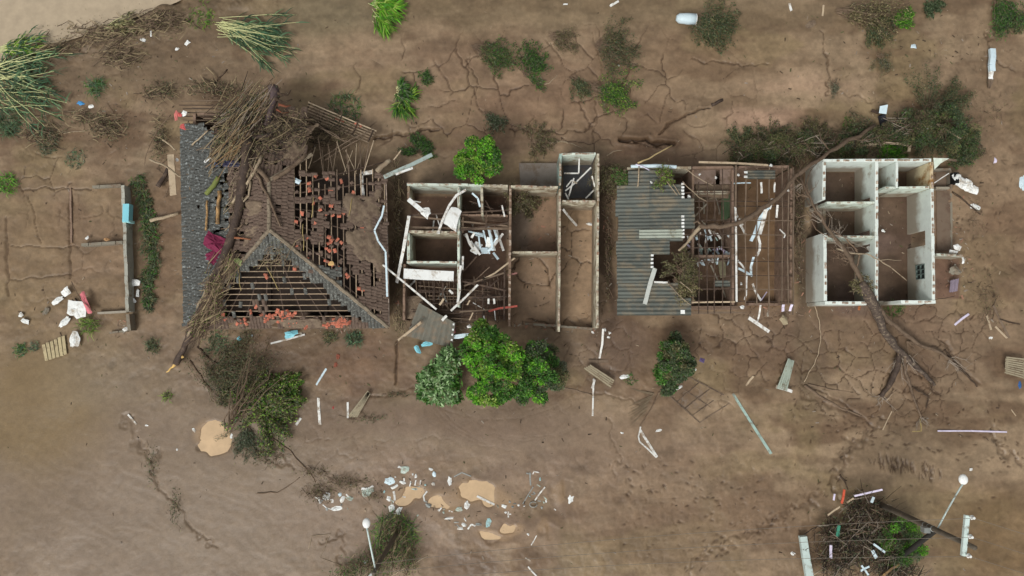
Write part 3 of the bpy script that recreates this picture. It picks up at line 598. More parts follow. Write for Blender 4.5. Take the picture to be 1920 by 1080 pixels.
for i in range(10):
    y0, y1 = vb[i], vb[i + 1] + 2.5
    for (xa, xb, lift) in [(1156 + rng.uniform(-3, 3), 1224, .03), (1218, hi[i], .075)]:
        if xb < 1230 and xa > 1200: continue
        xa += 0; tilt = rng.uniform(-.012, .02); mb = MB()
        if i == 0 and xa < 1200: xa = 1178
        corr(mb, lambda u, v, L=lift, T=tilt, I=i: pw(u, v, L + T * (v - 330) / 28 * .0 + .012 * (I % 2) + T), xa, xb, y0, y1, 4)
        build('roof_sheet', mb, SHEETMAT, h3, smooth=False)
mb = MB(); corr(mb, lambda u, v: pw(u, v, .16), 1198, 1280, 431, 448, 3); build('roof_sheet', mb, SHEETLIGHT, h3)['label'] = 'pale narrow sheet lapped over the dark ones'
mb = MB(); corr(mb, lambda u, v: pe(u, v, .10), 1398, 1452, 320, 337, 3); build('roof_sheet', mb, SHEETMAT, h3)
mb = MB(); corr(mb, lambda u, v: pw(u, v, .12) - Vector((0, 0, .4)), 1342, 1372, 526, 538, 2); build('roof_sheet', mb, SHEETMAT, h3)
for (x, y0, y1) in [(1280, 343, 374), (1280, 404, 449), (1222, 476, 505), (1396, 320, 337)]:   # freshly broken white ends, one per wave
    n = int((y1 - y0) / 6.2); f = pw if x < 1380 else pe
    for k in range(n):
        y = y0 + (y1 - y0) * (k + .5) / n; mb = MB(); mb.beam(f(x - 2, y, .13), f(x + 3.2, y, .12), .13, .05, jag=.02, rng=rng); build('broken_edge', mb, WHITESHEET, h3)
for (x, y) in [(1280, 585)]: mb = MB(); mb.beam(pw(x - 4, y, .13), pw(x + 4, y, .13), .25, .06); build('broken_edge', mb, WHITESHEET, h3)
for x in (1312, 1327, 1341, 1356, 1371):
    mb = MB(); ya, yb = (342, 588) if x != 1356 else (318, 575); n = 6
    mb.bars([pw(x + rng.uniform(-1.2, 1.2), ya + (yb - ya) * k / n, -.02) for k in range(n + 1)], .055, .06); build('purlin', mb, rng.choice((TIMBER, DARKWOOD)), h3)
for x in (1398, 1419, 1441, 1466, 1478, 1488):
    mb = MB(); n = 6; ya, yb = 314, (590 if x in (1441, 1488) else 572)
    mb.bars([pe(x + rng.uniform(-1, 1), ya + (yb - ya) * k / n, -.02) for k in range(n + 1)], .06 if x < 1470 else .08, .06); build('purlin', mb, TIMBER, h3)
for y in (362, 378, 387, 414, 441, 466, 491, 518, 543, 566, 585):
    if y > 400 or y < 380:
        mb = MB(); x0 = 1285 if y < 560 else 1270; mb.beam(pw(x0, y, -.07), pw(1379, y + rng.uniform(-1, 1), -.07), .055, .07); build('rafter', mb, DARKWOOD if y < 560 else TIMBER, h3)
    if y not in (362, 585):
        mb = MB(); mb.beam(pe(1381, y, -.07), pe(1488, y + rng.uniform(-1, 1), -.07), .05, .07); build('rafter', mb, rng.choice((TIMBER, DARKWOOD)), h3)
mb = MB(); mb.bars([P(1379, 390, ZR + .02), P(1380, 450, ZR + .02), P(1380.5, 520, ZR + .02), P(1381, 566, ZR + .02)], .11, .07); build('ridge_beam', mb, WHITEBAR, h3)['label'] = 'white ridge beam'
mb = MB(); mb.bars([P(1380, 310, ZR), P(1379, 388, ZR)], .11, .07); build('ridge_beam', mb, TIMBER, h3)
mb = MB(); mb.beam(P(1297, 567, 3.3), P(1378, 566, 3.72), .09, .06); build('eave_board', mb, PALEWOOD, h3)
mb = MB(); mb.beam(P(1160, 590.5, 2.72), P(1400, 586, 3.0), .06, .12); build('eave_board', mb, TIMBER, h3)
mb = MB(); mb.bars([P(1310, 304, 2.9), P(1345, 305, 3.0), P(1380, 306, 3.1), P(1440, 310, 3.0)], .12, .08); build('eave_board', mb, PALEWOOD, h3)
mb = MB(); mb.tube([P(1183, 312, 2.9), P(1230, 311, 2.95), P(1268, 313, 2.95)], [.10, .12, .11], 8); build('gutter', mb, BLUEWHITE, h3)

# ================================================================== big tiled house
ZE, ZR = 2.8, 4.7
c = P(530, 420, 0)
h1 = empty('tiled_house', 'large house with a half stripped hipped tile roof and exposed battens', 'house', (c.x, c.y, 0), 'houses wrecked by the flood')
SE, SW, NE, NW = P(728, 614, ZE), P(345, 616, ZE), P(722, 206, ZE), P(338, 196, ZE)
RS, RN = P(505, 432, ZR), P(505, 338, ZR)
PL = {'S': (RS, RS, SW, SE), 'E': (RN, RS, NE, SE), 'W': (RS, RN, SW, NW), 'N': (RN, RN, NE, NW)}   # A0, A1 at the ridge, B0, B1 at the eave
def rp(k, s, v, lift=0.):
    a0, a1, b0, b1 = PL[k]; return (a0.lerp(b0, v)).lerp(a1.lerp(b1, v), s) + Vector((0, 0, lift))
def roofz(px, py):
    """height of the tiled roof under a photo pixel"""
    if px > 574 and py < 322: return .9
    for z in [4.75 - .05 * i for i in range(42)]:
        p = P(px, py, z); best = 9
        zz = min(ZE + (p.x - NW.x) / (RN.x - NW.x) * (ZR - ZE), ZE + (NE.x - p.x) / (NE.x - RN.x) * (ZR - ZE), ZE + (p.y - SW.y) / (RS.y - SW.y) * (ZR - ZE), ZE + (NW.y - p.y) / (NW.y - RN.y) * (ZR - ZE))
        if zz >= z: return max(z, .2)
    return 2.7
def h1w(a, b, mat=BRICKMUD, h=2.6, op=(), br=None): return wall('wall', h1, a, b, h, mat, .18, -.3, op, bricks=br)
h1w((364, 212), (366, 598)); h1w((370, 599), (706, 598), op=((.1, .2, .9, 2.1), (.45, .53, 0, 2.1), (.7, .85, .9, 2.1))); h1w((709, 330), (711, 596), op=((.5, .62, .9, 2.1),)); h1w((370, 214), (570, 216))
h1w((506, 220), (505, 595), SHADEIN); h1w((510, 420), (704, 420), SHADEIN); h1w((370, 460), (500, 462), SHADEIN); h1w((610, 424), (611, 594), SHADEIN)
mb = MB(); mb.prism([(p.x, p.y) for p in (P(384, 470, 2.45), P(690, 470, 2.45), P(690, 585, 2.45), P(384, 585, 2.45))], 2.40, 2.45); build('ceiling', mb, SHADEIN, h1)  # dark sheet added under the front battens so the roof holes look shaded
mb = MB(); mb.prism([(p.x, p.y) for p in (P(520, 330, 2.45), P(695, 330, 2.45), P(695, 464, 2.45), P(520, 464, 2.45))], 2.38, 2.43); build('ceiling', mb, SHADEIN, h1)  # second added dark sheet, blackens the holes of the east slope
# timber frame
BATTEN = M('batten_wood', (146, 128, 106), .85, .25, 3, .3, (104, 88, 72), 2, .3, .2)
def hipx(y): return 505 + (y - 432) * (728 - 505) / (614 - 432)
for v in np.arange(.06, 1.0, .0585):
    mb = MB(); n = 5; mb.bars([rp('S', s, v, -.03 + rng.uniform(-.012, .012)) for s in np.linspace(.02, .98, n)], .055, .05); build('batten', mb, BATTEN, h1)
for v in np.arange(.10, 1.0, .052):
    mb = MB(); s0 = 0 if v < .32 else clearup(.18, .34); s1 = .99
    mb.bars([rp('E', s, v, -.03 + rng.uniform(-.015, .015)) for s in np.linspace(s0, s1, 6)], .06, .05); build('batten', mb, rng.choice((BATTEN, BATTEN, TIMBER)), h1)
for s in np.linspace(.08, .92, 9):
    mb = MB(); mb.beam(rp('S', s, .12 if .3 < s < .7 else .5, -.09), rp('S', s, 1, -.09), .06, .09); build('rafter', mb, DARKWOOD, h1)
for s in np.linspace(.24, .96, 9):
    mb = MB(); mb.beam(rp('E', s, .02, -.09), rp('E', s, 1, -.09), .06, .09); build('rafter', mb, DARKWOOD, h1)
for v in np.arange(.76, .98, .05):
    mb = MB(); mb.bars([rp('N', s, v, -.02) for s in (.72, .8, .88, .96)], .05, .045); build('batten', mb, TIMBER, h1)
# tiles: a bent slab, 0.38 x 0.22 m
def tile_mesh(name, mat):
    mb = MB(); L, W = .40, .215; pr = [(-W / 2, 0), (-W * .22, .035), (W * .22, .035), (W / 2, -.008)]
    for zo in (0, -.014):
        for y in (-L / 2, L / 2): mb.v += [(x, y, z + zo) for x, z in pr]
    for i in range(3): mb.f += [(i, i + 1, 5 + i, 4 + i), (8 + i, 12 + i, 13 + i, 9 + i)]
    mb.f += [(0, 8, 9, 1), (1, 9, 10, 2), (2, 10, 11, 3), (4, 5, 13, 12), (5, 6, 14, 13), (6, 7, 15, 14), (0, 4, 12, 8), (3, 11, 15, 7)]
    me = bpy.data.meshes.new(name); me.from_pydata(mb.v, [], mb.f); me.update(); me.materials.append(mat); return me, mb
TM = {k: tile_mesh('tile_' + k, m) for k, m in (('grey', GREYTILE), ('slate', SLATETILE), ('mud', MUDTILE), ('orange', ORANGETILE))}
n_tile = 0; rest = {}
def tile(kind, mat4, force=False):
    global n_tile
    if force or n_tile < 300:
        n_tile += 1; o = bpy.data.objects.new('tile', TM[kind][0]); COL.objects.link(o); o.parent = h1
        o.matrix_local = Matrix.Translation(-ORG[h1.name]) @ mat4; ORG[o.name] = Vector((0, 0, 0))
    else:
        mb = rest.setdefault(kind, MB()); src = TM[kind][1]; mb.poly([mat4 @ Vector(v) for v in src.v], src.f)
def frame(p, down, out):
    out = out.normalized(); y = (-down).normalized(); x = y.cross(out).normalized(); out = x.cross(y)
    return Matrix(((x.x, y.x, out.x, p.x), (x.y, y.y, out.y, p.y), (x.z, y.z, out.z, p.z), (0, 0, 0, 1)))
def loose(px, py, kind='orange', lift=.06):
    z = roofz(px, py) + lift; p = P(px, py, z)
    m = Matrix.Translation(p) @ Matrix.Rotation(rng.random() * 6.3, 4, 'Z') @ Matrix.Rotation(rng.uniform(-.5, .5), 4, 'X') @ Matrix.Rotation(rng.uniform(-.4, .4), 4, 'Y') @ Matrix.Diagonal((rng.uniform(.7, 1.1), rng.uniform(.5, .9), 1, 1))
    tile(kind, m, True)
for (x, y) in [(613, 335), (620, 358), (580, 356), (632, 386), (612, 402), (624, 404), (636, 405), (677, 404), (622, 450), (612, 466), (618, 470), (680, 428), (681, 436), (678, 422), (650, 515), (652, 519), (622, 496), (672, 541), (680, 544), (684, 541), (498, 515), (500, 520), (415, 545), (418, 590), (422, 598),
               (566, 400), (590, 420), (575, 445), (640, 455), (617, 445), (632, 225), (640, 228), (668, 235), (676, 236), (592, 330), (640, 340), (600, 372), (644, 400), (600, 440), (588, 380), (628, 470), (612, 490), (480, 575), (470, 585)]: loose(x, y)
for (cx, cy, sx, sy, n) in [(528, 592, 22, 8, 24), (548, 604, 14, 6, 12), (634, 604, 14, 8, 30), (497, 596, 8, 10, 9), (610, 610, 8, 4, 6), (460, 606, 14, 5, 6), (570, 612, 14, 4, 6)]:
    for k in range(n): loose(cx + rng.gauss(0, sx * .55), cy + rng.gauss(0, sy * .55), 'orange' if rng.random() < .8 else 'mud', .05 + .05 * rng.random())
for k in range(70): loose(552 + rng.random() * 125, 340 + rng.random() * 170, 'mud' if rng.random() < .75 else 'orange')
TW, TL = .205, .355
for kname in ('S', 'E', 'W', 'N'):
    a0, a1, b0, b1 = PL[kname]; rows = int(((b0 + b1) / 2 - (a0 + a1) / 2).length / TL)
    down = ((b0 + b1) / 2 - (a0 + a1) / 2).normalized()
    across = (b1 - b0).normalized(); out = across.cross(down)
    if out.z < 0: out = -out
    for r in range(rows):
        v = (r + .5) / rows; A_, B_ = a0.lerp(b0, v), a1.lerp(b1, v); L = (B_ - A_).length; n = int(L / TW)
        for i in range(n):
            p = A_.lerp(B_, (i + .5) / max(1, n)); u, w = pix(p.x, p.y, p.z); kind = None; jig = rng.random()
            if kname == 'S':
                hx = hipx(w); hl = 505 - (w - 432) * 160 / 184
                stepn = 34 + 6 * math.sin(r * 1.9)
                if w < 484 and not (474 < w and (488 < u < 506 or 515 < u < 545)): kind = 'grey'
                elif u > hx - stepn: kind = 'grey'
                elif w < 520 and u < hl + 34 - (w - 484) * .5: kind = 'grey'
                elif w > 596: kind = 'mud' if jig < .75 else None
                elif 470 < u < 500 and 560 < w and jig < .6: kind = 'mud'
                elif jig < .05: kind = 'grey'
            elif kname == 'E':
                if u < 546: kind = 'mud' if (u < 520 or jig < .97) else None
                elif w < 322: kind = None
                elif u > 690: kind = 'mud' if not (694 < u < 710 and 462 < w < 535) and jig < .93 and not (w < 400 and jig < .4) else None
                elif u > 655 and w > 365: kind = 'mud' if vn(np.array(u / 22.), np.array(w / 22.), 9) > .30 and jig < .92 and not (655 < u < 676 and 520 < w < 545) else None
                elif w > 500 and u < 640 and (u - 505) > (w - 432) * .9: kind = 'grey' if jig < .85 else None
                elif 548 < u < 660: kind = 'mud' if vn(np.array(u / 26.), np.array(w / 17.), 5) > .61 and jig < .8 else None
            elif kname == 'W':
                if u < 402: kind = 'slate'
                elif u < 470: kind = ('slate' if u < 430 else 'mud') if jig < .8 else None
                else: kind = 'mud'
                if w < 232: kind = None
            else:
                if u > 575: kind = None
                elif u > 470: kind = 'mud' if (w > 225 and jig < .9) or jig < .35 else None
                elif 400 < u and w > 240: kind = 'mud' if jig < .6 else None
            if not kind: continue
            sl = rng.random() < .10; m = frame(p + Vector((rng.gauss(0, .012), rng.gauss(0, .015), .02 + rng.random() * .02 + .07 * (float(vn(np.array(p.x * .7), np.array(p.y * .7), 4)) - .5))) + down * (abs(rng.gauss(0, .09)) if sl else 0), down, out) @ Matrix.Rotation(rng.gauss(0, .16 if sl else .05), 4, 'Z') @ Matrix.Rotation(-.06 + rng.gauss(0, .03), 4, 'X')
            tile(kind, m)
for k, mb in rest.items():
    o = build('tile_field', mb, {'grey': GREYTILE, 'slate': SLATETILE, 'mud': MUDTILE, 'orange': ORANGETILE}[k], h1); o['kind'] = 'stuff'
# ridge and hip tiles
def ridge(a, b, mat, dz=.05):
    n = int((b - a).length / .38); d = (b - a).normalized()
    for i in range(n):
        p = a.lerp(b, (i + .5) / n) + Vector((rng.uniform(-.02, .02), rng.uniform(-.02, .02), dz)); x = d.cross(Vector((0, 0, 1))).normalized(); mb = MB()
        q0, q1 = p - d * .21, p + d * .21; pts = []
        for q, k in ((q0, 1.0), (q1, .86)):
            pts += [q - x * .13 * k, q - x * .07 * k + Vector((0, 0, .075)), q + x * .07 * k + Vector((0, 0, .075)), q + x * .13 * k]
        pts += [v - Vector((0, 0, .02)) for v in pts]
        mb.poly(pts, [(0, 1, 5, 4), (1, 2, 6, 5), (2, 3, 7, 6), (8, 12, 13, 9), (9, 13, 14, 10), (10, 14, 15, 11), (0, 8, 9, 1), (1, 9, 10, 2), (2, 10, 11, 3), (4, 5, 13, 12), (5, 6, 14, 13), (6, 7, 15, 14), (0, 4, 12, 8), (3, 11, 15, 7)])
        build('ridge_tile', mb, mat, h1)
HIP = M('hip_cap_tile', (128, 116, 98), .85, .25, 6, .3, (96, 84, 70), 4)
ridge(RS + Vector((.1, 0, 0)), SE, HIP); ridge(RS, RS.lerp(SW, .60), HIP); ridge(RN, RS, HIP); ridge(RN, RN.lerp(NE, .36), HIP); ridge(RN, RN.lerp(NW, .2), HIP)
# mud lying on the east slope and along the eaves: lumpy sheets
def mudsheet(kname, s0, s1, v0, v1, seed, thr=.35, lift=.05, name='mud_layer', par=None):
    n, m_ = 52, 34; Vv = []; keep = np.zeros((n, m_), bool)
    for i in range(n):
        for j in range(m_):
            s, v = s0 + (s1 - s0) * i / (n - 1), v0 + (v1 - v0) * j / (m_ - 1); e = min(i, j, n - 1 - i, m_ - 1 - j) / 5
            k = float(fbm(np.array(s * 9.), np.array(v * 6.), 4, seed)); q = k - thr - max(0, .25 * (1 - e)); keep[i, j] = q > 0
            Vv.append(rp(kname, s, v, lift - .03 + min(.09, max(-.12, q * .5)) + .07 * float(fbm(np.array(s * 50.), np.array(v * 34.), 3, seed))))
    F = [(i * m_ + j, (i + 1) * m_ + j, (i + 1) * m_ + j + 1, i * m_ + j + 1) for i in range(n - 1) for j in range(m_ - 1) if keep[i, j] or keep[i + 1, j + 1]]
    mb = MB(); mb.poly(Vv, F); o = build(name, mb, MUDMAT, h1, smooth=True); o['kind'] = 'stuff'; return o
mudsheet('E', .36, .78, .62, .97, 3, .42); mudsheet('S', .18, .70, .90, 1.0, 8, .40); mudsheet('N', .12, .62, .25, .8, 21, .46); mudsheet('W', .1, .6, .05, .3, 25, .5)
# eaves boards and the torn-off eave strip in the north-east corner
mb = MB(); mb.beam(SE + Vector((.05, 0, -.08)), P(724, 330, ZE - .08), .05, .18); build('fascia', mb, M('pale_fascia', (168, 152, 138), .7, .2, 3, .4, (118, 98, 82), 2), h1)
mb = MB(); mb.beam(SE + Vector((0, -.05, -.08)), SW + Vector((0, -.05, -.08)), .05, .18); build('fascia', mb, TIMBER, h1)
for k in range(6):
    a, b = P(578 - k * 1.2, 192 + k * 5.4, 1.25 - k * .02), P(706 - k * 3, 246 + k * 4.2, .9)
    mb = MB(); mb.beam(a, b, .08, .06); build('batten', mb, BATTEN if k else PALEWOOD, h1)
for k in range(5):
    t = k / 4; mb = MB(); mb.beam(P(582 + 118 * t, 190 + 53 * t, 1.15), P(572 + 118 * t, 216 + 50 * t, 1.0), .07, .07); build('rafter', mb, DARKWOOD, h1)
for k in range(15):
    mb = MB(); x = 588 + k * 8 + rng.uniform(-4, 4); mb.beam(P(x, 262 + rng.uniform(-10, 22), 1.8 + rng.random()), P(x + rng.uniform(-22, 22), 330 + rng.uniform(-16, 14), 3.2), .05, .05); build('rafter', mb, rng.choice((BATTEN, TIMBER, PALEWOOD)), h1)
for k in range(7):
    mb = MB(); y = 190 + k * 7; mb.beam(P(338 + rng.uniform(-2, 6), y, 2.5), P(418 + rng.uniform(-10, 14), y + rng.uniform(-2, 2), 2.6), .05, .05); build('batten', mb, rng.choice((TIMBER, DARKWOOD)), h1)
nr = np.random.RandomState(77)
LEAF = leafmat('leaf', .30); DRYLEAF = leafmat('dry_leaf', .12, .7)
BARK = M('bark', (104, 88, 72), .9, .3, 6, .35, (84, 68, 54), 3, .5, .12, stretch=(1, 1, .4))
PALEBARK = M('bleached_bark', (158, 142, 118), .9, .25, 6, .3, (112, 94, 76), 3, .4, .12)
DARKBARK = M('dark_wet_bark', (66, 54, 46), .75, .35, 6, .3, (96, 80, 66), 2.5, .5, .1)
TWIG = M('twig_brown', (116, 98, 80), .9, .25, 6, .3, (88, 70, 56), 3, .2, .15)
TWIGDARK = M('twig_dark', (72, 58, 46), .9, .3, 6, .3, (100, 84, 66), 3, .2, .15)
BLACKTWIG = M('twig_black', (40, 34, 30), .9, .3, 6); GREYTWIG = M('twig_grey', (142, 130, 116), .9, .25, 6)
REED = M('dry_reed', (146, 130, 100), .85, .2, 4, .25, (120, 102, 78), 2, .1, .15)
CANE = M('cane_stalk', (186, 188, 134), .7, .2, 3, .15, (130, 130, 80), 2, .1, .12)
def L_(*cs): return np.array([lin(c) for c in cs])
BRIGHT = L_((84, 150, 26), (104, 172, 36), (66, 126, 24), (124, 182, 52)); MID = L_((54, 98, 30), (70, 118, 38), (44, 82, 28), (88, 128, 52))
DARK = L_((66, 82, 52), (80, 96, 60), (54, 68, 46), (96, 108, 78)); OLIVE = L_((92, 92, 58), (112, 110, 70), (78, 78, 50), (124, 120, 82)); MUDLEAF = L_((92, 80, 62), (108, 94, 72), (78, 66, 50), (116, 104, 84))
GREYG = L_((84, 92, 70), (104, 110, 88), (70, 78, 60), (122, 126, 104)); PALE = L_((150, 184, 124), (112, 148, 88), (172, 196, 148), (84, 118, 66)); CANEG = L_((70, 104, 74), (88, 122, 84), (52, 82, 60), (108, 138, 96)); LIME = L_((96, 138, 34), (124, 158, 52), (76, 116, 30), (146, 170, 78))
STRAW = L_((150, 140, 98), (128, 118, 80), (168, 156, 116), (104, 92, 66))
def leaves(C, size, asp, pal, pal2=None, k2=None, flat=.6, dirs=None, fold=.18, vary=.22):
    """leaf blades: (4n verts) rhombs folded on the midrib, each with its own colour"""
    n = len(C); a = nr.randn(n, 3); a[:, 2] *= (1 - flat)
    if dirs is not None: a = a * .45 + dirs
    a /= np.linalg.norm(a, axis=1)[:, None] + 1e-9
    up = nr.randn(n, 3) * (1 - flat) * .9; up[:, 2] += 1
    s = np.cross(a, up); s /= np.linalg.norm(s, axis=1)[:, None] + 1e-9; u = np.cross(s, a)
    sz = (np.asarray(size) * (.65 + .7 * nr.rand(n)))[:, None]
    V = np.stack([C - a * sz * .5, C + s * sz * asp * .5 + u * sz * fold * asp, C + a * sz * .5 - u * sz * .08, C - s * sz * asp * .5 + u * sz * fold * asp], 1).reshape(-1, 3)
    F = np.arange(4 * n).reshape(-1, 4)
    c = pal[nr.randint(0, len(pal), n)]
    if pal2 is not None: m = nr.rand(n) < k2; c = np.where(m[:, None], pal2[nr.randint(0, len(pal2), n)], c)
    c = c * (1 + vary * (nr.rand(n, 1) * 2 - 1))
    return V, F, np.repeat(c, 4, 0)
def cat(parts):
    V, F, Cc_, o = [], [], [], 0
    for v, f, c in parts: V.append(v); F.append(f + o); Cc_.append(c); o += len(v)
    return np.concatenate(V), np.concatenate(F), np.concatenate(Cc_)
def vec(v): return np.array(v, float)
def wob(a, b, n, amp, sag=0):
    a, b = Vector(a), Vector(b); L = (b - a).length; pts = [a.lerp(b, i / n) for i in range(n + 1)]
    for i in range(1, n): pts[i] = pts[i] + Vector((rng.gauss(0, 1), rng.gauss(0, 1), rng.gauss(0, .5))) * (amp * L) + Vector((0, 0, sag * L * math.sin(math.pi * i / n)))
    return pts

# ------------------------------------------------------------------ standing trees
def tree(name, label, base, lobes, pals, leaf=.2, asp=.5, dens=150, clump=.42, group=None, gaps=.08, n_sub=13, flat=.55, category='tree'):
    """lobes: (px, py, r_px, z): the masses of the crown as they stand in the photograph"""
    c = P(*base, 0); root = empty(name, label, category, (c.x, c.y, zg(*base)), group)
    tb = MB(); parts = []
    for (px, py, rp_, z) in lobes:
        q = P(px, py, z); r = rp_ * MPP * .97; tb.tube(wob((c.x, c.y, .3), (q.x, q.y, z - .2), 5, .05), np.linspace(.11, .03, 6), 6)
        for k in range(n_sub):
            th, rr = nr.rand() * 6.28, r * math.sqrt(nr.rand()) * .80; dz = math.sqrt(max(0, 1 - (rr / r) ** 2)) * r * .75
            cc = vec((q.x + rr * math.cos(th), q.y + rr * math.sin(th), z + dz * (nr.rand() * 1.3 - .45))); cr = clump * (.55 + .7 * nr.rand())
            if nr.rand() < gaps: continue
            tb.tube(wob((q.x, q.y, z - .3), cc, 3, .06), [.03, .022, .016, .01], 4)
            n = int(dens * (cr / clump) ** 2); d = nr.randn(n, 3); d /= np.linalg.norm(d, axis=1)[:, None]; d[:, 2] = np.where(d[:, 2] < -.25, -d[:, 2], d[:, 2])
            C = cc + d * cr * (.55 + .5 * nr.rand(n, 1)) * np.array([1, 1, .75])
            pal = pals[nr.randint(0, len(pals))]; tint = 1 + .18 * (nr.rand() * 2 - 1); od = d.copy(); od[:, 2] *= .35
            v, f, col_ = leaves(C, leaf * rng.uniform(.75, 1.3), asp, pal * tint, np.concatenate((OLIVE, MID)), .16, flat=flat, dirs=od * .7); parts.append((v, f, col_))
    build('trunk', tb, BARK, root, smooth=True)
    V, F, Cl = cat(parts); npmesh('crown', V, F, LEAF, root, Cl); return root
tree('leafy_tree', 'bright green leafy tree standing behind the north wall of the brick house', (895, 300),
     [(905, 300, 24, 3.0), (880, 308, 22, 2.7), (918, 290, 20, 3.2), (870, 322, 15, 2.3), (900, 325, 22, 2.5), (922, 312, 15, 2.6), (885, 268, 9, 3.6), (915, 272, 11, 3.4), (866, 300, 12, 2.5)], [BRIGHT, MID, LIME], leaf=.16, dens=130, clump=.34)
tree('leafy_tree', 'tallest bright green leafy tree in front of the brick house', (920, 690),
     [(908, 640, 30, 3.8), (940, 650, 26, 4.0), (893, 672, 25, 3.4), (925, 676, 32, 4.3), (955, 668, 22, 3.6), (902, 706, 27, 3.4), (935, 706, 28, 3.9), (925, 740, 24, 3.0), (898, 735, 17, 2.7), (950, 738, 16, 2.9), (905, 620, 16, 3.2), (884, 650, 16, 3.0), (960, 690, 15, 3.2)], [BRIGHT, BRIGHT, LIME, MID, MID], leaf=.17, dens=130, clump=.38)
tree('leafy_tree', 'darker green leafy tree with muddy grey foliage on one flank, beside the brightest tree', (1008, 700),
     [(1005, 660, 20, 2.8), (985, 690, 20, 2.6), (1010, 690, 20, 3.2), (1030, 712, 20, 3.0), (990, 722, 20, 2.8), (1010, 738, 16, 2.6), (975, 738, 15, 2.3), (1025, 675, 16, 2.4)], [MID, BRIGHT, MID, DARK], leaf=.16, dens=120, clump=.34)
for (px, py, r) in [(1044, 690, 18)]:
    pass
tree('muddy_shrub', 'grey green shrub coated with mud, leaning on the darker leafy tree', (1042, 700), [(1042, 682, 17, 1.6), (1048, 705, 16, 1.4), (1034, 662, 13, 1.5), (1044, 720, 11, 1.1)], [GREYG, DARK, OLIVE], leaf=.10, asp=.3, dens=220, clump=.36, category='shrub')
tree('pale_leaf_tree', 'small tree with long variegated pale leaves, toppled beside the tallest tree', (822, 715),
     [(825, 690, 22, 1.3), (842, 672, 16, 1.4), (805, 715, 22, 1.2), (840, 715, 20, 1.4), (820, 738, 18, 1.2), (845, 742, 13, 1.0), (800, 738, 14, .9), (848, 695, 13, 1.2)], [PALE, PALE, PALE, MID], leaf=.36, asp=.34, dens=64, clump=.42, flat=.5)
tree('dark_tree', 'dark green rounded tree standing alone in front of the sheet roof house', (1265, 690),
     [(1262, 655, 22, 2.2), (1280, 668, 20, 2.4), (1250, 680, 22, 2.2), (1275, 695, 23, 2.4), (1255, 708, 20, 2.0), (1290, 682, 14, 1.9), (1250, 728, 14, 1.4), (1242, 698, 12, 1.6), (1266, 640, 11, 1.6)], [DARK, MID, OLIVE, DARK], leaf=.14, dens=150, clump=.34)

# ------------------------------------------------------------------ flattened bushes
def fan(root, base, ang, spread, length, n, pals, leaf, asp, per, thick=.02, lift=.25, twigmat=None, bare=.25, z0=0.0, name='foliage'):
    """branches fanned out over the mud from one foot; ang in photo degrees (0 = to the right, 90 = down)"""
    b = P(*base, z0); tb = MB(); C, Dd, K = [], [], []
    for i in range(n):
        a = R(-(ang + rng.gauss(0, spread * .5))); L = length * MPP * rng.uniform(.55, 1.05)
        tip = b + Vector((math.cos(a) * L, math.sin(a) * L, rng.uniform(.0, lift) * L * .5 + .05)); st = b + Vector((rng.gauss(0, .12), rng.gauss(0, .12), .05 + .1 * rng.random()))
        pts = wob(st, tip, 5, .045, rng.uniform(0, lift * .35)); tb.tube(pts, np.linspace(thick, thick * .3, 6), 4)
        for k in range(per):
            t = bare + (1 - bare) * rng.random() ** .8; s = t * 5; j = min(4, int(s)); p = pts[j].lerp(pts[j + 1], s - j); d = (pts[j + 1] - pts[j]).normalized()
            o = .10 + .20 * t * (1.2 - t) * length * MPP * .55; C.append((p.x + rng.gauss(0, o * .6), p.y + rng.gauss(0, o * .6), max(.04 + z0, p.z + rng.gauss(.03, o * .35)))); Dd.append((d.x, d.y, d.z))
    build('branch', tb, twigmat or TWIG, root)
    pal = np.concatenate(pals); v, f, c = leaves(np.array(C), leaf, asp, pal, flat=.5, dirs=np.array(Dd) * .7); npmesh(name, v, f, LEAF, root, c)
def bush(label, base, ang, spread, length, n=26, pals=(DARK,), leaf=.16, asp=.28, per=90, name='flattened_bush', group='bushes flattened by the flood', **k):
    c = P(*base, 0); root = empty(name, label, 'bush', (c.x, c.y, zg(*base)), group); fan(root, base, ang, spread, length, n, pals, leaf, asp, per, **k); return root
bush('dark flattened bush with bare pale stems, first of the pair on the upper mud', (888, 88), 24, 42, 95, 28, (DARK, MID, OLIVE), per=80, bare=.4)
bush('compact dark green bush, lower one of the pair on the upper mud', (985, 140), -35, 95, 62, 26, (DARK, MID), per=90)
bush('thin olive bush, almost buried, above the pair of dark bushes', (1032, 66), 30, 45, 66, 18, (OLIVE, MUDLEAF), per=45, leaf=.14)
bush('wide dark brownish bush fanning away from a dark root', (1120, 85), 20, 65, 84, 34, (DARK, OLIVE, MUDLEAF), per=75)
bush('small dull bush beside the fresh green fan bush', (1072, 145), 55, 30, 54, 16, (OLIVE, DARK), per=60)
bush('fresh green fan shaped bush with yellowish stems', (1110, 162), 22, 45, 92, 28, (MID, DARK, LIME), per=85, bare=.35)
bush('small dark tuft of flattened twigs above the brick house', (908, 215), 38, 30, 50, 14, (DARK, GREYG), per=60)
bush('dark green low bush between the tiled house and the brick house', (785, 285), -80, 150, 36, 26, (DARK, MID), per=80)
bush('small sparse green tuft with thin bare twigs', (790, 150), -30, 120, 24, 12, (MID, DARK), per=40)
bush('large dark bush combed downward beside the pale tank', (1295, 35), 32, 55, 96, 44, (DARK, OLIVE, DARK), per=100)
bush('long brownish bush ending in a fresh green tip', (1570, 22), 10, 26, 130, 34, (OLIVE, MUDLEAF, STRAW), per=75, bare=.2)
bush('dark hanging branchy mass at the brown bush with the green tip', (1625, 40), 40, 50, 60, 26, (DARK, OLIVE), per=80)
bush('fresh green tip tuft of long blades', (1672, 46), -22, 50, 46, 22, (BRIGHT, MID), per=70, leaf=.26, asp=.12, name='grass_tuft', group=None)
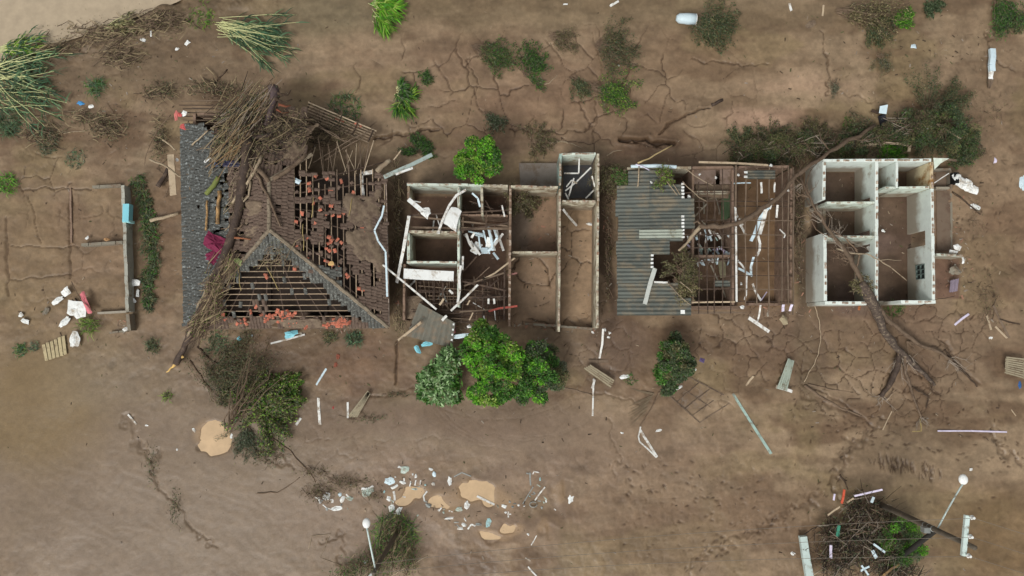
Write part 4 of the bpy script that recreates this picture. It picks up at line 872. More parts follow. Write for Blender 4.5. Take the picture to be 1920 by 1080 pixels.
bush('dark bush cut by the upper edge, next to the corner one', (1740, 2), 70, 60, 34, 20, (DARK,), per=70)
bush('tall dark bush hanging down in the upper corner', (1868, -5), 78, 40, 84, 40, (DARK, MID), per=90)
bush('dark bush clump beside the tall corner bush', (1905, 30), 100, 80, 40, 18, (DARK, OLIVE), per=60)
bush('low grey green weed patch on the pale mud', (1645, 105), 70, 70, 40, 16, (GREYG, OLIVE), per=50, leaf=.1)
bush('faint green weed strip on the pale mud', (1562, 150), 88, 24, 40, 10, (GREYG,), per=40, leaf=.1)
bush('big rounded dark bush heaped behind the white house', (1735, 220), 25, 150, 98, 76, (DARK, OLIVE, DARK), per=120, lift=.5, leaf=.14)
tree('big_bush', 'big rounded dense dark bush heaped past the back corner of the white house', (1775, 245),
     [(1722, 238, 26, .9), (1752, 214, 28, 1.0), (1788, 226, 30, 1.2), (1812, 258, 26, 1.0), (1776, 262, 32, 1.3), (1742, 256, 26, 1.1), (1818, 288, 18, .8), (1800, 296, 16, .7), (1716, 262, 20, .8), (1705, 222, 16, .6)], [DARK, DARK, OLIVE, MUDLEAF], leaf=.13, asp=.28, dens=150, clump=.42, category='bush', gaps=.1)
tree('brush_heap', 'dense olive and brown brush mound behind the sheet roof house', (1450, 280),
     [(1392, 286, 17, .7), (1415, 276, 18, .9), (1440, 286, 18, .9), (1462, 270, 19, 1.0), (1488, 278, 18, .9), (1512, 262, 15, .7), (1380, 296, 11, .5)], [OLIVE, MUDLEAF, MUDLEAF, OLIVE, DARK], leaf=.12, asp=.28, dens=130, clump=.38, category='brush', gaps=.2)
tree('brush_heap', 'dense green brown brush mound between the long grey branch and the white house wall', (1590, 272),
     [(1562, 276, 15, .7), (1585, 266, 16, .8), (1612, 274, 15, .7), (1600, 252, 12, .6), (1640, 258, 14, .6), (1668, 246, 15, .7), (1690, 262, 15, .7)], [OLIVE, DARK, MUDLEAF, DARK], leaf=.12, asp=.28, dens=120, clump=.36, category='brush', gaps=.2)
bush('brown green arm of brush reaching behind the white house', (1660, 250), 170, 40, 90, 40, (OLIVE, MUDLEAF, DARK), per=80, lift=.4)
bush('dense dark lower flank of brush by the corner of the white house', (1770, 270), 20, 70, 66, 40, (DARK, DARK, MID), per=90, lift=.4)
bush('fresh green grass heap against the back wall of the white house', (1640, 285), -5, 60, 60, 30, (BRIGHT, MID), per=70, leaf=.24, asp=.14, name='grass_heap', group=None)
bush('brown brush heap behind the sheet roof house, nearest its purlins', (1440, 285), -20, 140, 62, 50, (MUDLEAF, OLIVE, DARK), per=80, lift=.5)
bush('dark olive brush heap at the back corner of the sheet roof house', (1385, 285), -30, 120, 50, 40, (OLIVE, DARK), per=80, lift=.5)
bush('brown brush caught under the long grey branch', (1520, 275), -40, 150, 54, 46, (MUDLEAF, OLIVE), per=80, lift=.5)
bush('olive brush beside the back wall of the white house', (1575, 268), 0, 90, 54, 30, (OLIVE, MID), per=70, lift=.4)
bush('dense brown creeper on the gap side of the brick house corner room', (1140, 310), 80, 60, 56, 40, (MUDLEAF, OLIVE), per=80, lift=.7, z0=.8)
bush('brown twiggy mat lying behind the brick house', (1000, 265), 0, 120, 46, 26, (MUDLEAF, OLIVE), per=40)
bush('small brown brush inside the middle room of the brick house', (985, 370), 80, 120, 40, 26, (MUDLEAF, OLIVE), per=50)
bush('brown brush caught over the inner wall of the brick house', (972, 376), 60, 160, 32, 20, (MUDLEAF, OLIVE), per=50, z0=1.6)
bush('yellow green leafy brush on the dark sheets of the roof', (1240, 333), 30, 160, 26, 16, (OLIVE, OLIVE, LIME), per=45, z0=3.3)
bush('olive brush heaped in the hole of the dark sheet roof', (1275, 505), 20, 200, 40, 34, (OLIVE, MUDLEAF, OLIVE), per=60, z0=3.1)
bush('olive brush trailing over the lower dark sheets', (1265, 525), 50, 40, 46, 18, (OLIVE, STRAW), per=50, z0=3.1)
bush('green vine clump hanging in the gap beside the sheet roof', (1180, 330), 160, 60, 34, 18, (OLIVE, MID), per=50, z0=2.6)
# the big uprooted bush in front of the tiled house
c = P(470, 740, 0); big = empty('uprooted_bush', 'large uprooted bush with pale bare stem and yellow green leaves before the tiled house', 'bush', (c.x, c.y, 0))
fan(big, (430, 802), -56, 26, 176, 13, (OLIVE, MUDLEAF), .12, .3, 60, .05, .55, TWIG, .45, z0=.35)
fan(big, (400, 700), -10, 70, 130, 40, (DARK, MUDLEAF, OLIVE), .15, .24, 120, .02, .3, TWIG, .05)
fan(big, (420, 760), -75, 60, 110, 36, (DARK, OLIVE, MUDLEAF), .15, .26, 120, .02, .3, TWIG, .05)
fan(big, (500, 770), -40, 160, 78, 60, (OLIVE, OLIVE, LIME, DARK), .15, .5, 130, .02, .75, TWIG, .1)
fan(big, (535, 735), 20, 200, 44, 34, (OLIVE, LIME, MID), .16, .5, 110, .02, 1.0, TWIG, .1)
fan(big, (465, 800), 95, 55, 66, 22, (DARK, GREYG), .2, .14, 70, .02, .1, TWIG, .1)
for (a, lab) in [((470, 640, 100, 60, 46), 0)]: pass
# weeds, grass tufts
def tuft(label, base, r, n=90, pals=(DARK,), ln=.4, group='grass tufts', name='grass_tuft'):
    c = P(*base, 0); root = empty(name, label, 'grass tuft', (c.x, c.y, zg(*base)), group); blades(root, base, r, n, pals, ln)
def blades(root, base, r, n, pals, ln, ang=None, spread=60, z0=0.0, wid=.035):
    b = P(*base, z0); parts = []; pal = np.concatenate(pals); V, F, Cl = [], [], []
    for i in range(n):
        th = rng.random() * 6.28; rr = r * MPP * math.sqrt(rng.random()); o = vec((b.x + rr * math.cos(th), b.y + rr * math.sin(th), z0 + .02))
        a = rng.random() * 6.28 if ang is None else R(-(ang + rng.gauss(0, spread * .5))); L = ln * rng.uniform(.5, 1.1); w = wid * rng.uniform(.6, 1.3); h = rng.uniform(.2, .7) * L
        d = vec((math.cos(a), math.sin(a), 0)); s = vec((-d[1], d[0], 0)) * w * .5
        m = o + d * L * .5 + vec((0, 0, h)); t = o + d * L + vec((0, 0, h * rng.uniform(.1, .8))); k = len(V)
        V += [o - s, o + s, m + s, m - s, t + s * .15, t - s * .15]; F += [(k, k + 1, k + 2, k + 3), (k + 3, k + 2, k + 4, k + 5)]
        cc = pal[rng.randrange(len(pal))] * rng.uniform(.75, 1.25); Cl += [cc] * 6
    npmesh('blade_mass', np.array(V), np.array(F), LEAF, root, np.array(Cl))
tuft('dark grass tuft at the front wall foot of the tiled house, by the fallen trunk', (410, 642), 22, 160, (DARK, CANEG), .5)
tuft('bluish green grass tuft at the front wall foot of the tiled house, by its corner', (665, 634), 13, 130, (CANEG, DARK), .5)
tuft('brown green grass tuft at the middle of the tiled house front', (620, 632), 12, 80, (DARK, OLIVE), .4)
tuft('green grass patch beside the torn eave strip of the tiled house', (648, 205), 32, 240, (MID, DARK, CANEG), .5)
tuft('small green weed at the edge of the picture beside the cracked mud', (15, 345), 20, 160, (BRIGHT, MID), .5)
tuft('green weed next to the ribbed board', (40, 656), 12, 90, (MID, CANEG), .35); tuft('grey green weed touching the ribbed board', (66, 650), 9, 60, (GREYG, CANEG), .3)
tuft('dark green clump of blades on the picture edge below the cane', (18, 232), 26, 260, (CANEG, DARK), .8)
tuft('green blades trailing from the cane heap', (182, 165), 18, 110, (MID, CANEG), .7)
tuft('small low green weed in the mud behind the cracked yard', (142, 300), 20, 90, (CANEG, GREYG), .3); tuft('dark low weed between fallen stems in the yard', (90, 270), 22, 140, (DARK, GREYG), .4)
tuft('yellowish green stem of weed in the wet yard', (315, 742), 8, 60, (LIME, OLIVE), .35); tuft('dull green weed on the mud below the hedge strip', (288, 648), 13, 110, (DARK, OLIVE), .5)
tuft('tiny green weed beside the white scrap on the mud', (1182, 712), 9, 60, (MID, DARK), .3); tuft('green weed at the front door gap of the white house', (1675, 580), 16, 100, (MID, OLIVE), .35)
tuft('light green bank grass near the river', (378, 30), 26, 160, (MID, LIME), .45)
# hedge strip between the yard and the tiled house: a line of flattened weeds
c = P(275, 470, 0); hs_ = empty('weed_strip', 'long dark strip of flattened weeds between the ruined yard and the tiled house', 'weeds', (c.x, c.y, 0))
for i in range(26):
    t = i / 25; x = 262 + 26 * math.sin(t * 2.6) * .9 + rng.gauss(0, 3); y = 338 + 236 * t + rng.gauss(0, 5); r = (15 if t < .4 else 13) * (1 - .55 * max(0, t - .75) / .25)
    blades(hs_, (x, y), r, 46, (DARK, OLIVE, DARK) if i % 3 else (MID, DARK), .42, rng.choice((90, 60, 120, None)), 60, wid=.05)
# cane clumps: pale stalks washed flat, blades at their heads
def cane(label, base, ang, spread, length, n, pal=(CANEG,), stalk=.55, blade=.9, w=8, group='clumps of cane laid flat', nb=15, mat=None):
    c = P(*base, 0); root = empty('cane_clump', label, 'cane', (c.x, c.y, zg(*base)), group); tb = MB(); V, F, Cl = [], [], []; pl = np.concatenate(pal)
    for i in range(n):
        a = R(-(ang + rng.gauss(0, spread * .7))); L = length * MPP * rng.uniform(.5, 1.05); o = c + Vector((rng.gauss(0, w * MPP * .5), rng.gauss(0, w * MPP), .1 + .3 * rng.random()))
        e = o + Vector((math.cos(a) * L * stalk, math.sin(a) * L * stalk, .15 * rng.random())); tb.tube(wob(o, e, 3, .02, .04), [.024, .022, .018, .012], 4)
        for k in range(nb):
            t = rng.uniform(.12, 1.0) ** .8; p = vec(o.lerp(e, t)) + vec((0, 0, rng.uniform(-.12, .03))); b = a + rng.gauss(0, .5); Lb = blade * rng.uniform(.5, 1.1); d = vec((math.cos(b), math.sin(b), 0)); s = vec((-d[1], d[0], rng.uniform(-.4, .4))) * .03 * rng.uniform(.7, 1.4)
            h = rng.uniform(.05, .25); q = [p, p + d * Lb * .4 + vec((0, 0, h)), p + d * Lb * .75 + vec((0, 0, h * .8)), p + d * Lb + vec((0, 0, -.02))]; kk = len(V)
            for j, x in enumerate(q): wv = (1, 1.1, .8, .1)[j]; V += [x - s * wv, x + s * wv]
            F += [(kk, kk + 1, kk + 3, kk + 2), (kk + 2, kk + 3, kk + 5, kk + 4), (kk + 4, kk + 5, kk + 7, kk + 6)]; cc = pl[rng.randrange(len(pl))] * rng.uniform(.75, 1.25); Cl += [cc] * 8
    build('stalk', tb, mat or CANE, root)['kind'] = 'stuff'; npmesh('blade_mass', np.array(V), np.array(F), LEAF, root, np.array(Cl))
cane('long cane clump with cream stalks, lying beside the river bank', (416, 52), 16, 20, 196, 34, (CANEG, CANEG, DARK), .80, 1.0, 8)
cane('widest cane clump with cream stalks on the picture edge', (-14, 146), 8, 26, 176, 46, (CANEG, CANEG, DARK), .80, 1.0, 22)
cane('thin cane clump of straw coloured stalks above the widest one', (4, 98), -5, 10, 106, 18, (CANEG, LIME), .8, .8, 5)
cane('bright green cane clump cut by the upper edge', (708, 12), 15, 40, 62, 40, (BRIGHT, LIME), .5, 1.0, 16)
cane('small bent cane with folded lime blades', (752, 188), 40, 60, 46, 12, (LIME, MID), .7, .8, 3)
cane('dark cane blades below the small green tuft', (748, 172), 30, 80, 36, 12, (DARK, MID), .5, .6, 6)
cane('short dry cane bundle lying on the river bank debris', (205, 56), -6, 14, 66, 14, (STRAW, OLIVE), .9, .5, 4)

# ------------------------------------------------------------------ wrack: heaps of twigs, stalks and leaf litter, past counting
def wrack(name, spots, n, ang, spread, ln, mats, zf, nleaf=0, pals=(MUDLEAF,), rad=(.012, .035), label=None, lleaf=.12):
    groups = {}; pts_all = []; tot = sum(s[2] * s[3] for s in spots)
    for (cx, cy, rx, ry) in spots:
        k = int(n * rx * ry / tot)
        for i in range(k):
            x, y = cx + rng.gauss(0, rx * .45), cy + rng.gauss(0, ry * .45); z = zf(x, y) + abs(rng.gauss(0, .22)); a = R(-(ang + rng.gauss(0, spread))); L = ln * rng.uniform(.3, 1.2); p = P(x, y, z)
            d = Vector((math.cos(a), math.sin(a), rng.gauss(0, .12))) * L * .5; m = rng.choice(mats); r = rng.uniform(*rad)
            groups.setdefault(m.name, MB()).tube([p - d, p + Vector((rng.gauss(0, .06), rng.gauss(0, .06), rng.gauss(0, .03))), p + d], [r, r * .9, r * .5], 3)
        for i in range(int(nleaf * rx * ry / tot)):
            x, y = cx + rng.gauss(0, rx * .5), cy + rng.gauss(0, ry * .5); p = P(x, y, zf(x, y) + abs(rng.gauss(0, .18)) + .03); pts_all.append(tuple(p))
    c = P(spots[0][0], spots[0][1], 0); out = []
    allm = MB(); ms = []
    for k, mb in groups.items():
        i = len(ms); ms.append(MATS[k]); allm.poly(mb.v, mb.f, i)
    o = build(name, allm, ms, None, loc=(c.x, c.y, 0)); o['kind'] = 'stuff'
    if label: o['label'] = label
    if pts_all:
        v, f, cc = leaves(np.array(pts_all), lleaf, .35, np.concatenate(pals), flat=.5); l = npmesh('leaf_litter', v, f, DRYLEAF, o, cc); l['kind'] = 'stuff'
    return o
gz = lambda x, y: max(-.1, zg(x, y))
wrack('river_bank_debris', [(90, 90, 60, 14), (200, 60, 80, 22), (300, 40, 60, 22), (230, 105, 40, 22)], 900, -12, 25, .9, [TWIG, TWIGDARK, REED], gz, 2500, (MUDLEAF, OLIVE), label='twigs and leaf litter stranded along the river bank')
wrack('yard_debris', [(200, 240, 40, 28), (160, 220, 40, 14), (80, 250, 40, 26), (300, 170, 36, 20), (400, 165, 60, 16), (300, 260, 16, 50)], 520, 10, 40, .9, [TWIG, TWIGDARK, REED], gz, 2600, (MUDLEAF, OLIVE, DARK), label='washed up twigs around the back of the tiled house')
r1 = lambda x, y: roofz(x, y) + .06
wrack('reed_heap', [(440, 240, 36, 60), (480, 195, 30, 36), (410, 280, 16, 30)], 380, -52, 13, 2.1, [REED, TWIG, TWIGDARK, GREYTWIG, REED, BLACKTWIG, M('orange_reed', (140, 112, 80), .85, .2, 4)], lambda x, y: roofz(x, y) + .12 + .3 * rng.random(), 2600, (OLIVE, STRAW, DARK, OLIVE), (.012, .03), 'heap of long dry reeds swept onto the tiled roof')
wrack('reed_heap', [(400, 560, 18, 50), (372, 610, 14, 26), (430, 500, 14, 20)], 420, -58, 22, 1.5, [TWIGDARK, REED, TWIG], lambda x, y: roofz(x, y) + .3, 900, (OLIVE, MUDLEAF, LIME), (.01, .03), 'twigs and reeds caught along the fallen trunk')
wrack('roof_litter', [(560, 240, 60, 36), (500, 260, 40, 40), (620, 250, 50, 26)], 420, -5, 40, 1.2, [TWIG, TWIGDARK, BLACKTWIG, REED], r1, 2200, (MUDLEAF, OLIVE, MUDLEAF), (.01, .025), 'twigs and muddy leaves on the broken back of the tiled roof')
wrack('roof_litter', [(470, 300, 26, 40), (440, 380, 20, 60), (520, 480, 40, 30)], 110, -70, 40, 1.0, [TWIG, REED, PALEBARK], r1, 500, (MUDLEAF, OLIVE), (.01, .022), 'loose twigs scattered over the tiled roof')
wrack('gap_litter', [(745, 360, 10, 60), (745, 470, 8, 70), (750, 600, 12, 30)], 240, 85, 30, 1.1, [TWIG, TWIGDARK, REED], lambda x, y: .8, 700, (MUDLEAF, OLIVE), (.01, .025), 'twigs jammed between the tiled house and the brick house')
wrack('gap_litter', [(1140, 350, 10, 50), (1140, 480, 6, 80), (1498, 420, 8, 110)], 300, 85, 30, 1.0, [TWIG, TWIGDARK], lambda x, y: .5, 1100, (MUDLEAF, OLIVE), (.01, .025), 'twigs and litter in the narrow gaps between the houses')
wrack('branch_litter', [(1440, 280, 70, 16), (1520, 272, 40, 20), (1600, 262, 60, 16), (1700, 240, 40, 24)], 380, -25, 45, 1.3, [TWIG, TWIGDARK, BLACKTWIG, GREYTWIG], lambda x, y: .5 + .4 * rng.random(), 3200, (MUDLEAF, OLIVE, DARK), (.01, .03), 'tangle of twigs heaped behind the two houses')
wrack('corner_brush_heap', [(1610, 960, 30, 36), (1600, 1020, 46, 40), (1650, 990, 44, 44), (1570, 1050, 40, 34), (1660, 1050, 44, 34), (1560, 1000, 26, 30), (1690, 1070, 40, 20)], 1700, -60, 50, 1.3, [TWIGDARK, TWIGDARK, BLACKTWIG, TWIG, GREYTWIG], lambda x, y: .2 + .8 * rng.random(), 5200, (MUDLEAF, DARK, DARK, OLIVE), (.010, .032), 'dark heap of branches and rubbish round the utility pole')
wrack('lamp_brush_heap', [(735, 1010, 30, 40), (700, 1060, 50, 24), (765, 1050, 22, 26), (650, 1075, 30, 14)], 420, -70, 30, 1.2, [REED, TWIG, TWIGDARK], lambda x, y: .1 + .6 * rng.random(), 2600, (OLIVE, DARK, MID), (.01, .025), 'brush heaped round the lamp post')
wrack('drift_line', [(650, 905, 50, 14), (600, 925, 34, 18), (590, 885, 30, 10), (700, 930, 20, 10)], 200, 25, 35, .9, [TWIG, TWIGDARK], gz, 700, (OLIVE, MUDLEAF), (.008, .02), 'thin drift of twigs beside the white rubbish')
wrack('drift_line', [(690, 785, 40, 8), (740, 740, 30, 6), (500, 850, 40, 24)], 150, -10, 30, .7, [TWIG, TWIGDARK], gz, 500, (DARK, OLIVE), (.008, .018), 'thin drift of twigs on the mud in front of the tiled house')
wrack('drift_line', [(1655, 130, 10, 40), (1760, 190, 60, 30), (1860, 210, 30, 40), (1830, 420, 14, 40), (1850, 560, 30, 60)], 170, 60, 60, .6, [TWIG, TWIGDARK], gz, 500, (MUDLEAF, OLIVE), (.008, .02), 'scattered twigs on the mud behind the white house')
wrack('drift_line', [(285, 870, 14, 40), (330, 950, 14, 40)], 50, 60, 30, .5, [TWIGDARK], gz, 260, (DARK, OLIVE), (.008, .018), 'thin drift line of twigs in the wet mud')
tree('green_bush', 'fresh green bush half buried in the corner brush heap', (1700, 1020), [(1690, 985, 22, 1.2), (1712, 1000, 20, 1.3), (1700, 1030, 24, 1.2), (1720, 1030, 15, 1.1), (1660, 1010, 22, 1.0), (1675, 1050, 20, .9)], [MID, BRIGHT, DARK], leaf=.14, asp=.2, dens=130, clump=.36, category='bush')
tuft('fresh grass blades growing round the lamp post', (740, 1005), 42, 420, (MID, DARK, LIME), .7)

# ---- things too small to count: chips, leaf bits, broken brick, half sunk in the silt
def litter(name, label, fields, mats, lo, hi, seed):
    r = np.random.RandomState(seed); mbs = MB()
    for (cx, cy, rx, ry, n) in fields:
        for i in range(n):
            x, y = cx + r.randn() * rx * .5, cy + r.randn() * ry * .5
            if not (0 < x < 1920 and 0 < y < 1080): continue
            p = P(x, y, zg(x, y) + .005); L = lo + (hi - lo) * r.rand() ** 2.5; W = L * (.08 + .3 * r.rand()); a = r.rand() * 6.28
            mbs.box(p, L, W, min(W, L * .2) * .5 + .008, Matrix.Rotation(a, 4, 'Z') @ Matrix.Rotation(r.randn() * .3, 4, 'X') @ Matrix.Rotation(r.randn() * .25, 4, 'Y'), r.randint(len(mats)))
    o = build(name, mbs, mats, loc=(0, 0, 0)); o['kind'] = 'stuff'; o['label'] = label
CHIP = [M('chip_brown', (84, 68, 54), .9, .3, 5), M('chip_dark', (70, 58, 46), .9, .3, 5), M('chip_pale', (150, 134, 112), .9, .3, 5), M('chip_olive', (88, 86, 58), .9, .3, 5), MATS['twig_grey']]
litter('fine_litter', 'fine scraps of wood and leaf strewn over the silt', [(960, 540, 1000, 560, 1500), (540, 420, 330, 330, 420), (1000, 470, 260, 260, 260), (1320, 450, 260, 240, 240), (1700, 350, 260, 300, 520), (220, 150, 260, 140, 500), (1600, 1000, 160, 100, 260), (820, 940, 240, 80, 300), (1600, 740, 240, 120, 200), (1700, 120, 260, 120, 300), (140, 590, 120, 90, 120)], CHIP, .03, .26, 3)
litter('brick_rubble', 'broken brick and plaster half sunk at the feet of the walls', [(1000, 612, 120, 10, 60), (1120, 620, 20, 20, 24), (850, 620, 80, 14, 50), (745, 500, 10, 120, 50), (1500, 460, 8, 120, 50), (1140, 460, 8, 120, 40), (1790, 420, 24, 100, 70), (1800, 500, 24, 50, 60), (1640, 580, 100, 8, 40), (1030, 440, 60, 60, 26), (900, 400, 70, 40, 40), (640, 620, 90, 8, 40), (1450, 585, 60, 12, 40), (235, 600, 20, 30, 24), (1600, 440, 60, 100, 40)], [M('rubble_red', (150, 112, 92), .9, .25, 5, .3), M('rubble_grey', (158, 150, 136), .9, .2, 5, .3), M('rubble_mud', (112, 94, 78), .9, .2, 5)], .08, .36, 5)
rng = random.Random(23)
# ------------------------------------------------------------------ loose pieces
def zz(px, py, z):
    if z == 'g': return zg(px, py) + .015
    if z == 'r': return roofz(px, py) + .22
    return z
def stick(name, label, cat, mat, pts, z='g', w=.08, t=None, kind='b', group=None, taper=.7, bend=.0, n=6):
    zs = z if isinstance(z, list) else [z] * len(pts)
    if z == 'g' and kind == 'b':      # a stiff bar rests on the highest ground under it
        hi = max(zg(pa[0] + (pb[0] - pa[0]) * t, pa[1] + (pb[1] - pa[1]) * t) for pa, pb in zip(pts[:-1], pts[1:]) for t in (0, .25, .5, .75, 1)); zs = [.5 * (hi + zg(*p_)) + .03 for p_ in pts] if len(pts) > 3 else [hi - .005] * len(pts)
    q = [P(x, y, zz(x, y, a)) for (x, y), a in zip(pts, zs)]; mb = MB()
    if kind == 'b':
        if len(q) == 2 and not bend:
            q = [q[0], q[0].lerp(q[1], .5) + Vector((rng.gauss(0, .012), rng.gauss(0, .012), rng.gauss(0, .01))), q[1]]
        d = w
        for i in range(len(q) - 1): mb.beam(q[i], q[i + 1], w * rng.uniform(.92, 1.05), t or w * .6, jag=.02, rng=rng)
    else:
        qq = []
        for a, b in zip(q[:-1], q[1:]):
            s = wob(a, b, 3, .02); qq += s[:-1]
        qq.append(q[-1]); mb.tube(qq, np.linspace(w / 2, w / 2 * taper, len(qq)), n, wob=.12, rng=rng)
    o = build(name, mb, mat, smooth=(kind == 'r')); tag(o, label, cat, group); return o
def scrap(name, label, cat, mat, c, size, rot=0, z='g', crump=.06, group=None, irr=.25, th=.008, edge=7, K=None):
    """a crumpled sheet: irregular outline, real folds, a little thickness"""
    p0 = P(c[0], c[1], zz(c[0], c[1], z) + (-.015 if z == 'g' else .02)); sx, sy = size[0] * MPP / 2, size[1] * MPP / 2; a = R(-rot); rings = 3
    K = K or rng.choice((4, 5, 5, 6, 7)); cor = []
    for i in range(K):       # torn corners of a roughly rectangular sheet
        th_ = 2 * math.pi * (i + .5 + rng.uniform(-.28, .28)) / K; x, y = math.cos(th_), math.sin(th_); m = max(abs(x), abs(y)); r_ = (1 / m) ** .8 * (1 - irr * .9 * rng.random()); cor.append((x * r_, y * r_))
    out = []
    for i in range(K):
        (xa, ya), (xb, yb) = cor[i], cor[(i + 1) % K]; nn = max(2, edge // 3)
        for k in range(nn):
            t = k / nn; j = .05 + .06 * irr; out.append((xa + (xb - xa) * t + (rng.gauss(0, j) if k else 0), ya + (yb - ya) * t + (rng.gauss(0, j) if k else 0)))
    N = len(out); folds = [(rng.random() * 6.28, rng.uniform(-.4, .4), rng.uniform(.3, 1.0)) for _ in range(3)]
    def fz(x, y):
        v = 0
        for (fa, fo, fk) in folds: v += fk * abs(math.cos(fa) * x + math.sin(fa) * y - fo)
        return v
    mean = fz(0, 0); Vt = [p0 + Vector((0, 0, crump * .5))]
    for r_ in range(1, rings + 1):
        f = r_ / rings
        for (ox, oy) in out:
            x, y = ox * f, oy * f; zc = crump * (.55 + .55 * (mean - fz(x, y)) + rng.uniform(-.16, .16)); x, y = x * sx, y * sy
            Vt.append(p0 + Vector((x * math.cos(a) - y * math.sin(a), x * math.sin(a) + y * math.cos(a), max(-.03, zc))))
    F = [(0, 1 + i, 1 + (i + 1) % N) for i in range(N)]
    for r_ in range(rings - 1):
        b = 1 + r_ * N
        for i in range(N): q_ = (b + i, b + N + i, b + N + (i + 1) % N, b + (i + 1) % N); F += [(q_[0], q_[1], q_[2]), (q_[0], q_[2], q_[3])]
    L = len(Vt); mb = MB(); low = [v - Vector((0, 0, th)) for v in Vt]; b = 1 + (rings - 1) * N
    mb.poly(Vt + low, F + [tuple(L + j for j in f)[::-1] for f in F] + [(b + i, L + b + i, L + b + (i + 1) % N, b + (i + 1) % N) for i in range(N)])
    o = build(name, mb, mat, smooth=False); tag(o, label, cat, group); return o
def slatted(name, label, cat, corners, n, mat, z='g', gap=.25, group=None, rails=True, lift=.06, th=.03):
    """corners: four photo pixels, slats run from side 0-1 to side 3-2"""
    q = [P(x, y, zz(x, y, z) + lift) for x, y in corners]; c = sum(q, Vector()) / 4; root = empty(name, label, cat, (c.x, c.y, c.z - lift), group)
    for i in range(n):
        u = (i + .5) / n; a, b = q[0].lerp(q[1], u), q[3].lerp(q[2], u); w = (q[1] - q[0]).length / n * (1 - gap); mb = MB(); mb.beam(a, b, w, th, jag=.04, rng=rng); build('slat', mb, mat, root)
    if rails:
        for v in (.12, .88):
            mb = MB(); mb.beam(q[0].lerp(q[3], v) - Vector((0, 0, .04)), q[1].lerp(q[2], v) - Vector((0, 0, .04)), .06, .045); build('rail', mb, mat, root)
    return root
BRANCHES = 'branches and logs washed onto the houses'
# ---- fallen trunks and branches
def limbs(name, label, cat, base, mats, items, group=None):
    """items: (part, material, [(px, py, z)...], r0, r1)"""
    c = P(base[0], base[1], 0); root = empty(name, label, cat, (c.x, c.y, zg(*base)), group)
    for part, mat, pts, r0, r1 in items:
        q = [P(x, y, zz(x, y, z)) for x, y, z in pts]; qq = []
        for a, b in zip(q[:-1], q[1:]): qq += wob(a, b, 3, .03)[:-1]
        qq.append(q[-1]); mb = MB(); mb.tube(qq, np.linspace(r0, r1, len(qq)) * np.array([rng.uniform(.82, 1.15) for _ in qq]), 9 if r0 > .08 else 6, wob=.16, rng=rng); build(part, mb, mat, root, smooth=True)
    return root
GREYBARK = M('grey_rough_bark', (74, 63, 55), .85, .5, 9, .32, (128, 114, 96), 5, .8, .1, stretch=(1, 1, .5))
limbs('fallen_tree', 'fallen tree with a dark forked trunk lying across the white house', 'tree', (1640, 580), None, [
    ('trunk', GREYBARK, [(1612, 530, 3.1), (1628, 552, 3.0), (1645, 590, 2.0), (1662, 628, 1.1), (1690, 660, .6), (1712, 682, .35), (1734, 702, .2), (1752, 722, .1)], .38, .10),
    ('limb', BARK, [(1645, 576, 2.2), (1668, 604, 1.2), (1700, 628, .7), (1728, 648, .4), (1757, 658, .25), (1786, 675, .1)], .19, .07),
    ('limb', DARKBARK, [(1688, 655, .6), (1682, 690, .4), (1668, 720, .25), (1652, 744, .1)], .18, .14), ('limb', BARK, [(1696, 664, .5), (1698, 700, .4), (1712, 744, .25), (1728, 784, .1)], .13, .05), ('limb', TWIG, [(1684, 662, .6), (1688, 680, .5), (1694, 704, .4)], .05, .03),
    ('limb', TWIGDARK, [(1710, 725, .2), (1742, 745, .2), (1736, 765, .1)], .06, .03), ('limb', TWIG, [(1660, 752, .1), (1670, 740, .2), (1680, 732, .3)], .04, .02),
    ('limb', BARK, [(1618, 534, 3.1), (1605, 505, 3.2), (1588, 476, 3.1), (1568, 450, 3.0), (1548, 425, 2.9), (1530, 395, 2.9), (1514, 362, 2.8), (1502, 335, 2.6)], .19, .06),
    ('limb', TWIG, [(1606, 500, 3.2), (1612, 480, 3.0), (1600, 462, 2.9), (1586, 447, 2.9), (1562, 432, 3.0)], .06, .04), ('limb', PALEBARK, [(1568, 466, 3.0), (1592, 474, 3.1), (1626, 476, 3.0), (1650, 488, 2.9), (1675, 505, 2.6), (1700, 526, 2.2)], .06, .025),
    ('limb', PALEBARK, [(1652, 488, 2.9), (1690, 488, 2.4)], .02, .012), ('limb', TWIG, [(1552, 430, 2.9), (1556, 410, 3.0), (1566, 396, 3.0)], .03, .015), ('limb', TWIG, [(1530, 395, 2.9), (1514, 402, 2.7), (1498, 408, 2.4), (1486, 402, 2.2)], .04, .02),
    ('limb', TWIG, [(1512, 395, 2.7), (1530, 430, 2.8), (1560, 446, 2.9)], .04, .03), ('limb', TWIGDARK, [(1510, 350, 2.7), (1520, 320, 2.7), (1536, 300, 2.8)], .04, .02), ('limb', TWIGDARK, [(1500, 330, 2.6), (1505, 360, 2.4), (1518, 385, 2.5)], .05, .03),
    ('limb', TWIG, [(1604, 505, 3.2), (1603, 530, 3.0), (1600, 552, 2.8)], .03, .015), ('limb', TWIGDARK, [(1615, 540, 3.0), (1590, 548, 2.8)], .03, .012), ('limb', TWIGDARK, [(1725, 574, 2.7), (1760, 560, 1.8), (1790, 555, 1)], .03, .015)])
ft = bpy.data.objects['fallen_tree']
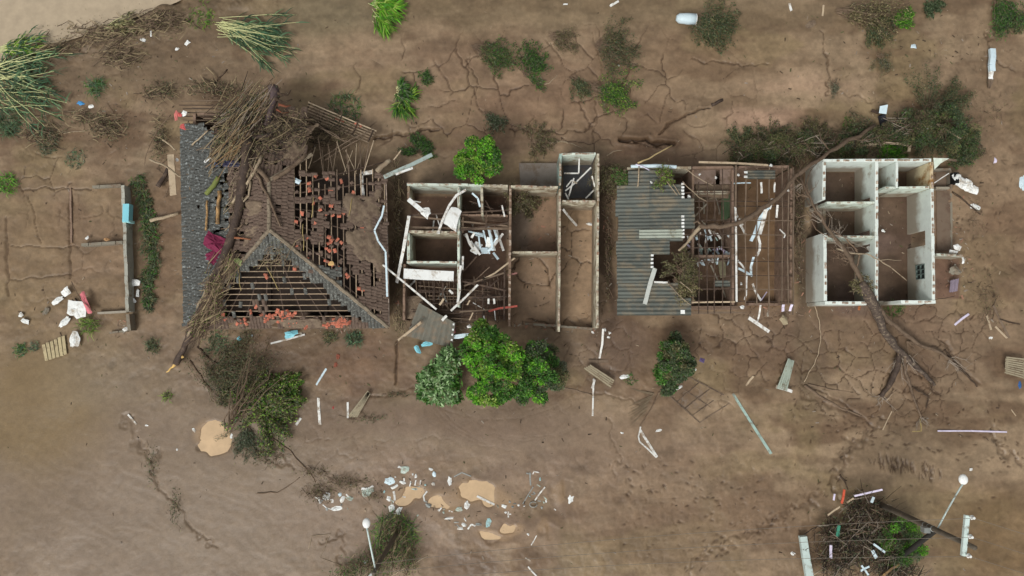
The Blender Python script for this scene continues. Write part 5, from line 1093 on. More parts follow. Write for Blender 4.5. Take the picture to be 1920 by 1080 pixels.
for (x, y, z, a, n, L) in [(1600, 490, 3.1, 200, 7, 46), (1570, 455, 3.0, 230, 7, 50), (1540, 415, 2.9, 250, 7, 44), (1515, 370, 2.7, 260, 6, 40), (1505, 345, 2.6, 150, 5, 34), (1745, 712, .15, 50, 6, 34), (1655, 740, .15, 110, 6, 30), (1726, 780, .1, 80, 5, 26), (1780, 672, .1, 35, 6, 46), (1690, 660, .5, 75, 7, 60), (1560, 440, 3.0, 20, 5, 60), (1700, 640, .3, 60, 6, 60)]:
    mb = MB()
    for k in range(n):
        b = R(-(a + rng.gauss(0, 32))); l = L * MPP * rng.uniform(.4, 1.1); p = P(x, y, z); e = p + Vector((math.cos(b) * l, math.sin(b) * l, rng.uniform(-.3, .2) * min(1, z))); q = wob(p, e, 4, .07); mb.tube(q, [.03, .026, .02, .014, .008], 4)
        for h in range(3): s_ = q[rng.choice((1, 2, 3))]; mb.tube(wob(s_, s_ + Vector((math.cos(b + rng.gauss(0, .7)), math.sin(b + rng.gauss(0, .7)), 0)) * l * .4, 2, .06), [.014, .01, .006], 3)
    o = build('twig_spray', mb, rng.choice((TWIG, TWIGDARK, GREYTWIG)), ft)
rootball = bush('brown ragged root clump on the upper end of the fallen dark trunk', (1614, 534), 0, 360, 22, 26, (MUDLEAF, OLIVE, STRAW), per=40, z0=2.9, lift=.8, group=None, name='root_clump')
limbs('fallen_branch', 'long thick grey branch lying over the bare purlins of the sheet roof house', 'branch', (1420, 400), None, [
    ('stem', BARK, [(1640, 235, .8), (1590, 262, 1.8), (1555, 284, 2.6), (1520, 308, 3.3), (1490, 332, 3.5), (1465, 365, 3.6), (1440, 385, 3.75), (1405, 408, 3.95), (1380, 420, 4.0), (1350, 426, 3.9), (1312, 424, 3.7)], .12, .15),
    ('limb', PALEBARK, [(1314, 424, 3.7), (1300, 440, 3.55), (1288, 456, 3.45), (1272, 470, 3.4)], .12, .07), ('limb', TWIG, [(1318, 424, 3.7), (1308, 415, 3.7), (1300, 418, 3.6)], .06, .03), ('limb', TWIG, [(1558, 284, 2.5), (1540, 262, 2.2), (1532, 240, 1.8)], .04, .015), ('limb', TWIGDARK, [(1460, 368, 3.6), (1468, 350, 3.6), (1478, 325, 3.5)], .03, .015), ('limb', TWIG, [(1590, 262, 1.8), (1630, 262, 1.2), (1660, 252, .8)], .04, .02)], BRANCHES)
limbs('fallen_tree', 'long dark trunk with a splintered yellow end, sprawled down the tiled roof', 'tree trunk', (380, 560), None, [
    ('trunk', DARKBARK, [(466, 262, 'r'), (462, 300, 'r'), (455, 350, 'r'), (446, 400, 'r'), (432, 450, 'r'), (412, 500, 'r'), (392, 555, 'r'), (372, 590, 2.9), (356, 625, 1.8), (344, 655, 1.0), (330, 682, .5)], .33, .2),
    ('splintered_end', M('fresh_split_wood', (206, 170, 104), .8, .25, 6, .2, (150, 116, 70), 3), [(333, 676, .6), (324, 688, .4), (312, 698, .25)], .13, .03), ('splintered_end', MATS['fresh_split_wood'], [(344, 668, .95), (340, 671, 1.0)], .10, .04),
    ('limb', PALEBARK, [(352, 630, 2.2), (372, 570, 3.2), (392, 530, 3.4), (402, 505, 3.5)], .08, .10), ('limb', BARK, [(402, 505, 3.6), (425, 480, 3.7), (452, 470, 3.9)], .07, .04), ('limb', BARK, [(380, 560, 3.3), (372, 580, 3.0), (355, 600, 2.6)], .1, .05)], BRANCHES)
limbs('tree_stump', 'dark upturned stump with torn reddish roots at the top of the reed heap', 'stump', (512, 190), None, [('trunk', M('purple_bark', (86, 72, 72), .75, .3, 6, .3, (104, 88, 72), 2.5, .5), [(512, 164, 3.0), (515, 176, 3.1), (513, 190, 3.2), (507, 212, 3.3), (498, 236, 3.4)], .36, .17),
    ('root', TWIGDARK, [(516, 185, 3.4), (532, 192, 3.2), (548, 186, 3.0)], .10, .03), ('root', M('torn_root', (122, 74, 54), .9, .3, 5), [(522, 196, 3.4), (536, 200, 3.2), (545, 198, 3.0)], .10, .03), ('root', TWIGDARK, [(520, 175, 3.4), (540, 178, 3.1), (546, 168, 3.0)], .08, .02), ('root', MATS['torn_root'], [(518, 205, 3.4), (530, 212, 3.2), (542, 210, 3)], .07, .02), ('root', TWIG, [(512, 160, 3.3), (505, 152, 3.2), (512, 146, 3.1)], .05, .02)], BRANCHES)
br = lambda lab, pts, w, mat=BARK, tap=.5, z='r': stick('branch', lab, 'branch', mat, pts, z, w * (1.5 if z == 'r' else 1.15), kind='r', group=BRANCHES, taper=tap)
br('thick dark log lying under the foot of the reed heap', [(400, 282), (440, 272), (480, 258), (512, 254)], .30, DARKBARK, .6)
br('thin bent branch crossing the roof ridge toward the small blue can', [(448, 280), (468, 308), (478, 322), (502, 366), (512, 390), (526, 425)], .15, BARK, .5)
br('straight pale branch crossing the bent one over the roof', [(490, 294), (478, 322), (458, 350), (436, 380)], .15, PALEBARK, .8)
br('grey branch lying along the eastern hip of the tiled roof', [(512, 336), (545, 315), (572, 292), (588, 280)], .2, BARK, .7)
br('short grey log leaning to the end of the ridge', [(485, 318), (503, 340)], .2, BARK, .9)
br('thin forked branch below the crossing branches', [(470, 340), (466, 368), (440, 396), (428, 428)], .1, PALEBARK)
br('thin pale branch beside the maroon cloth', [(455, 420), (438, 438), (430, 446)], .08, TWIG)
br('reddish splinter beside the maroon cloth', [(426, 442), (448, 446), (470, 449)], .11, M('red_wood', (138, 88, 60), .85, .25, 4))
br('bare grey branch poking over the western eave', [(280, 298), (312, 312), (335, 330), (360, 338), (374, 346)], .13, PALEBARK, .5, 1.9)
br('thin arched branch hanging off the western eave, upper one', [(320, 215), (300, 238), (286, 260), (274, 290), (270, 310)], .07, TWIG, .5, .9)
br('short mossy green log on the grey tiles', [(410, 332), (400, 348), (386, 364)], .22, M('mossy_bark', (112, 120, 64), .85, .25, 4), .9)
br('yellow peeled post standing on the grey tiles by the maroon cloth', [(411, 358), (409, 390), (408, 420)], .17, M('peeled_wood', (166, 132, 88), .85, .4, 4, .45, (104, 84, 60), 3), .9)
br('thin yellow splinter beside the yellow peeled post', [(389, 376), (388, 405), (386, 432)], .1, MATS['peeled_wood'], 1)
br('pale reed branch with white end on the west slope', [(436, 382), (448, 360), (441, 420), (430, 450)], .06, PALEBARK, .6)
br('dark bare branch lying on the mud above the tiled house', [(400, 160), (412, 145), (426, 130)], .12, TWIGDARK, .7, 'g')
br('dark log on the mud beside the white plank', [(296, 350), (308, 332), (318, 312)], .32, DARKBARK, .8, .3)
br('pale log with a white cut end, pointing at the western eave', [(282, 414), (308, 408), (335, 400)], .22, PALEBARK, .8, .3)
br('short grey stick beneath the white plank', [(306, 372), (318, 350)], .07, TWIG, .6, .2)
br('slim branch leaning from the eave to the white plank', [(305, 262), (320, 272), (330, 282)], .12, PALEBARK, .8, .6)
br('pale stick on the western eave, topmost', [(360, 272), (378, 256), (390, 245)], .07, PALEBARK, .7)
br('long dead branch reaching from the uprooted bush to the white rubbish', [(510, 820), (545, 845), (580, 885), (592, 905)], .08, TWIG, .5, 'g')
br('dead bent branch lying in the wet mud below the uprooted bush', [(482, 925), (520, 924), (545, 908), (562, 895)], .08, TWIG, .5, 'g')
br('grey pole lying on the mud beside the uprooted bush, long one', [(356, 676), (376, 704), (398, 735)], .14, TWIG, .9, 'g')
br('grey pole lying on the mud beside the uprooted bush, upper one', [(370, 650), (395, 675), (425, 695)], .14, TWIGDARK, .9, 'g')
br('dark stub of wood stuck in the open mud above the sheet roof house', [(1334, 197), (1355, 187)], .2, DARKBARK, .9, 'g')
br('pale twisted root on the mud behind the brick house', [(1030, 268), (1060, 266), (1075, 270), (1092, 278)], .1, PALEBARK, .5, 'g')
br('curved pale branch beside the broken mud scarp', [(1138, 292), (1150, 284), (1166, 282)], .09, PALEBARK, .6, 'g')
br('half sunk grey branch in front of the white house, lower one', [(1508, 722), (1535, 742), (1575, 765), (1615, 780)], .2, TWIG, .7, 'g')
br('half sunk grey branch in front of the white house, upper one', [(1515, 720), (1555, 730), (1600, 736)], .1, TWIG, .6, 'g')
br('ragged branch buried along the mud beyond the fallen tree', [(1770, 655), (1795, 685), (1815, 705), (1832, 725)], .16, TWIGDARK, .6, 'g')
br('thin dead branch next to the pale leaf tree', [(715, 740), (740, 735), (775, 725), (792, 700), (805, 682)], .06, TWIG, .5, 'g')
br('thin fallen stem on the yard mud, kinked one', [(78, 225), (100, 242), (120, 250), (175, 243)], .06, PALEBARK, .6, 'g')
br('long thin fallen stem beside the cane heap', [(2, 225), (60, 220), (110, 210), (170, 206)], .07, PALEBARK, .6, 'g')
br('pale thin root beneath the compact dark bush', [(1008, 152), (1022, 158), (1030, 156), (1045, 140)], .06, PALEBARK, .6, 'g')
br('thick grey branch lying through the corner brush heap', [(1690, 960), (1660, 1000), (1640, 1030), (1610, 1080)], .2, BARK, .8, .9)
br('pale stick across the lower edge of the corner brush heap', [(1525, 1078), (1545, 1064), (1566, 1047)], .08, PALEBARK, .8, .6)
br('pale stick leaning out of the lamp brush heap', [(736, 1078), (765, 1062), (802, 1042)], .09, PALEBARK, .7, .4)
br('dark sticks fork near the orange strip of the corner heap', [(1575, 890), (1585, 905), (1590, 918)], .12, TWIGDARK, .6, .4)
br('thin dead branch arching on the mud beside the lamp brush heap', [(578, 1030), (585, 1005), (620, 1000), (600, 1045), (640, 1062)], .04, PALEBARK, .6, 'g')
# ---- tiled house: cloth, gutters, odd pieces
scrap('cloth', 'crumpled maroon cloth caught on the tiled roof', 'cloth', M('maroon_fabric', (112, 36, 64), .85, .18, 2, bump=.1), (407, 456), (56, 48), 20, 3.8, .45, irr=.35, edge=14)
scrap('cloth', 'trailing tail of maroon fabric under the crumpled maroon cloth', 'cloth', MATS['maroon_fabric'], (400, 482), (34, 30), 0, 3.55, .28, irr=.3, edge=10)
stick('plank', 'wide white plank leaning at the western eave of the tiled house', 'plank', PALEWOOD, [(320, 290), (325, 366)], [1.2, 1.4], .44, .05)
stick('gutter_strip', 'bent pale gutter strip along the eastern edge of the tiled roof', 'gutter', BLUEWHITE, [(720, 386), (716, 405), (702, 432), (709, 452), (723, 472), (725, 520), (726, 556)], 3.3, .11, .06)
stick('gutter', 'white bent gutter end at the north corner of the tiled roof', 'gutter', WHITEBAR, [(683, 384), (679, 350), (678, 326), (700, 322)], 2.9, .22, .12)
stick('gutter', 'fat pale pipe rising from the white bent gutter end', 'pipe', CREAM, [(706, 322), (716, 312), (732, 300)], 3.0, .34, kind='r', taper=.9, n=8)
stick('board', 'long bluish board sticking out between the tiled house and the brick house', 'board', M('bluish_board', (150, 164, 158), .7, .15, 3, .3, (120, 108, 90), 2), [(720, 332), (765, 312), (810, 290)], [2.9, 2.9, 2.7], .26, .05)
stick('board', 'shorter bright white strip on the long bluish board', 'board', WHITESHEET, [(742, 327), (774, 315)], 3.05, .15, .03)
stick('board', 'small splintered stick above the fat pale pipe', 'stick', PALEWOOD, [(738, 300), (746, 290), (752, 282)], 2.9, .07)
scrap('can', 'small white and blue can on the battens of the tiled roof', 'can', BLUEWHITE, (558, 340), (18, 10), 25, 'r', .14)
scrap('bottle', 'red and white crate scrap at the north west corner of the roof, striped', 'scrap', M('red_white', (206, 120, 112), .6, .35, 3), (330, 216), (9, 22), 5, 2.8, .12)
scrap('scrap', 'white round scrap beside the red and white scraps on the roof corner', 'scrap', WHITESHEET, (345, 213), (9, 12), 30, 2.8, .1)
scrap('scrap', 'red crumpled scrap at the top of the grey tiles', 'scrap', M('red_plastic', (178, 82, 78), .6, .15, 3), (345, 238), (18, 11), 30, 2.9, .12)
scrap('scrap', 'red torn scrap between the striped scrap and the white one', 'scrap', MATS['red_plastic'], (337, 215), (10, 9), 10, 2.8, .1)
scrap('scrap', 'small blue scrap at the foot of the reed heap', 'scrap', M('blue_plastic', (54, 96, 150), .5, .15, 3), (405, 308), (7, 9), 0, 'r', .1)
scrap('scrap', 'dark blue crumpled sheet under the dark log on the roof', 'sheet', M('navy_plastic', (46, 44, 66), .4, .2, 3), (436, 308), (38, 16), 0, 'r', .2)
stick('bar', 'white rag end at the foot of the reed heap', 'rag', WHITESHEET, [(384, 304), (395, 295)], 'r', .14)
stick('strip', 'blue dark tarp strip buried in the reed heap', 'tarp', M('blue_tarp', (48, 66, 84), .5, .25, 4), [(448, 215), (462, 198), (478, 184)], 'r', .32, .1)
for (x, y, lab) in [(446, 231, 'white scrap in the middle of the reed heap'), (450, 250, 'small white foam scrap below the reed heap'), (455, 355, 'tiny white flake on the west slope by the trunk'), (332, 300, 'small white flake at the western eave')]: scrap('scrap', lab, 'scrap', WHITESHEET, (x, y), (8, 6), rng.random() * 90, 'r' if x > 345 else 1.0, .08)
scrap('leafy_scrap', 'pale green torn leaf bunch beside the hip of the tiled roof', 'leaves', M('pale_green_leaf', (158, 172, 112), .7, .2, 4), (446, 490), (20, 12), 30, 'r', .14)
scrap('foam_scrap', 'yellow foam block on the eastern roof slope', 'foam', M('yellow_foam', (192, 158, 104), .8, .1, 4), (620, 494), (11, 9), -20, 'r', .12)
scrap('foam_scrap', 'small yellow foam piece at the front eave by the fallen trunk', 'foam', MATS['yellow_foam'], (377, 616), (9, 10), 60, 2.0, .1)
for (pts, lab) in [([(588, 370), (584, 408)], 'yellowish stick lying on the open eastern battens'), ([(660, 372), (654, 404)], 'yellow green cane standing in the open eastern battens'), ([(568, 420), (569, 470)], 'thin pale cane across the lower eastern battens'), ([(500, 500), (522, 545)], 'thin curved stem on the front battens'), ([(446, 500), (452, 545)], 'pale stem hanging at the front hip')]:
    stick('stick', lab, 'stick', M('yellow_cane', (158, 140, 92), .8, .2, 4), pts, 'r', .06, kind='r')
for (pts, lab) in [([(610, 300), (680, 258)], 'long thin pole over the collapsed corner of the roof, upper one'), ([(586, 305), (640, 272), (700, 240)], 'long thin pole over the collapsed corner of the roof, middle one'), ([(590, 235), (640, 262), (660, 268)], 'grey pole lying below the torn eave strip'), ([(580, 228), (625, 250), (650, 268)], 'second grey pole lying below the torn eave strip')]:
    stick('pole', lab, 'pole', TIMBER, pts, 2.3, .09, kind='r')
stick('bar', 'white slat lying on the mud at the front eave of the tiled house', 'slat', WHITEBAR, [(508, 644), (540, 636), (572, 627)], 'g', .12, .04)
scrap('cloth', 'light blue cloth lying under the front eave of the tiled house', 'cloth', AQUA, (546, 627), (30, 14), -10, .3, .12, edge=9)
scrap('scrap', 'small light blue scrap under the front eave by the dark tuft', 'scrap', AQUA, (448, 635), (12, 9), 40, 'g', .1); scrap('scrap', 'tiny light blue flake beside the light blue scrap', 'scrap', BLUEWHITE, (472, 629), (5, 4), 0, 'g', .05)
for (x, y, lab) in [(634, 668, 'broken reddish tile bits on the mud below the front eave, upper'), (629, 684, 'broken reddish tile bits on the mud below the front eave, lower')]: scrap('tile_bits', lab, 'rubble', M('dark_red_clay', (124, 72, 56), .9, .3, 5), (x, y), (9, 12), rng.random() * 90, 'g', .08)
# ---- brick house: what lies in and on it
stick('panel', 'long white panel lying over the brick house rooms', 'panel', WHITESHEET, [(757, 513), (805, 516), (851, 518)], 2.75, .62, .04)
stick('board', 'long white board leaning along the west wall of the brick house', 'board', WHITEBAR, [(767, 405), (757, 465), (744, 530)], [2.85, 2.8, 1.6], .20, .06)
stick('bar', 'thin white pole from the tiled roof down to the grey corrugated sheet', 'pole', WHITEBAR, [(717, 496), (768, 538), (818, 580)], [3.0, 2.9, 2.6], .12, .07)
stick('bar', 'white pole lying over the front battens of the brick house', 'pole', WHITEBAR, [(845, 583), (870, 560), (896, 534)], 2.8, .13, .08)
stick('bar', 'short white stub below the front battens of the brick house', 'bar', WHITEBAR, [(829, 601), (838, 592)], 2.5, .16, .08); stick('bar', 'pale board resting on the grey corrugated sheet corner', 'board', PALEWOOD, [(747, 638), (770, 620), (790, 604)], [.9, 1.6, 2.4], .16, .06)
stick('strip', 'white door frame strip on the middle wall of the brick house, long one', 'strip', WHITEBAR, [(864, 498), (861, 520), (862, 545), (858, 568)], 2.9, .15, .07); stick('strip', 'white short strip standing by the door frame strip', 'strip', WHITEBAR, [(868, 480), (867, 506)], 2.8, .12, .06)
stick('gutter', 'curved white gutter hanging over the back rooms of the brick house', 'gutter', WHITEBAR, [(822, 436), (830, 412), (842, 386), (856, 366), (874, 356)], [2.9, 2.9, 2.9, 2.85, 2.8], .14, .09); scrap('cap', 'white round end cap at the foot of the curved gutter', 'cap', WHITESHEET, (822, 436), (7, 7), 0, 2.9, .08)
o = scrap('mattress', 'white torn mattress lying over the beams of the brick house', 'mattress', WHITESHEET, (850, 411), (34, 40), 24, 2.75, .10, irr=.10, th=.10, edge=9, K=4)
scrap('sheet', 'white folded sheet spilling over the back wall of the brick house, fan shaped', 'sheet', WHITESHEET, (797, 397), (28, 20), 35, 2.8, .22, irr=.3, edge=9); stick('sheet', 'narrow white fold of cloth from the wall corner', 'cloth', WHITESHEET, [(766, 374), (778, 384), (792, 396)], [2.8, 2.85, 2.9], .28, .06)
c = P(908, 455, 1.4); tang = empty('twisted_frame', 'tangle of white twisted metal frames and sheets inside the brick house', 'wreckage', (c.x, c.y, 0))
for pts in [[(874, 438), (880, 456), (890, 470)], [(878, 434), (896, 438), (906, 442)], [(882, 452), (900, 478)], [(906, 432), (912, 455), (918, 476)], [(915, 425), (921, 450), (924, 470)], [(897, 440), (900, 462), (904, 476)], [(926, 428), (932, 446), (922, 466), (910, 474)], [(930, 430), (938, 452), (944, 470)], [(870, 440), (876, 446)], [(918, 426), (928, 470)], [(925, 474), (934, 486)], [(936, 445), (926, 462)], [(943, 438), (930, 456), (920, 462)], [(890, 436), (884, 446)]]:
    mb = MB(); mb.bars([P(x, y, 1.6 + rng.random() * .7) for x, y in pts], .10 if rng.random() < .5 else .15, .04); build('bar', mb, rng.choice((WHITEBAR, BLUEWHITE)), tang)
for (x, y, sx, sy, r) in [(893, 465, 14, 22, 30), (916, 460, 10, 30, 10), (900, 440, 16, 8, 10), (908, 470, 12, 12, 0)]:
    z = 1.5 + rng.random() * .4; mb = MB(); cc = P(x, y, z); mb.box(cc, sx * MPP, sy * MPP, .03, Matrix.Rotation(R(-r), 4, 'Z') @ Matrix.Rotation(rng.uniform(-.5, .5), 4, 'X')); build('sheet', mb, rng.choice((BLUEWHITE, WHITESHEET)), tang)
c = P(1085, 340, 1); tang = empty('bent_rods', 'white bent window frame and rods inside the dark corner room of the brick house', 'wreckage', (c.x, c.y, 0))
for pts in [[(1058, 325), (1085, 325), (1086, 296)], [(1060, 358), (1082, 340), (1108, 314)], [(1062, 350), (1072, 338), (1082, 344)], [(1076, 334), (1066, 370)], [(1098, 372), (1114, 356)], [(1110, 330), (1115, 350)], [(1060, 362), (1066, 374)]]:
    mb = MB(); mb.bars([P(x, y, 1.4 + rng.random() * .5) for x, y in pts], .09, .05); build('rod', mb, WHITEBAR, tang)
stick('bar', 'white bar leaning off the corner room of the brick house', 'bar', WHITEBAR, [(1056, 393), (1068, 408), (1081, 423)], [2.6, 1.4, .3], .14, .07); scrap('scrap', 'white scrap on the mud floor of the long room of the brick house', 'scrap', WHITESHEET, (1104, 420), (14, 7), 10, 'g', .1)
stick('bar', 'white upright stub on the inner wall of the brick house', 'bar', WHITEBAR, [(941, 385), (946, 406)], 2.8, .1, .06); stick('bar', 'bent greenish pipe in the back room of the brick house', 'pipe', BLUEWHITE, [(885, 362), (896, 372), (900, 388)], 2.6, .12, .08)
for (pts, lab, m, w) in [([(870, 536), (905, 524), (945, 512)], 'muddy rafter slanting across the front room of the brick house', TIMBER, .10), ([(906, 524), (928, 512), (965, 484)], 'pale rafter leaning on the wall of the cracked room', PALEWOOD, .1), ([(916, 584), (936, 578), (970, 574)], 'red painted bar across the front wall of the brick house', M('red_paint', (150, 72, 60), .6, .2, 4), .12), ([(952, 516), (970, 512)], 'reddish rafter end poking into the cracked room', M('rust_bar', (136, 96, 88), .8), .1),
    ([(824, 572), (832, 560)], 'pale short stub by the green sprig of the brick house', PALEWOOD, .13), ([(842, 544), (849, 551)], 'bright white stub under the long white panel', WHITEBAR, .14), ([(876, 572), (881, 563)], 'pale stub among the front battens, near the white pole', PALEWOOD, .1), ([(880, 600), (887, 586)], 'pale stub among the front battens, nearest the tallest tree', PALEWOOD, .08), ([(907, 592), (908, 608)], 'white stub standing over the tallest tree', WHITEBAR, .09), ([(916, 560), (916, 570)], 'first of two white stubs near the red painted bar', WHITEBAR, .13), ([(926, 560), (927, 570)], 'second of two white stubs near the red painted bar', WHITEBAR, .13), ([(927, 580), (929, 600)], 'white upright splinter below the red painted bar', WHITEBAR, .06)]:
    stick('rafter_piece', lab, 'timber', m, pts, 2.5, w, .07)
c = P(800, 612, 1.2); cs = empty('corrugated_sheet', 'grey corrugated sheets sliding off the front of the brick house', 'roof sheet', (c.x, c.y, 0))
qA = [P(786, 568, 2.3), P(851, 604, 2.1), P(845, 652, .9), P(762, 630, 1.1)]
for i in range(3):
    mb = MB(); corr(mb, lambda u, v, I=i: bilin(qA, v, u) + Vector((0, 0, .035 * (I % 2))), 0, 1, i / 3, (i + 1.12) / 3, 3, .03); build('sheet', mb, M('dark_grey_sheet', (96, 94, 84), .75, .2, 3, .3, (118, 102, 84), 1.4), cs)
for k in range(5): mb = MB(); a = qA[1].lerp(qA[2], (k + .4) / 5); mb.beam(a + Vector((-.05, 0, .05)), a + Vector((.06, -.02, .05)), .12, .05); build('broken_edge', mb, WHITESHEET, cs)
scrap('sheet', 'mud caked sheet beside the grey corrugated sheets', 'sheet', MUDMAT, (775, 575), (38, 50), 10, 1.6, .15, irr=.3, edge=9)
scrap('basin', 'light blue basin half under the grey corrugated sheets', 'basin', AQUA, (783, 656), (9, 18), -25, .4, .15); scrap('cloth', 'light blue torn cloth under the edge of the grey corrugated sheets', 'cloth', AQUA, (800, 645), (26, 10), -8, .4, .12); scrap('board', 'bluish board behind the tallest tree, under the brick house front', 'board', BLUEWHITE, (862, 630), (44, 10), -10, 1.2, .06); scrap('jug', 'white jug shaped scrap over the front wall of the brick house', 'jug', WHITESHEET, (880, 612), (9, 7), 0, 1.8, .2)
stick('bar', 'dark red post under the brick house front', 'post', M('maroon_paint', (104, 44, 52), .6, .15, 4), [(852, 608), (852, 624)], 1.6, .13)
rng4 = random.Random(12)
for i in range(26):
    x, y = rng4.choice(((rng4.uniform(870, 945), rng4.uniform(490, 600)), (rng4.uniform(770, 850), rng4.uniform(525, 600)), (rng4.uniform(775, 945), rng4.uniform(375, 430)))); a = rng4.gauss(0, .6) + (0 if rng4.random() < .5 else 1.4); L = rng4.uniform(14, 44)
    stick('loose_timber', 'muddy loose roof timber tumbled in the front and back rooms of the brick house', 'timber', rng4.choice((DARKWOOD, TIMBER, DARKWOOD, TIMBER, WHITEBAR)), [(x - math.cos(a) * L / 2, y - math.sin(a) * L / 2), (x + math.cos(a) * L / 2, y + math.sin(a) * L / 2)], rng4.uniform(.6, 2.3), rng4.uniform(.05, .11), .06, group='loose timbers tumbled in the brick house')
for i in range(22):
    x, y = rng4.uniform(1304, 1372), rng4.uniform(345, 560); a = rng4.gauss(0, .5) + (0 if rng4.random() < .5 else 1.5); L = rng4.uniform(12, 36)
    stick('loose_timber', 'grey brown loose roof timber fallen into the sheet roof house', 'timber', rng4.choice((DARKWOOD, TIMBER, GREYWALL)), [(x - math.cos(a) * L / 2, y - math.sin(a) * L / 2), (x + math.cos(a) * L / 2, y + math.sin(a) * L / 2)], rng4.uniform(.6, 2.6), rng4.uniform(.05, .10), .06, group='loose timbers fallen into the sheet roof house')
# corner post with brackets and the pole below it
stick('post', 'white cross shaped post at the front corner of the brick house', 'post', WHITEBAR, [(1131, 616), (1129, 645), (1124, 671)], [1.2, .7, .2], .13, .1)
for (x, y, lab) in [(1111, 623, 'white knob on the low front wall of the brick house'), (1134, 618, 'white knob at the top of the cross shaped post'), (1141, 632, 'white scrap hanging beside the cross shaped post'), (1143, 624, 'small white knob beyond the cross shaped post')]: scrap('knob', lab, 'scrap', WHITESHEET, (x, y), (7, 5), rng.random() * 90, .9, .14)
stick('bar', 'short dark plank near the tilted pallet', 'plank', TIMBER, [(1104, 677), (1140, 677)], 'g', .2, .05)
slatted('pallet', 'pale tilted pallet near the darker leafy tree', 'pallet', [(1094, 691), (1108, 684), (1152, 712), (1144, 727)], 4, M('grey_wood', (152, 142, 118), .85, .2, 4, .3, (112, 96, 78), 2), .35, group=None)
stick('pole', 'white slim pole planted below the tilted pallet', 'pole', WHITEBAR, [(1113, 710), (1112, 745), (1111, 780)], 'g', .11, .07); stick('pole', 'white short crook at the foot of the tilted pallet', 'bar', WHITEBAR, [(1110, 728), (1115, 712)], .3, .14, .06)
stick('pole', 'thin brown stick lying on cracked mud below the leafy trees', 'stick', TIMBER, [(1060, 727), (1085, 733), (1110, 740)], 'g', .07, kind='r')
# ---- sheet roof house: strips hanging in the frame
hang = 'white strips hanging in the sheet roof house'
for (pts, lab, w, m) in [([(1441, 388), (1425, 410), (1415, 438), (1408, 452)], 'long pale strip hanging from the middle purlins, first of the pair', .22, BLUEWHITE), ([(1436, 392), (1432, 412), (1424, 440)], 'long white strip hanging from the middle purlins, second of the pair', .24, WHITEBAR), ([(1421, 442), (1425, 456), (1424, 470), (1419, 480)], 'curved white strip under the pair of pale strips', .15, WHITEBAR), ([(1413, 482), (1408, 500), (1408, 514)], 'short white strip continuing the curved one', .15, BLUEWHITE),
    ([(1384, 503), (1398, 510), (1410, 517)], 'bluish white strip slanting from the ridge beam', .14, BLUEWHITE), ([(1383, 488), (1392, 498), (1400, 514), (1399, 552), (1396, 562)], 'thin bent white strip hanging below the slanting strip', .11, WHITEBAR), ([(1411, 532), (1417, 548), (1427, 563)], 'kinked white strip near the bottom purlins', .13, WHITEBAR), ([(1427, 563), (1438, 547)], 'thin lilac splinter crossing the kinked strip', .06, M('lilac_plastic', (170, 160, 178), .6)), ([(1426, 572), (1424, 588), (1420, 603)], 'white strip dangling below the eave of the sheet roof house', .11, WHITEBAR),
    ([(1404, 596), (1422, 608), (1442, 622)], 'white board slanting off the eave of the sheet roof house', .2, WHITEBAR), ([(1469, 571), (1468, 584)], 'lilac white stub at the corner eave, first of two', .18, M('lilac_white', (206, 198, 216), .5)), ([(1485, 571), (1481, 583)], 'lilac white stub at the corner eave, second of two', .15, MATS['lilac_white']), ([(1384, 416), (1392, 428), (1398, 441)], 'white broken strip touching the long grey branch, longer one', .14, WHITEBAR), ([(1386, 410), (1393, 422)], 'white broken strip touching the long grey branch, shorter one', .12, WHITEBAR), ([(1378, 388), (1380, 402), (1384, 407)], 'white bent hook at the upper end of the ridge beam', .12, WHITEBAR),
    ([(1427, 342), (1428, 362)], 'white strip hanging near the dark back room', .13, WHITEBAR), ([(1453, 342), (1452, 360)], 'thin white strip hanging near the dark back room', .1, WHITEBAR), ([(1458, 384), (1456, 408)], 'white strip hanging beneath the long grey branch, nearest the white house', .13, WHITEBAR), ([(1448, 372), (1443, 392)], 'torn white strip beneath the long grey branch', .16, WHITEBAR), ([(1376, 344), (1408, 343)], 'pale bar across the dark back room', .07, BLUEWHITE), ([(1462, 430), (1472, 440), (1470, 446)], 'pale bar hanging by the outer purlins', .08, WHITEBAR)]:
    stick('strip', lab, 'strip', m, pts, [3.3 - .25 * i for i in range(len(pts))] if len(pts) > 1 else 3.0, w, .03, group=hang)
rng2 = random.Random(4)
for i in range(60):
    x, y = 1286 + rng2.random() * 88, 436 + rng2.random() * 60; a = R(70 + rng2.gauss(0, 22)); L = rng2.uniform(5, 15); q = [(x - math.cos(a) * L / 2, y - math.sin(a) * L / 2), (x + math.cos(a) * L / 2, y + math.sin(a) * L / 2)]
    stick('ceiling_shard', 'narrow white shard in the heap inside the sheet roof house', 'shard', rng2.choice((WHITEBAR, BLUEWHITE, BLUEWHITE, TEAL, MATS['lilac_plastic'])), q, rng2.uniform(1.2, 2.2), rng2.uniform(.07, .16), .03, group='white ceiling shards heaped inside the sheet roof house')
stick('board', 'pale bent board lying on the dark sheets', 'board', M('bone_board', (184, 188, 180), .6, .1, 3, .2, (130, 120, 104), 2), [(1228, 503), (1218, 535), (1209, 570)], [3.35, 3.25, 3.2], .26, .05); stick('board', 'white strip at the lower notch of the dark sheets', 'strip', WHITEBAR, [(1226, 529), (1252, 530)], 3.25, .12, .05)
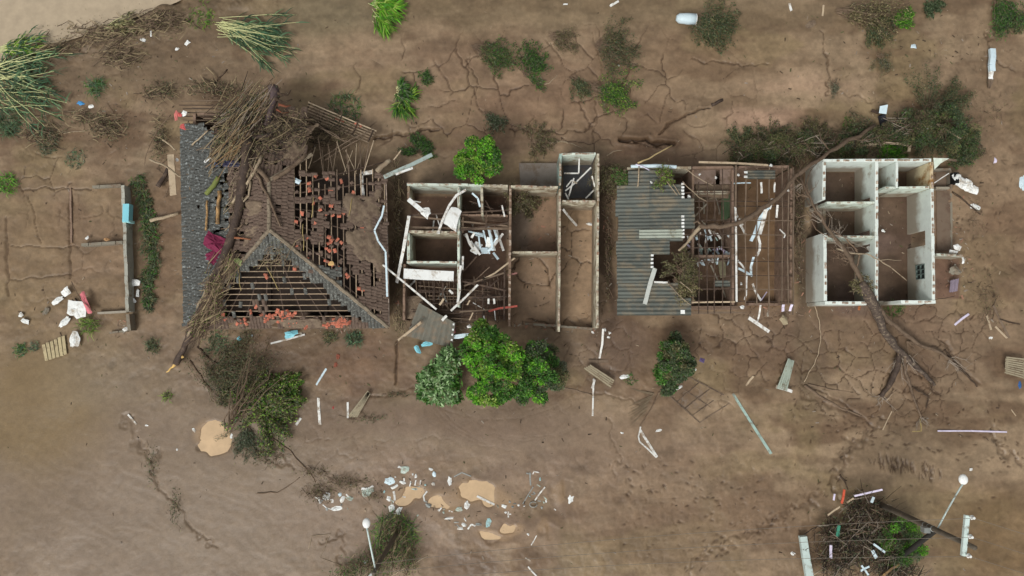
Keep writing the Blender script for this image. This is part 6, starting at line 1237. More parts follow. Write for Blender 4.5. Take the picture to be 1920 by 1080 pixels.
stick('stick', 'yellow pale stick leaning behind the back gutter of the sheet roof house', 'stick', M('bamboo', (198, 176, 128), .7, .15, 3), [(1196, 306), (1228, 290), (1260, 273)], [2.9, 2.0, 1.0], .11, kind='r'); stick('stick', 'thin lilac rod from the back gutter onto the dark sheets', 'rod', MATS['lilac_white'], [(1192, 308), (1230, 322), (1262, 336)], 3.05, .07, kind='r'); stick('stick', 'grey stick standing on the corner of the dark sheets', 'stick', PALEWOOD, [(1198, 312), (1196, 350)], 3.05, .09, kind='r')
for (pts, lab) in [([(1250, 340), (1270, 366)], 'pale rod by the broken white sheet ends, lower'), ([(1262, 345), (1275, 365)], 'pale rod by the broken white sheet ends, upper'), ([(1283, 315), (1312, 335), (1340, 350)], 'dry vine stem over the back rooms of the sheet roof house'), ([(1280, 340), (1310, 370), (1326, 378)], 'second dry vine stem over the back rooms of the sheet roof house'), ([(1275, 528), (1298, 548)], 'pale twig at the olive brush on the roof, longer'), ([(1250, 530), (1280, 560), (1296, 572)], 'thin bent twig on the lower dark sheets')]: stick('rod', lab, 'stick', PALEBARK, pts, 3.5, .06, kind='r')
for (x, y, s, lab) in [(1292, 369, 8, 'white clod beside the broken white sheet ends'), (1272, 366, 7, 'small white clod at the tip of the pale rods'), (1221, 342, 6, 'tiny white scrap on the dark sheets by the yellow green brush'), (1342, 333, 6, 'white scrap over the back room ceiling, round'), (1312, 327, 5, 'tiny white scrap at the dry vine stem'), (1384, 328, 6, 'white scrap in the dark back opening'), (1446, 310, 7, 'white scrap on the back eave board'), (1478, 357, 5, 'tiny white scrap on the outer purlins'), (1389, 532, 6, 'white scrap by the low ridge wall'), (1391, 576, 9, 'white crumpled scrap at the front end of the ridge beam')]:
    scrap('scrap', lab, 'scrap', WHITESHEET, (x, y), (s, s * .9), rng.random() * 90, 3.2 if x < 1300 else 2.9, .12)
scrap('sack', 'beige sack hanging at the corner eave of the sheet roof house', 'sack', M('beige_cloth', (150, 138, 112), .85, .15, 3), (1469, 600), (15, 22), -8, .5, .2)
# ---- behind and beside the white house
c = P(1808, 345, 0); wk = empty('wrecked_tank', 'large white broken fibreglass shell with a dark hollow, beside the white house annex', 'wreck', (c.x, c.y, 0))
for (x, y, sx, sy, r, z, k) in [(1800, 342, 32, 26, 25, .75, .35), (1820, 354, 30, 18, 15, .55, .25), (1794, 333, 18, 16, 0, .85, .25), (1812, 348, 26, 24, 40, .7, .3)]:
    o = scrap('shell_piece', None, None, WHITESHEET, (x, y), (sx, sy), r, z, k, irr=.25, edge=9); org = ORG[o.name]; o.parent = wk; o.location = org - ORG[wk.name]
    for p in ('label', 'category'):
        if p in o: del o[p]
mb = MB(); mb.beam(P(1786, 326, .5), P(1786, 346, .5), .3, .9); build('hollow', mb, M('hollow_shade', (18, 18, 18), .9), wk)  # solid black block painted to read as the shaded opening of the shell
stick('branch', 'dead branch running from under the white broken shell', 'branch', TWIGDARK, [(1785, 360), (1805, 374), (1822, 388), (1838, 402)], 'g', .14, kind='r'); scrap('scrap', 'white crumpled sheet below the white broken shell', 'sheet', WHITESHEET, (1828, 388), (22, 11), 18, 'g', .12, edge=9)
for (x, y, sx, sy, r, lab) in [(1794, 463, 17, 14, 20, 'white torn sheet on the annex wall end, upper'), (1788, 472, 18, 8, 5, 'white torn sheet on the annex wall end, lower'), (1805, 488, 8, 14, 10, 'white flake hanging off the annex wall end')]: scrap('scrap', lab, 'scrap', WHITESHEET, (x, y), (sx, sy), r, .9, .14)
scrap('box', 'grey brown collapsed box below the annex wall', 'box', GREYWALL, (1790, 508), (24, 18), 30, .4, .22, edge=9); slatted('shutter', 'lilac grey slatted shutter lying below the collapsed box', 'shutter', [(1782, 526), (1798, 522), (1795, 546), (1780, 548)], 6, M('lilac_grey', (132, 120, 132), .7), .3)
scrap('scrap', 'white flake on the floor by the inner door of the white house', 'scrap', WHITESHEET, (1656, 433), (9, 6), 40, .5, .12); stick('bar', 'white door bar leaning in the inner doorway of the white house, upper', 'bar', WHITEBAR, [(1630, 424), (1634, 436)], 1.2, .2, .05); stick('bar', 'white door bar leaning in the inner doorway of the white house, lower', 'bar', WHITEBAR, [(1627, 462), (1633, 472)], 1.2, .2, .05)
scrap('rag', 'orange rag on the front wall of the white house', 'rag', M('orange_rag', (160, 98, 58), .8), (1611, 577), (5, 11), 10, .8, .1); stick('cable', 'thin pale cable hanging from the front wall of the white house to the mud', 'cable', PALEWOOD, [(1528, 574), (1536, 600), (1539, 625), (1534, 665), (1522, 690), (1508, 716)], [2.0, .8, .1, .1, .1, .1], .05, kind='r', taper=1)
stick('bar', 'bright rod crossing the annex corner of the white house', 'rod', WHITEBAR, [(1752, 343), (1765, 334), (1779, 325)], .7, .06, .04)
scrap('leaf', 'pale broad fallen trunk end on the big rounded bush', 'log', PALEBARK, (1765, 238), (22, 9), 30, 1.1, .1); stick('log', 'pale log across the big rounded bush', 'log', PALEBARK, [(1768, 240), (1785, 250), (1802, 260)], 1.2, .14, kind='r'); scrap('rag', 'white knotted rag on the big rounded bush', 'rag', WHITESHEET, (1738, 239), (18, 12), -20, 1.2, .25, edge=9)
stick('plank', 'white long plank on the grass heap behind the white house', 'plank', PALEWOOD, [(1622, 272), (1660, 268), (1695, 270)], .7, .16, .05); stick('plank', 'bent white plank end on the grass heap', 'plank', PALEWOOD, [(1692, 270), (1706, 272), (1704, 284)], .8, .18, .05)
# ---- open mud: boxes, tanks, boards
c = P(1292, 36, 0); tk = empty('water_tank', 'bluish white tank lying on its side at the edge of the combed dark bush', 'tank', (c.x, c.y, 0)); mb = MB(); a, b = P(1268, 34, .4), P(1304, 36, .4); mb.tube([a, a.lerp(b, .15), a.lerp(b, .6), b], [.18, .33, .38, .36], 12); build('shell', mb, BLUEWHITE, tk, smooth=True); mb = MB(); mb.tube([b, b + Vector((.04, 0, 0))], [.37, .37], 12); build('rim', mb, WHITESHEET, tk)
scrap('scrap', 'white scrap under the combed dark bush, by the tank', 'scrap', WHITESHEET, (1309, 49), (14, 7), 20, 'g', .1)
c = P(1656, 210, 0); ch = empty('tipped_box', 'bluish box tipped on edge with a dark slab for its shadow, near the big rounded bush', 'box', (c.x, c.y, 0)); mb = MB(); mb.poly([P(1650, 199, .9), P(1665, 196, .9), P(1662, 214, .8), P(1648, 212, .8), P(1650, 199, .3), P(1665, 196, .3), P(1662, 214, .2), P(1648, 212, .2)], [(3, 2, 1, 0), (4, 5, 6, 7), (0, 1, 5, 4), (1, 2, 6, 5), (2, 3, 7, 6), (3, 0, 4, 7)]); build('side_panel', mb, BLUEWHITE, ch)
mb = MB(); mb.beam(P(1653, 216, .4), P(1658, 238, .1), .36, .3); build('shadow_slab', mb, M('box_shadow', (44, 44, 50), .8), ch); mb = MB(); mb.beam(P(1634, 207, .1), P(1648, 212, .3), .2, .05); build('flap', mb, DARKWOOD, ch)  # the near-black slab stands in for the shadow of the box
c = P(1860, 120, 0); wp = empty('draped_sheet', 'tall white rolled sheet standing in the far mud with a tattered foot', 'sheet', (c.x, c.y, 0)); mb = MB(); mb.bars([P(1860, 92, .3), P(1861, 108, .34), P(1859, 122, .3), P(1860, 134, .26)], .38, .2); build('roll', mb, BLUEWHITE, wp); mb = MB(); mb.tube([P(1859, 134, .2), P(1857, 146, .2), P(1859, 152, .15)], [.18, .14, .1], 6, wob=.2); build('tattered_foot', mb, WHITESHEET, wp); mb = MB(); mb.tube([P(1857, 150, .15), P(1855, 165, .1)], [.2, .1], 6, wob=.3); build('muddy_clod', mb, MUDMAT, wp)
for (x, y, sx, sy, r, lab, m) in [(1713, 87, 13, 11, 20, 'light blue scrap on the mud below the fresh green tip', BLUEWHITE), (1520, 46, 24, 14, -20, 'pale mud covered slab between the tank and the brown bush', MUDMAT), (284, 60, 7, 22, 0, 'white upright scrap on the river bank', WHITESHEET), (268, 75, 12, 8, 10, 'pale scrap in the river bank debris', WHITESHEET), (352, 80, 14, 9, -50, 'white scrap near the long cane clump, upper', WHITESHEET), (332, 92, 10, 6, -30, 'white scrap near the long cane clump, lower', WHITESHEET), (152, 194, 18, 9, 15, 'blue bottle beside the widest cane clump', M('blue_bottle', (72, 142, 196), .4)), (171, 200, 11, 9, 20, 'white bag beside the blue bottle', WHITESHEET),
    (1866, 302, 6, 16, 12, 'small lilac scrap below the big rounded bush', MATS['lilac_white']), (1916, 345, 12, 40, 0, 'white sheet cut by the picture edge', BLUEWHITE), (1170, 705, 20, 12, -10, 'white triangular scrap in front of the sheet roof house', WHITESHEET), (1147, 8, 9, 5, -40, 'white flake at the upper picture edge', WHITESHEET), (1060, 8, 11, 4, 0, 'white sliver at the upper picture edge', WHITESHEET), (1655, 432, 6, 5, 0, 'tiny white flake inside the long room of the white house', WHITESHEET), (1160, 123, 6, 4, 0, 'tiny white flake below the wide brownish bush', WHITESHEET),
    (1318, 676, 14, 10, 20, 'purple scrap beside the dark rounded tree', M('purple_scrap', (92, 78, 116), .7)), (1303, 694, 12, 5, -20, 'white sliver at the edge of the dark rounded tree', WHITESHEET), (1272, 727, 19, 7, -18, 'white torn strip by the sunken gate', WHITESHEET), (1235, 807, 14, 6, -12, 'small cream block beyond the bent white bars', WHITESHEET), (1166, 812, 7, 5, 0, 'tiny cream block before the bent white bars', WHITESHEET), (625, 764, 5, 6, 0, 'tiny red scrap by the slatted panel', MATS['red_plastic']), (1858, 634, 11, 8, 30, 'pale stone like scrap by the crossed sticks', WHITESHEET), (1912, 722, 8, 16, 0, 'blue scrap under the dark slatted panel', MATS['blue_plastic']),
    (275, 798, 8, 4, 20, 'small white sliver by the wet yard stick', WHITESHEET), (332, 843, 7, 5, 40, 'small white block in the wet yard', WHITESHEET), (364, 807, 5, 11, -30, 'small white bar near the lone puddle', WHITESHEET), (434, 818, 5, 10, 10, 'small white bar between the lone puddle and the uprooted bush', WHITESHEET), (1820, 880, 7, 6, 0, 'tiny white stone on the far mud path', WHITESHEET), (1486, 1038, 12, 7, 30, 'white knob left of the pale concrete post', WHITESHEET)]:
    scrap('scrap', lab.replace('left of', 'beside'), 'scrap', m, (x, y), (sx, sy), r, 'g', .09)
for (pts, lab, m, w) in [([(1480, 6), (1484, 20)], 'white bar at the upper picture edge above the brown bush', WHITEBAR, .16), ([(1544, 10), (1542, 30)], 'cream stick beside the long brownish bush', PALEWOOD, .12), ([(1160, 2), (1144, 12)], 'white bar slanting over the upper picture edge', WHITEBAR, .14), ([(1374, 738), (1408, 792), (1446, 851)], 'long pale teal pole lying on the open mud', TEAL, .17), ([(1399, 723), (1413, 705)], 'short grey stick above the long teal pole', PALEWOOD, .13), ([(1200, 806), (1215, 830), (1232, 857)], 'white bent bar on the open mud, longer one', WHITEBAR, .16), ([(1199, 828), (1197, 818), (1200, 806), (1201, 800)], 'white bent bar on the open mud, hooked one', WHITEBAR, .09), ([(1199, 828), (1216, 843), (1231, 858)], 'white bent bar on the open mud, thinner lower one', WHITEBAR, .10),
    ([(1758, 808), (1820, 808), (1888, 810)], 'long straight pole lying beyond the fallen tree', MATS['lilac_white'], .10), ([(1724, 784), (1727, 798), (1727, 808)], 'yellow thin rod at the tip of the fallen tree limb', MATS['yellow_cane'], .07), ([(1710, 809), (1728, 808)], 'yellow thin rod foot lying flat at the limb tip', MATS['yellow_cane'], .05), ([(1790, 609), (1803, 598), (1816, 589)], 'lilac white stick lying in front of the white house annex', MATS['lilac_white'], .14), ([(1850, 592), (1854, 605), (1858, 618)], 'pale upright stick by the crossed dark sticks', PALEWOOD, .13), ([(1862, 572), (1875, 600), (1892, 634)], 'dark stick crossing the pale stick, longer one', TIMBER, .16), ([(1866, 612), (1888, 634)], 'pale stick crossing the dark longer one', PALEWOOD, .12), ([(1874, 598), (1892, 604), (1912, 608)], 'dark bent twig off the crossed sticks', TWIGDARK, .09),
    ([(240, 777), (248, 786), (256, 796)], 'white stick in the wet yard mud', WHITEBAR, .12), ([(597, 746), (598, 770), (600, 796)], 'white peeling post lying in front of the tiled house', WHITEBAR, .17), ([(593, 722), (602, 707), (612, 691)], 'pale blue bar on the mud before the tiled house', BLUEWHITE, .13), ([(652, 754), (652, 784)], 'white bar beside the slatted panel', WHITEBAR, .13), ([(555, 797), (564, 784)], 'white bar at the edge of the uprooted bush', WHITEBAR, .15), ([(1655, 806), (1665, 785), (1672, 771)], 'thin pale stick on the footprints below the fallen tree', PALEWOOD, .06), ([(1905, 780), (1896, 768)], 'pale twin sticks at the picture edge beyond the pole', PALEWOOD, .06), ([(1662, 752), (1672, 738)], 'small pale stick among the lower limbs of the fallen tree', PALEWOOD, .07)]:
    stick('bar', lab, 'stick', m, pts, 'g', w, .05)
slatted('slatted_rack', 'pale slatted panel standing on edge in front of the tiled house', 'panel', [(652, 780), (670, 783), (694, 738), (690, 733)], 5, MATS['grey_wood'], .3)
slatted('slatted_bench', 'narrow pale slatted bench with a white end, before the sheet roof house', 'bench', [(1456, 728), (1476, 733), (1489, 676), (1478, 672)], 5, M('grey_green_wood', (150, 160, 146), .8, .15, 4, .3, (112, 100, 80), 2), .3); stick('bar', 'white bar across the end of the slatted bench', 'bar', WHITEBAR, [(1455, 725), (1470, 729), (1485, 734)], .3, .2, .06)
slatted('slatted_rack', 'dark slatted panel cut by the picture edge', 'panel', [(1886, 668), (1884, 700), (1925, 712), (1925, 672)], 9, MATS['grey_wood'], .35)
slatted('ribbed_board', 'cream ribbed board lying in the ruined yard', 'board', [(78, 648), (122, 628), (126, 664), (84, 677)], 6, M('cream_wood', (176, 162, 126), .8, .18, 3, .25, (128, 112, 88), 2), .08, rails=False)
MUDFRAME = M('muddy_frame', (86, 72, 60), .8, .25, 4, .45, (116, 99, 82), 2)
# sunken gate: frame and bars just clear of the mud
q = [P(1254, 742, .04), P(1290, 706, .03), P(1376, 750, .05), P(1312, 792, .03)]; q = [v + Vector((0, 0, zg(1310, 748))) for v in q]; c = sum(q, Vector()) / 4; gt = empty('metal_gate', 'dark framed metal gate sunk flat in the mud beside the dark rounded tree', 'gate', (c.x, c.y, 0))
for i in range(4): mb = MB(); mb.beam(q[i] + Vector((0, 0, .02)), q[(i + 1) % 4] + Vector((0, 0, .02)), .075, .06); build('frame_bar', mb, MUDFRAME, gt)
for k in range(1, 4): mb = MB(); mb.beam(q[0].lerp(q[3], k / 4), q[1].lerp(q[2], k / 4), .05, .05); build('crossbar', mb, MUDFRAME, gt)
mb = MB(); mb.beam(q[0].lerp(q[1], .5), q[3].lerp(q[2], .5), .05, .05); build('crossbar', mb, MUDFRAME, gt); mb = MB(); mb.poly([v - Vector((0, 0, .03)) for v in q] + [v - Vector((0, 0, .2)) for v in q], [(0, 1, 2, 3)[::-1], (4, 5, 6, 7), (0, 1, 5, 4), (1, 2, 6, 5), (2, 3, 7, 6), (3, 0, 4, 7)]); build('mesh_panel', mb, M('slimy_mesh', (106, 94, 82), .5, .2, 3, .6, (122, 104, 86), 1.5), gt)
# palm frond pressed into the mud
c = P(1205, 760, 0); pf = empty('palm_frond', 'muddy palm frond pressed flat below the dark rounded tree', 'palm frond', (c.x, c.y, 0)); mb = MB(); mb.tube([P(1236, 735, .08), P(1222, 765, .1), P(1200, 800, .08)], [.05, .04, .02], 5); build('midrib', mb, TWIG, pf)
for i in range(10): mb = MB(); a = P(1222 - i * 1.5 + rng.gauss(0, 2), 742 + i * 3.6, .09); b = P(1186 - i * .6 + rng.gauss(0, 3), 757 + i * 4.6, .06); mb.beam(a, b, .07, .02, taper=.3); build('leaflet', mb, M('muddy_frond', (114, 100, 80), .85, .2, 4), pf)
for i in range(7): mb = MB(); a = P(1226, 738, .09); b = P(1180 + i * 7, 728 + i * 2.5, .07); mb.beam(a, b, .06, .02, taper=.3); build('leaflet', mb, MATS['muddy_frond'], pf)
# ---- ruined yard beside the picture edge
c = P(180, 480, 0); yd = empty('yard_ruin', 'low broken yard walls with a turquoise patch, sunk in cracked mud', 'ruin', (c.x, c.y, 0))
def yw(a, b, h, mat=GREYWALL, t=.22, br=None): return wall('wall', yd, a, b, h, mat, t, -.3, (), bricks=br, ragged=.08)
yw((229, 347), (231, 385), .75, M('pale_grey_render', (164, 164, 152), .8, .12, 3, .3, (122, 108, 90), 2)); yw((231.5, 386), (238, 584), .75, MATS['pale_grey_render']); yw((238.5, 589), (242, 620), .7, GREYWALL); yw((172, 350), (225, 347), .35, GREYWALL, .18); yw((152, 459), (228, 454), .5, GREYWALL, .2); yw((182, 587), (236, 584), .35, MATS['white_plaster'], .14); yw((205, 624), (238, 620), .25, GREYWALL, .12); yw((131, 352), (133, 455), .12, BRICKMUD, .12)
mb = MB(); mb.box(P(239.5, 400, .68), .42, 1.2, .5); build('turquoise_block', mb, AQUA, yd); mb = MB(); mb.box(P(241, 416, .5), .50, .16, .6); build('turquoise_block', mb, M('pale_aqua', (170, 222, 222), .5), yd)
scrap('clod', 'ochre clod on the inner wall of the ruined yard', 'clod', M('ochre_mud', (160, 124, 86), .9), (201, 449), (13, 8), 0, .5, .12); scrap('scrap', 'small white scrap on the inner wall of the ruined yard', 'scrap', WHITESHEET, (163, 446), (9, 6), -40, .2, .08); scrap('scrap', 'white scrap at the foot of the yard wall corner', 'scrap', WHITESHEET, (236, 617), (12, 8), -30, .6, .12)
for (x, y, sx, sy, r, z, lab, m) in [(145, 580, 36, 36, -15, .45, 'largest white sheet in the yard rubbish', WHITESHEET), (124, 546, 16, 18, -35, .3, 'white scrap above the largest sheet in the yard rubbish', WHITESHEET), (107, 564, 20, 10, -30, .2, 'white scrap beside the largest sheet in the yard rubbish', WHITESHEET), (121, 604, 10, 22, 35, .2, 'white scrap below the largest sheet in the yard rubbish', WHITESHEET), (141, 636, 18, 26, 10, .2, 'white jagged scrap beside the ribbed board', WHITESHEET), (251, 530, 22, 12, 10, .15, 'white scrap outside the yard wall, biggest', WHITESHEET), (258, 549, 6, 14, 0, .1, 'white scrap outside the yard wall, narrow', WHITESHEET), (250, 563, 10, 8, 30, .1, 'white scrap outside the yard wall, curled', WHITESHEET), (161, 566, 12, 38, -28, .5, 'pink board leaning in the yard rubbish', M('pink_board', (214, 122, 128), .6, .1, 3)), (47, 602, 14, 8, 20, .1, 'pale scrap alone in the yard puddle mud, lower', WHITESHEET), (40, 590, 8, 8, 0, .1, 'pale scrap alone in the yard puddle mud, upper', WHITESHEET), (86, 584, 8, 14, 30, .1, 'greenish scrap in the yard mud', GREYWALL)]:
    scrap('scrap', lab, 'scrap', m, (x, y), (sx * 1.25, sy * 1.25), r, z, .14, edge=9)
stick('stick', 'thin brown stick crossing the pink board', 'stick', TWIG, [(134, 528), (150, 560), (170, 580), (192, 608)], [.2, .7, .6, .2], .05, kind='r'); tuft('olive reeds hanging by the pink board', (168, 610), 14, 110, (OLIVE, LIME), .7)
# ---- white rubbish round the ochre puddles
PALEGREEN = M('muddy_pale_green', (168, 182, 170), .6, .15, 2, .35, (134, 118, 98), 3, .1, .1); PALEAQUA = M('muddy_pale_aqua', (158, 194, 194), .6, .15, 2, .3, (134, 118, 98), 3, .1, .1)
lit = 'white rubbish scattered round the ochre puddles'
for (x, y, sx, sy, r, lab, m) in [(612, 930, 14, 22, 10, 'curled white sheet in the ring of rubbish by the twig drift', WHITESHEET), (631, 953, 22, 10, -12, 'flattened white packet at the foot of the rubbish ring', WHITESHEET), (641, 937, 9, 16, 20, 'white flake closing the rubbish ring', WHITESHEET), (655, 934, 16, 9, 12, 'green white flap beside the rubbish ring', PALEGREEN), (600, 938, 7, 14, -10, 'pale flake opening the rubbish ring', WHITESHEET), (637, 927, 8, 10, 0, 'small pale flake above the rubbish ring', BLUEWHITE), (690, 921, 24, 18, -18, 'greenish white card with a folded white edge', PALEGREEN), (731, 902, 24, 18, 10, 'white box lid among the tray rubbish', BLUEWHITE), (739, 912, 16, 8, -25, 'white slab under the box lid', WHITESHEET), (759, 882, 22, 18, 0, 'crumpled greenish white bag, topmost of the rubbish', PALEGREEN), (779, 916, 36, 15, -10, 'long aqua tray full of bottles', PALEAQUA), (755, 905, 14, 7, 12, 'white flap beside the long aqua tray', WHITESHEET), (735, 953, 13, 17, -10, 'white bag next to its twin, nearer the lamp', WHITESHEET), (748, 958, 15, 18, 10, 'white bag next to its twin, farther from the lamp', WHITESHEET), (729, 935, 10, 12, 0, 'white wad above the twin bags', WHITESHEET), (843, 901, 9, 20, -8, 'bright white slab standing alone over the puddles', WHITESHEET), (814, 889, 8, 12, 0, 'blue white carton between the tray and the lone slab', BLUEWHITE), (812, 907, 8, 7, 0, 'small white carton below the blue white one', WHITESHEET), (808, 880, 10, 6, 20, 'small white scraps above the blue white carton', WHITESHEET), (876, 947, 12, 16, 20, 'white wedge beside the largest puddle', WHITESHEET), (862, 955, 14, 12, 30, 'green white wedge beside the white wedge', PALEGREEN), (916, 980, 11, 20, 8, 'upright aqua box among the small rubbish', PALEAQUA), (863, 991, 12, 8, 0, 'white oval lid among the small rubbish', WHITESHEET), (842, 972, 22, 6, -10, 'row of little white crumbs below the puddles', WHITESHEET), (803, 948, 14, 9, 0, 'small grey frame below the puddles', STEEL), (944, 949, 14, 7, 10, 'small white crumbs beyond the largest puddle', WHITESHEET), (948, 961, 6, 5, 0, 'tiny white crumb under the small white crumbs', WHITESHEET), (1070, 936, 14, 18, 30, 'white crescent scrap at the red mud streak', WHITESHEET), (990, 1002, 5, 6, 0, 'tiny white crumb by the faint puddle', WHITESHEET), (972, 947, 6, 5, 0, 'tiny white crumb by the thin white frame', WHITESHEET), (686, 1053, 10, 8, -20, 'small white scrap at the lamp post foot', WHITESHEET), (748, 875, 8, 5, 10, 'tiny white flake over the topmost bag', WHITESHEET), (780, 893, 6, 10, 20, 'little white bottle above the aqua tray', WHITESHEET), (870, 984, 12, 7, 15, 'grey white crumbs by the oval lid', WHITESHEET), (897, 983, 12, 10, 0, 'grey loop scrap beside the upright aqua box', STEEL)]:
    scrap('rubbish', lab, 'rubbish', m, (x, y), (sx, sy), r, 'g', .10, group=lit, edge=8)
for (pts, lab, w, m) in [([(894, 930), (910, 938), (927, 946)], 'white bar over the edge of the largest puddle', .14, WHITEBAR), ([(738, 921), (740, 938)], 'upright white bar by the twin bags', .14, WHITEBAR), ([(796, 939), (794, 930), (801, 921)], 'white hooked strip between two puddles', .10, WHITEBAR), ([(851, 894), (866, 886), (883, 893)], 'thin grey arched strip beyond the lone slab', .06, STEEL), ([(994, 885), (995, 910)], 'thin upright pale strip far from the puddles', .09, STEEL), ([(999, 889), (1001, 884), (1011, 886)], 'thin hooked white strip by the upright pale strip', .07, WHITEBAR), ([(1003, 938), (1012, 925), (1022, 913)], 'slanting white strip by the round loop', .09, WHITEBAR), ([(980, 945), (992, 925), (1000, 912)], 'dull slanting strip beside the white slanting one', .06, STEEL), ([(877, 992), (884, 983), (891, 986)], 'white bent elbow among the small rubbish', .1, WHITEBAR), ([(996, 1022), (1002, 1012), (1006, 1004)], 'thin pale strip below the faint puddle', .06, WHITEBAR), ([(990, 1062), (998, 1072), (1006, 1080)], 'white strip cut by the lower picture edge', .1, WHITEBAR), ([(768, 912), (770, 902)], 'first little bar in the aqua tray', .07, WHITESHEET), ([(778, 910), (780, 900)], 'second little bar in the aqua tray', .07, WHITESHEET), ([(788, 908), (789, 900)], 'third little bar in the aqua tray', .07, WHITESHEET), ([(678, 916), (690, 917), (700, 911)], 'white folded edge over the greenish card', .14, WHITESHEET), ([(605, 946), (612, 952), (622, 955)], 'thin white rim of the rubbish ring', .06, WHITESHEET), ([(985, 1046), (995, 1052)], 'short white strip near the lower picture edge', .08, WHITEBAR)]:
    stick('strip', lab, 'strip', m, pts, 'g', w, .05, group=lit)
rng3 = random.Random(9)
for i in range(64):
    cx, cy, sx, sy = rng3.choice(((625, 938, 26, 16), (745, 900, 34, 18), (775, 905, 30, 16), (880, 975, 40, 14), (830, 955, 30, 16), (1010, 930, 30, 30), (945, 955, 34, 12), (745, 945, 20, 16))); x, y = cx + rng3.gauss(0, sx * .6), cy + rng3.gauss(0, sy * .6)
    if rng3.random() < .5: a = rng3.random() * 3.14; L = rng3.uniform(3, 11); stick('shard', 'small thin white shard in the rubbish round the ochre puddles', 'rubbish', rng3.choice((WHITEBAR, STEEL, PALEGREEN, WHITESHEET)), [(x, y), (x + math.cos(a) * L, y + math.sin(a) * L)], 'g', rng3.uniform(.05, .09), .03, group='small shards among the white rubbish')
    else: scrap('plastic_flake', 'small crumpled plastic flake in the rubbish round the ochre puddles', 'rubbish', rng3.choice((WHITESHEET, STEEL, PALEGREEN, PALEAQUA, GREYWALL)), (x, y), (rng3.uniform(3, 9), rng3.uniform(2, 6)), rng3.random() * 180, 'g', .08, group='small flakes among the white rubbish', edge=6)
mb = MB(); mb.tube([P(1000 + 7 * math.cos(a), 946 + 5 * math.sin(a), .08) for a in np.linspace(0, 5.6, 12)], .03, 5); tag(build('loop', mb, STEEL), 'round grey wire loop on the mud beside the slanting strips', 'wire loop', lit)
# ---- utility pole, lamps, wires
POLEM = M('dark_pole', (92, 84, 72), .8, .2, 3, .2, (110, 96, 80), 2); CROSS = M('pale_crossarm', (190, 206, 200), .6, .1, 3, .2, (130, 124, 108), 2); LAMP = M('lamp_white', (232, 234, 230), .4, .04, 2)
b = P(1642, 942, 0); pl = empty('utility_pole', 'tall utility pole with pale crossarm and curved lamp arm in the corner brush heap', 'utility pole', (b.x, b.y, 0))
def on(z, dx=0, dy=0): return Vector((b.x + dx, b.y + dy, z))
mb = MB(); mb.tube([on(-.2), on(3), on(6), on(9.7)], [.20, .18, .16, .13], 10); build('pole', mb, POLEM, pl, smooth=True)
ca, cb = P(1813, 966, 9.2), P(1806, 1042, 9.2); mb = MB(); mb.beam(ca, cb, .24, .16); build('crossarm', mb, CROSS, pl)
for t in (.03, .5, .97):
    p = ca.lerp(cb, t); mb = MB(); mb.tube([p + Vector((.12, 0, .05)), p + Vector((.14, 0, .2)), p + Vector((.14, 0, .28)), p + Vector((.14, 0, .38))], [.05, .13, .09, .07], 8); build('insulator', mb, WHITESHEET, pl)
mb = MB(); a0 = on(6.5); a2 = P(1806, 906, 7.4); a1 = P(1783, 942, 7.2); pts = [a0 * (1 - t) ** 2 + a1 * 2 * t * (1 - t) + a2 * t * t for t in np.linspace(0, 1, 9)]; mb.tube(pts, .045, 7); build('lamp_arm', mb, CROSS, pl, smooth=True)
mb = MB(); mb.ball(P(1806, 899, 7.35), .26, 12, 8, (1, 1.15, .6)); lh = build('lamp_head', mb, LAMP, pl, smooth=True); mb = MB(); mb.tube([P(1806, 899, 7.1), P(1806, 899, 7.0)], [.16, .1], 8); build('lens', mb, M('lamp_lens', (170, 176, 172), .2), lh)
mb = MB(); mb.tube([P(1684, 1048, .1), on(6.2, .1, -.1)], [.17, .14], 8); build('brace', mb, M('black_pole', (40, 38, 34), .85), pl, smooth=True)
mb = MB(); mb.box(on(6.0, -.35, -.1), .35, .3, .4); build('junction_box', mb, STEEL, pl)
for k in range(3):
    mb = MB(); p = on(5.4 + .4 * k); mb.tube([p + Vector((.17 * math.cos(a), .17 * math.sin(a), 0)) for a in np.linspace(0, 6.28, 9)], .02, 4); build('band', mb, STEEL, pl)
e1 = P(746, 996, 0); l1 = empty('street_lamp', 'street lamp with a slim pale curved arm, rising from the brush near the white rubbish', 'street lamp', (e1.x, e1.y, 0)); mb = MB(); mb.tube([Vector((e1.x, e1.y, z)) for z in (-.2, 3, 6, 8.0)], [.15, .14, .12, .11], 8); build('pole', mb, POLEM, l1, smooth=True)
a0 = Vector((e1.x, e1.y, 7.4)); a2 = P(688, 990, 8.2); a1 = P(694, 1022, 8.2); mb = MB(); mb.tube([a0 * (1 - t) ** 2 + a1 * 2 * t * (1 - t) + a2 * t * t for t in np.linspace(0, 1, 8)], .05, 7); build('lamp_arm', mb, CROSS, l1, smooth=True); mb = MB(); mb.ball(P(687, 981, 8.2), .22, 12, 8, (1, 1.3, .6)); build('lamp_head', mb, LAMP, l1, smooth=True)
mb = MB(); mb.box(Vector((e1.x - .1, e1.y - .1, 7.7)), .5, .12, .12, Matrix.Rotation(.7, 4, 'Z')); build('crossarm', mb, STEEL, l1)
WIREM = M('wire', (120, 112, 100), .6)
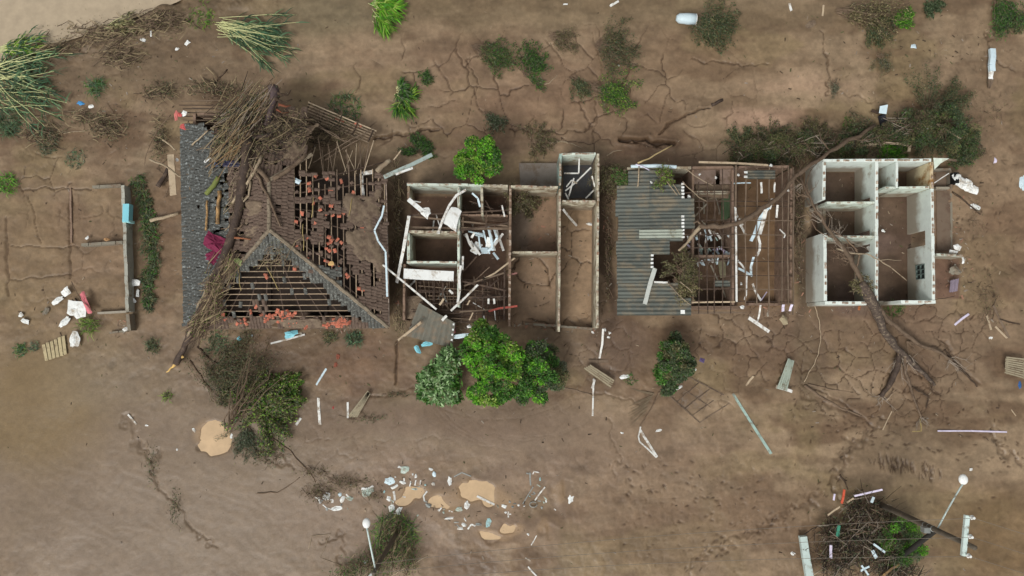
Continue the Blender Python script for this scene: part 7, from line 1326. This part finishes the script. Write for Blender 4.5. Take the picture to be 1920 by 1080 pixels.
for k, (t, z) in enumerate(((.03, 9.5), (.5, 9.5), (.97, 9.5))):
    s = ca.lerp(cb, t) + Vector((.14, 0, .36)); e = Vector((e1.x, e1.y + .5 - .5 * k, 8.0)); mb = MB(); mb.tube([s.lerp(e, u) - Vector((0, 0, 1.1 * 4 * u * (1 - u))) for u in np.linspace(0, 1, 16)], .011, 4); tag(build('overhead_wire', mb, WIREM), 'thin overhead wire strung from the pale crossarm to the street lamp pole', 'wire', 'overhead wires between the two poles')
    e = s + Vector((14, -4.5, -.4)); mb = MB(); mb.tube([s.lerp(e, u) - Vector((0, 0, .4 * 4 * u * (1 - u))) for u in np.linspace(0, 1, 8)], .011, 4); tag(build('overhead_wire', mb, WIREM), 'thin overhead wire running from the pale crossarm out of the picture', 'wire', 'overhead wires leaving the picture')
stick('concrete_post', 'pale concrete post lying beside the corner brush heap', 'post', CROSS, [(1505, 1005), (1510, 1040), (1518, 1085)], [.5, .5, .6], .46, .3)
for (pts, lab, w, m) in [([(1602, 930), (1628, 924), (1654, 918)], 'lilac white strip on top of the corner brush heap', .12, MATS['lilac_white']), ([(1634, 942), (1638, 932)], 'bluish white bar below the lilac white strip', .17, BLUEWHITE), ([(1583, 918), (1578, 944)], 'orange red strip on the corner brush heap', .14, M('orange_red', (190, 84, 58), .6)), ([(1563, 938), (1565, 926)], 'small lilac flake beside the orange red strip', .12, MATS['lilac_white']), ([(1558, 1022), (1558, 1047)], 'white bar standing in the corner brush heap', .17, MATS['lilac_white']), ([(1573, 985), (1570, 1006)], 'green bottle in the corner brush heap', .2, M('green_bottle', (62, 128, 104), .3)), ([(1638, 1020), (1660, 1036)], 'bluish strip near the green bush, upper', .14, BLUEWHITE), ([(1636, 1032), (1643, 1046)], 'bluish strip near the green bush, lower', .2, BLUEWHITE), ([(1614, 1070), (1630, 1062)], 'blue white cross piece in the corner heap, first bar', .12, BLUEWHITE), ([(1615, 1060), (1628, 1078)], 'blue white cross piece in the corner heap, second bar', .12, BLUEWHITE), ([(1552, 966), (1575, 950)], 'cream splintered stick in the corner brush heap, longer', .1, PALEWOOD), ([(1588, 942), (1600, 934)], 'cream splintered stick in the corner brush heap, shorter', .1, PALEWOOD), ([(1655, 1080), (1672, 1066), (1686, 1058)], 'ochre curved bark strip at the lower picture edge', .14, MATS['peeled_wood']), ([(1486, 1036), (1496, 1046), (1502, 1056)], 'thin bent wire beside the pale concrete post', .05, TWIG)]:
    stick('strip', lab, 'strip', m, pts, 1.25, w, .05)
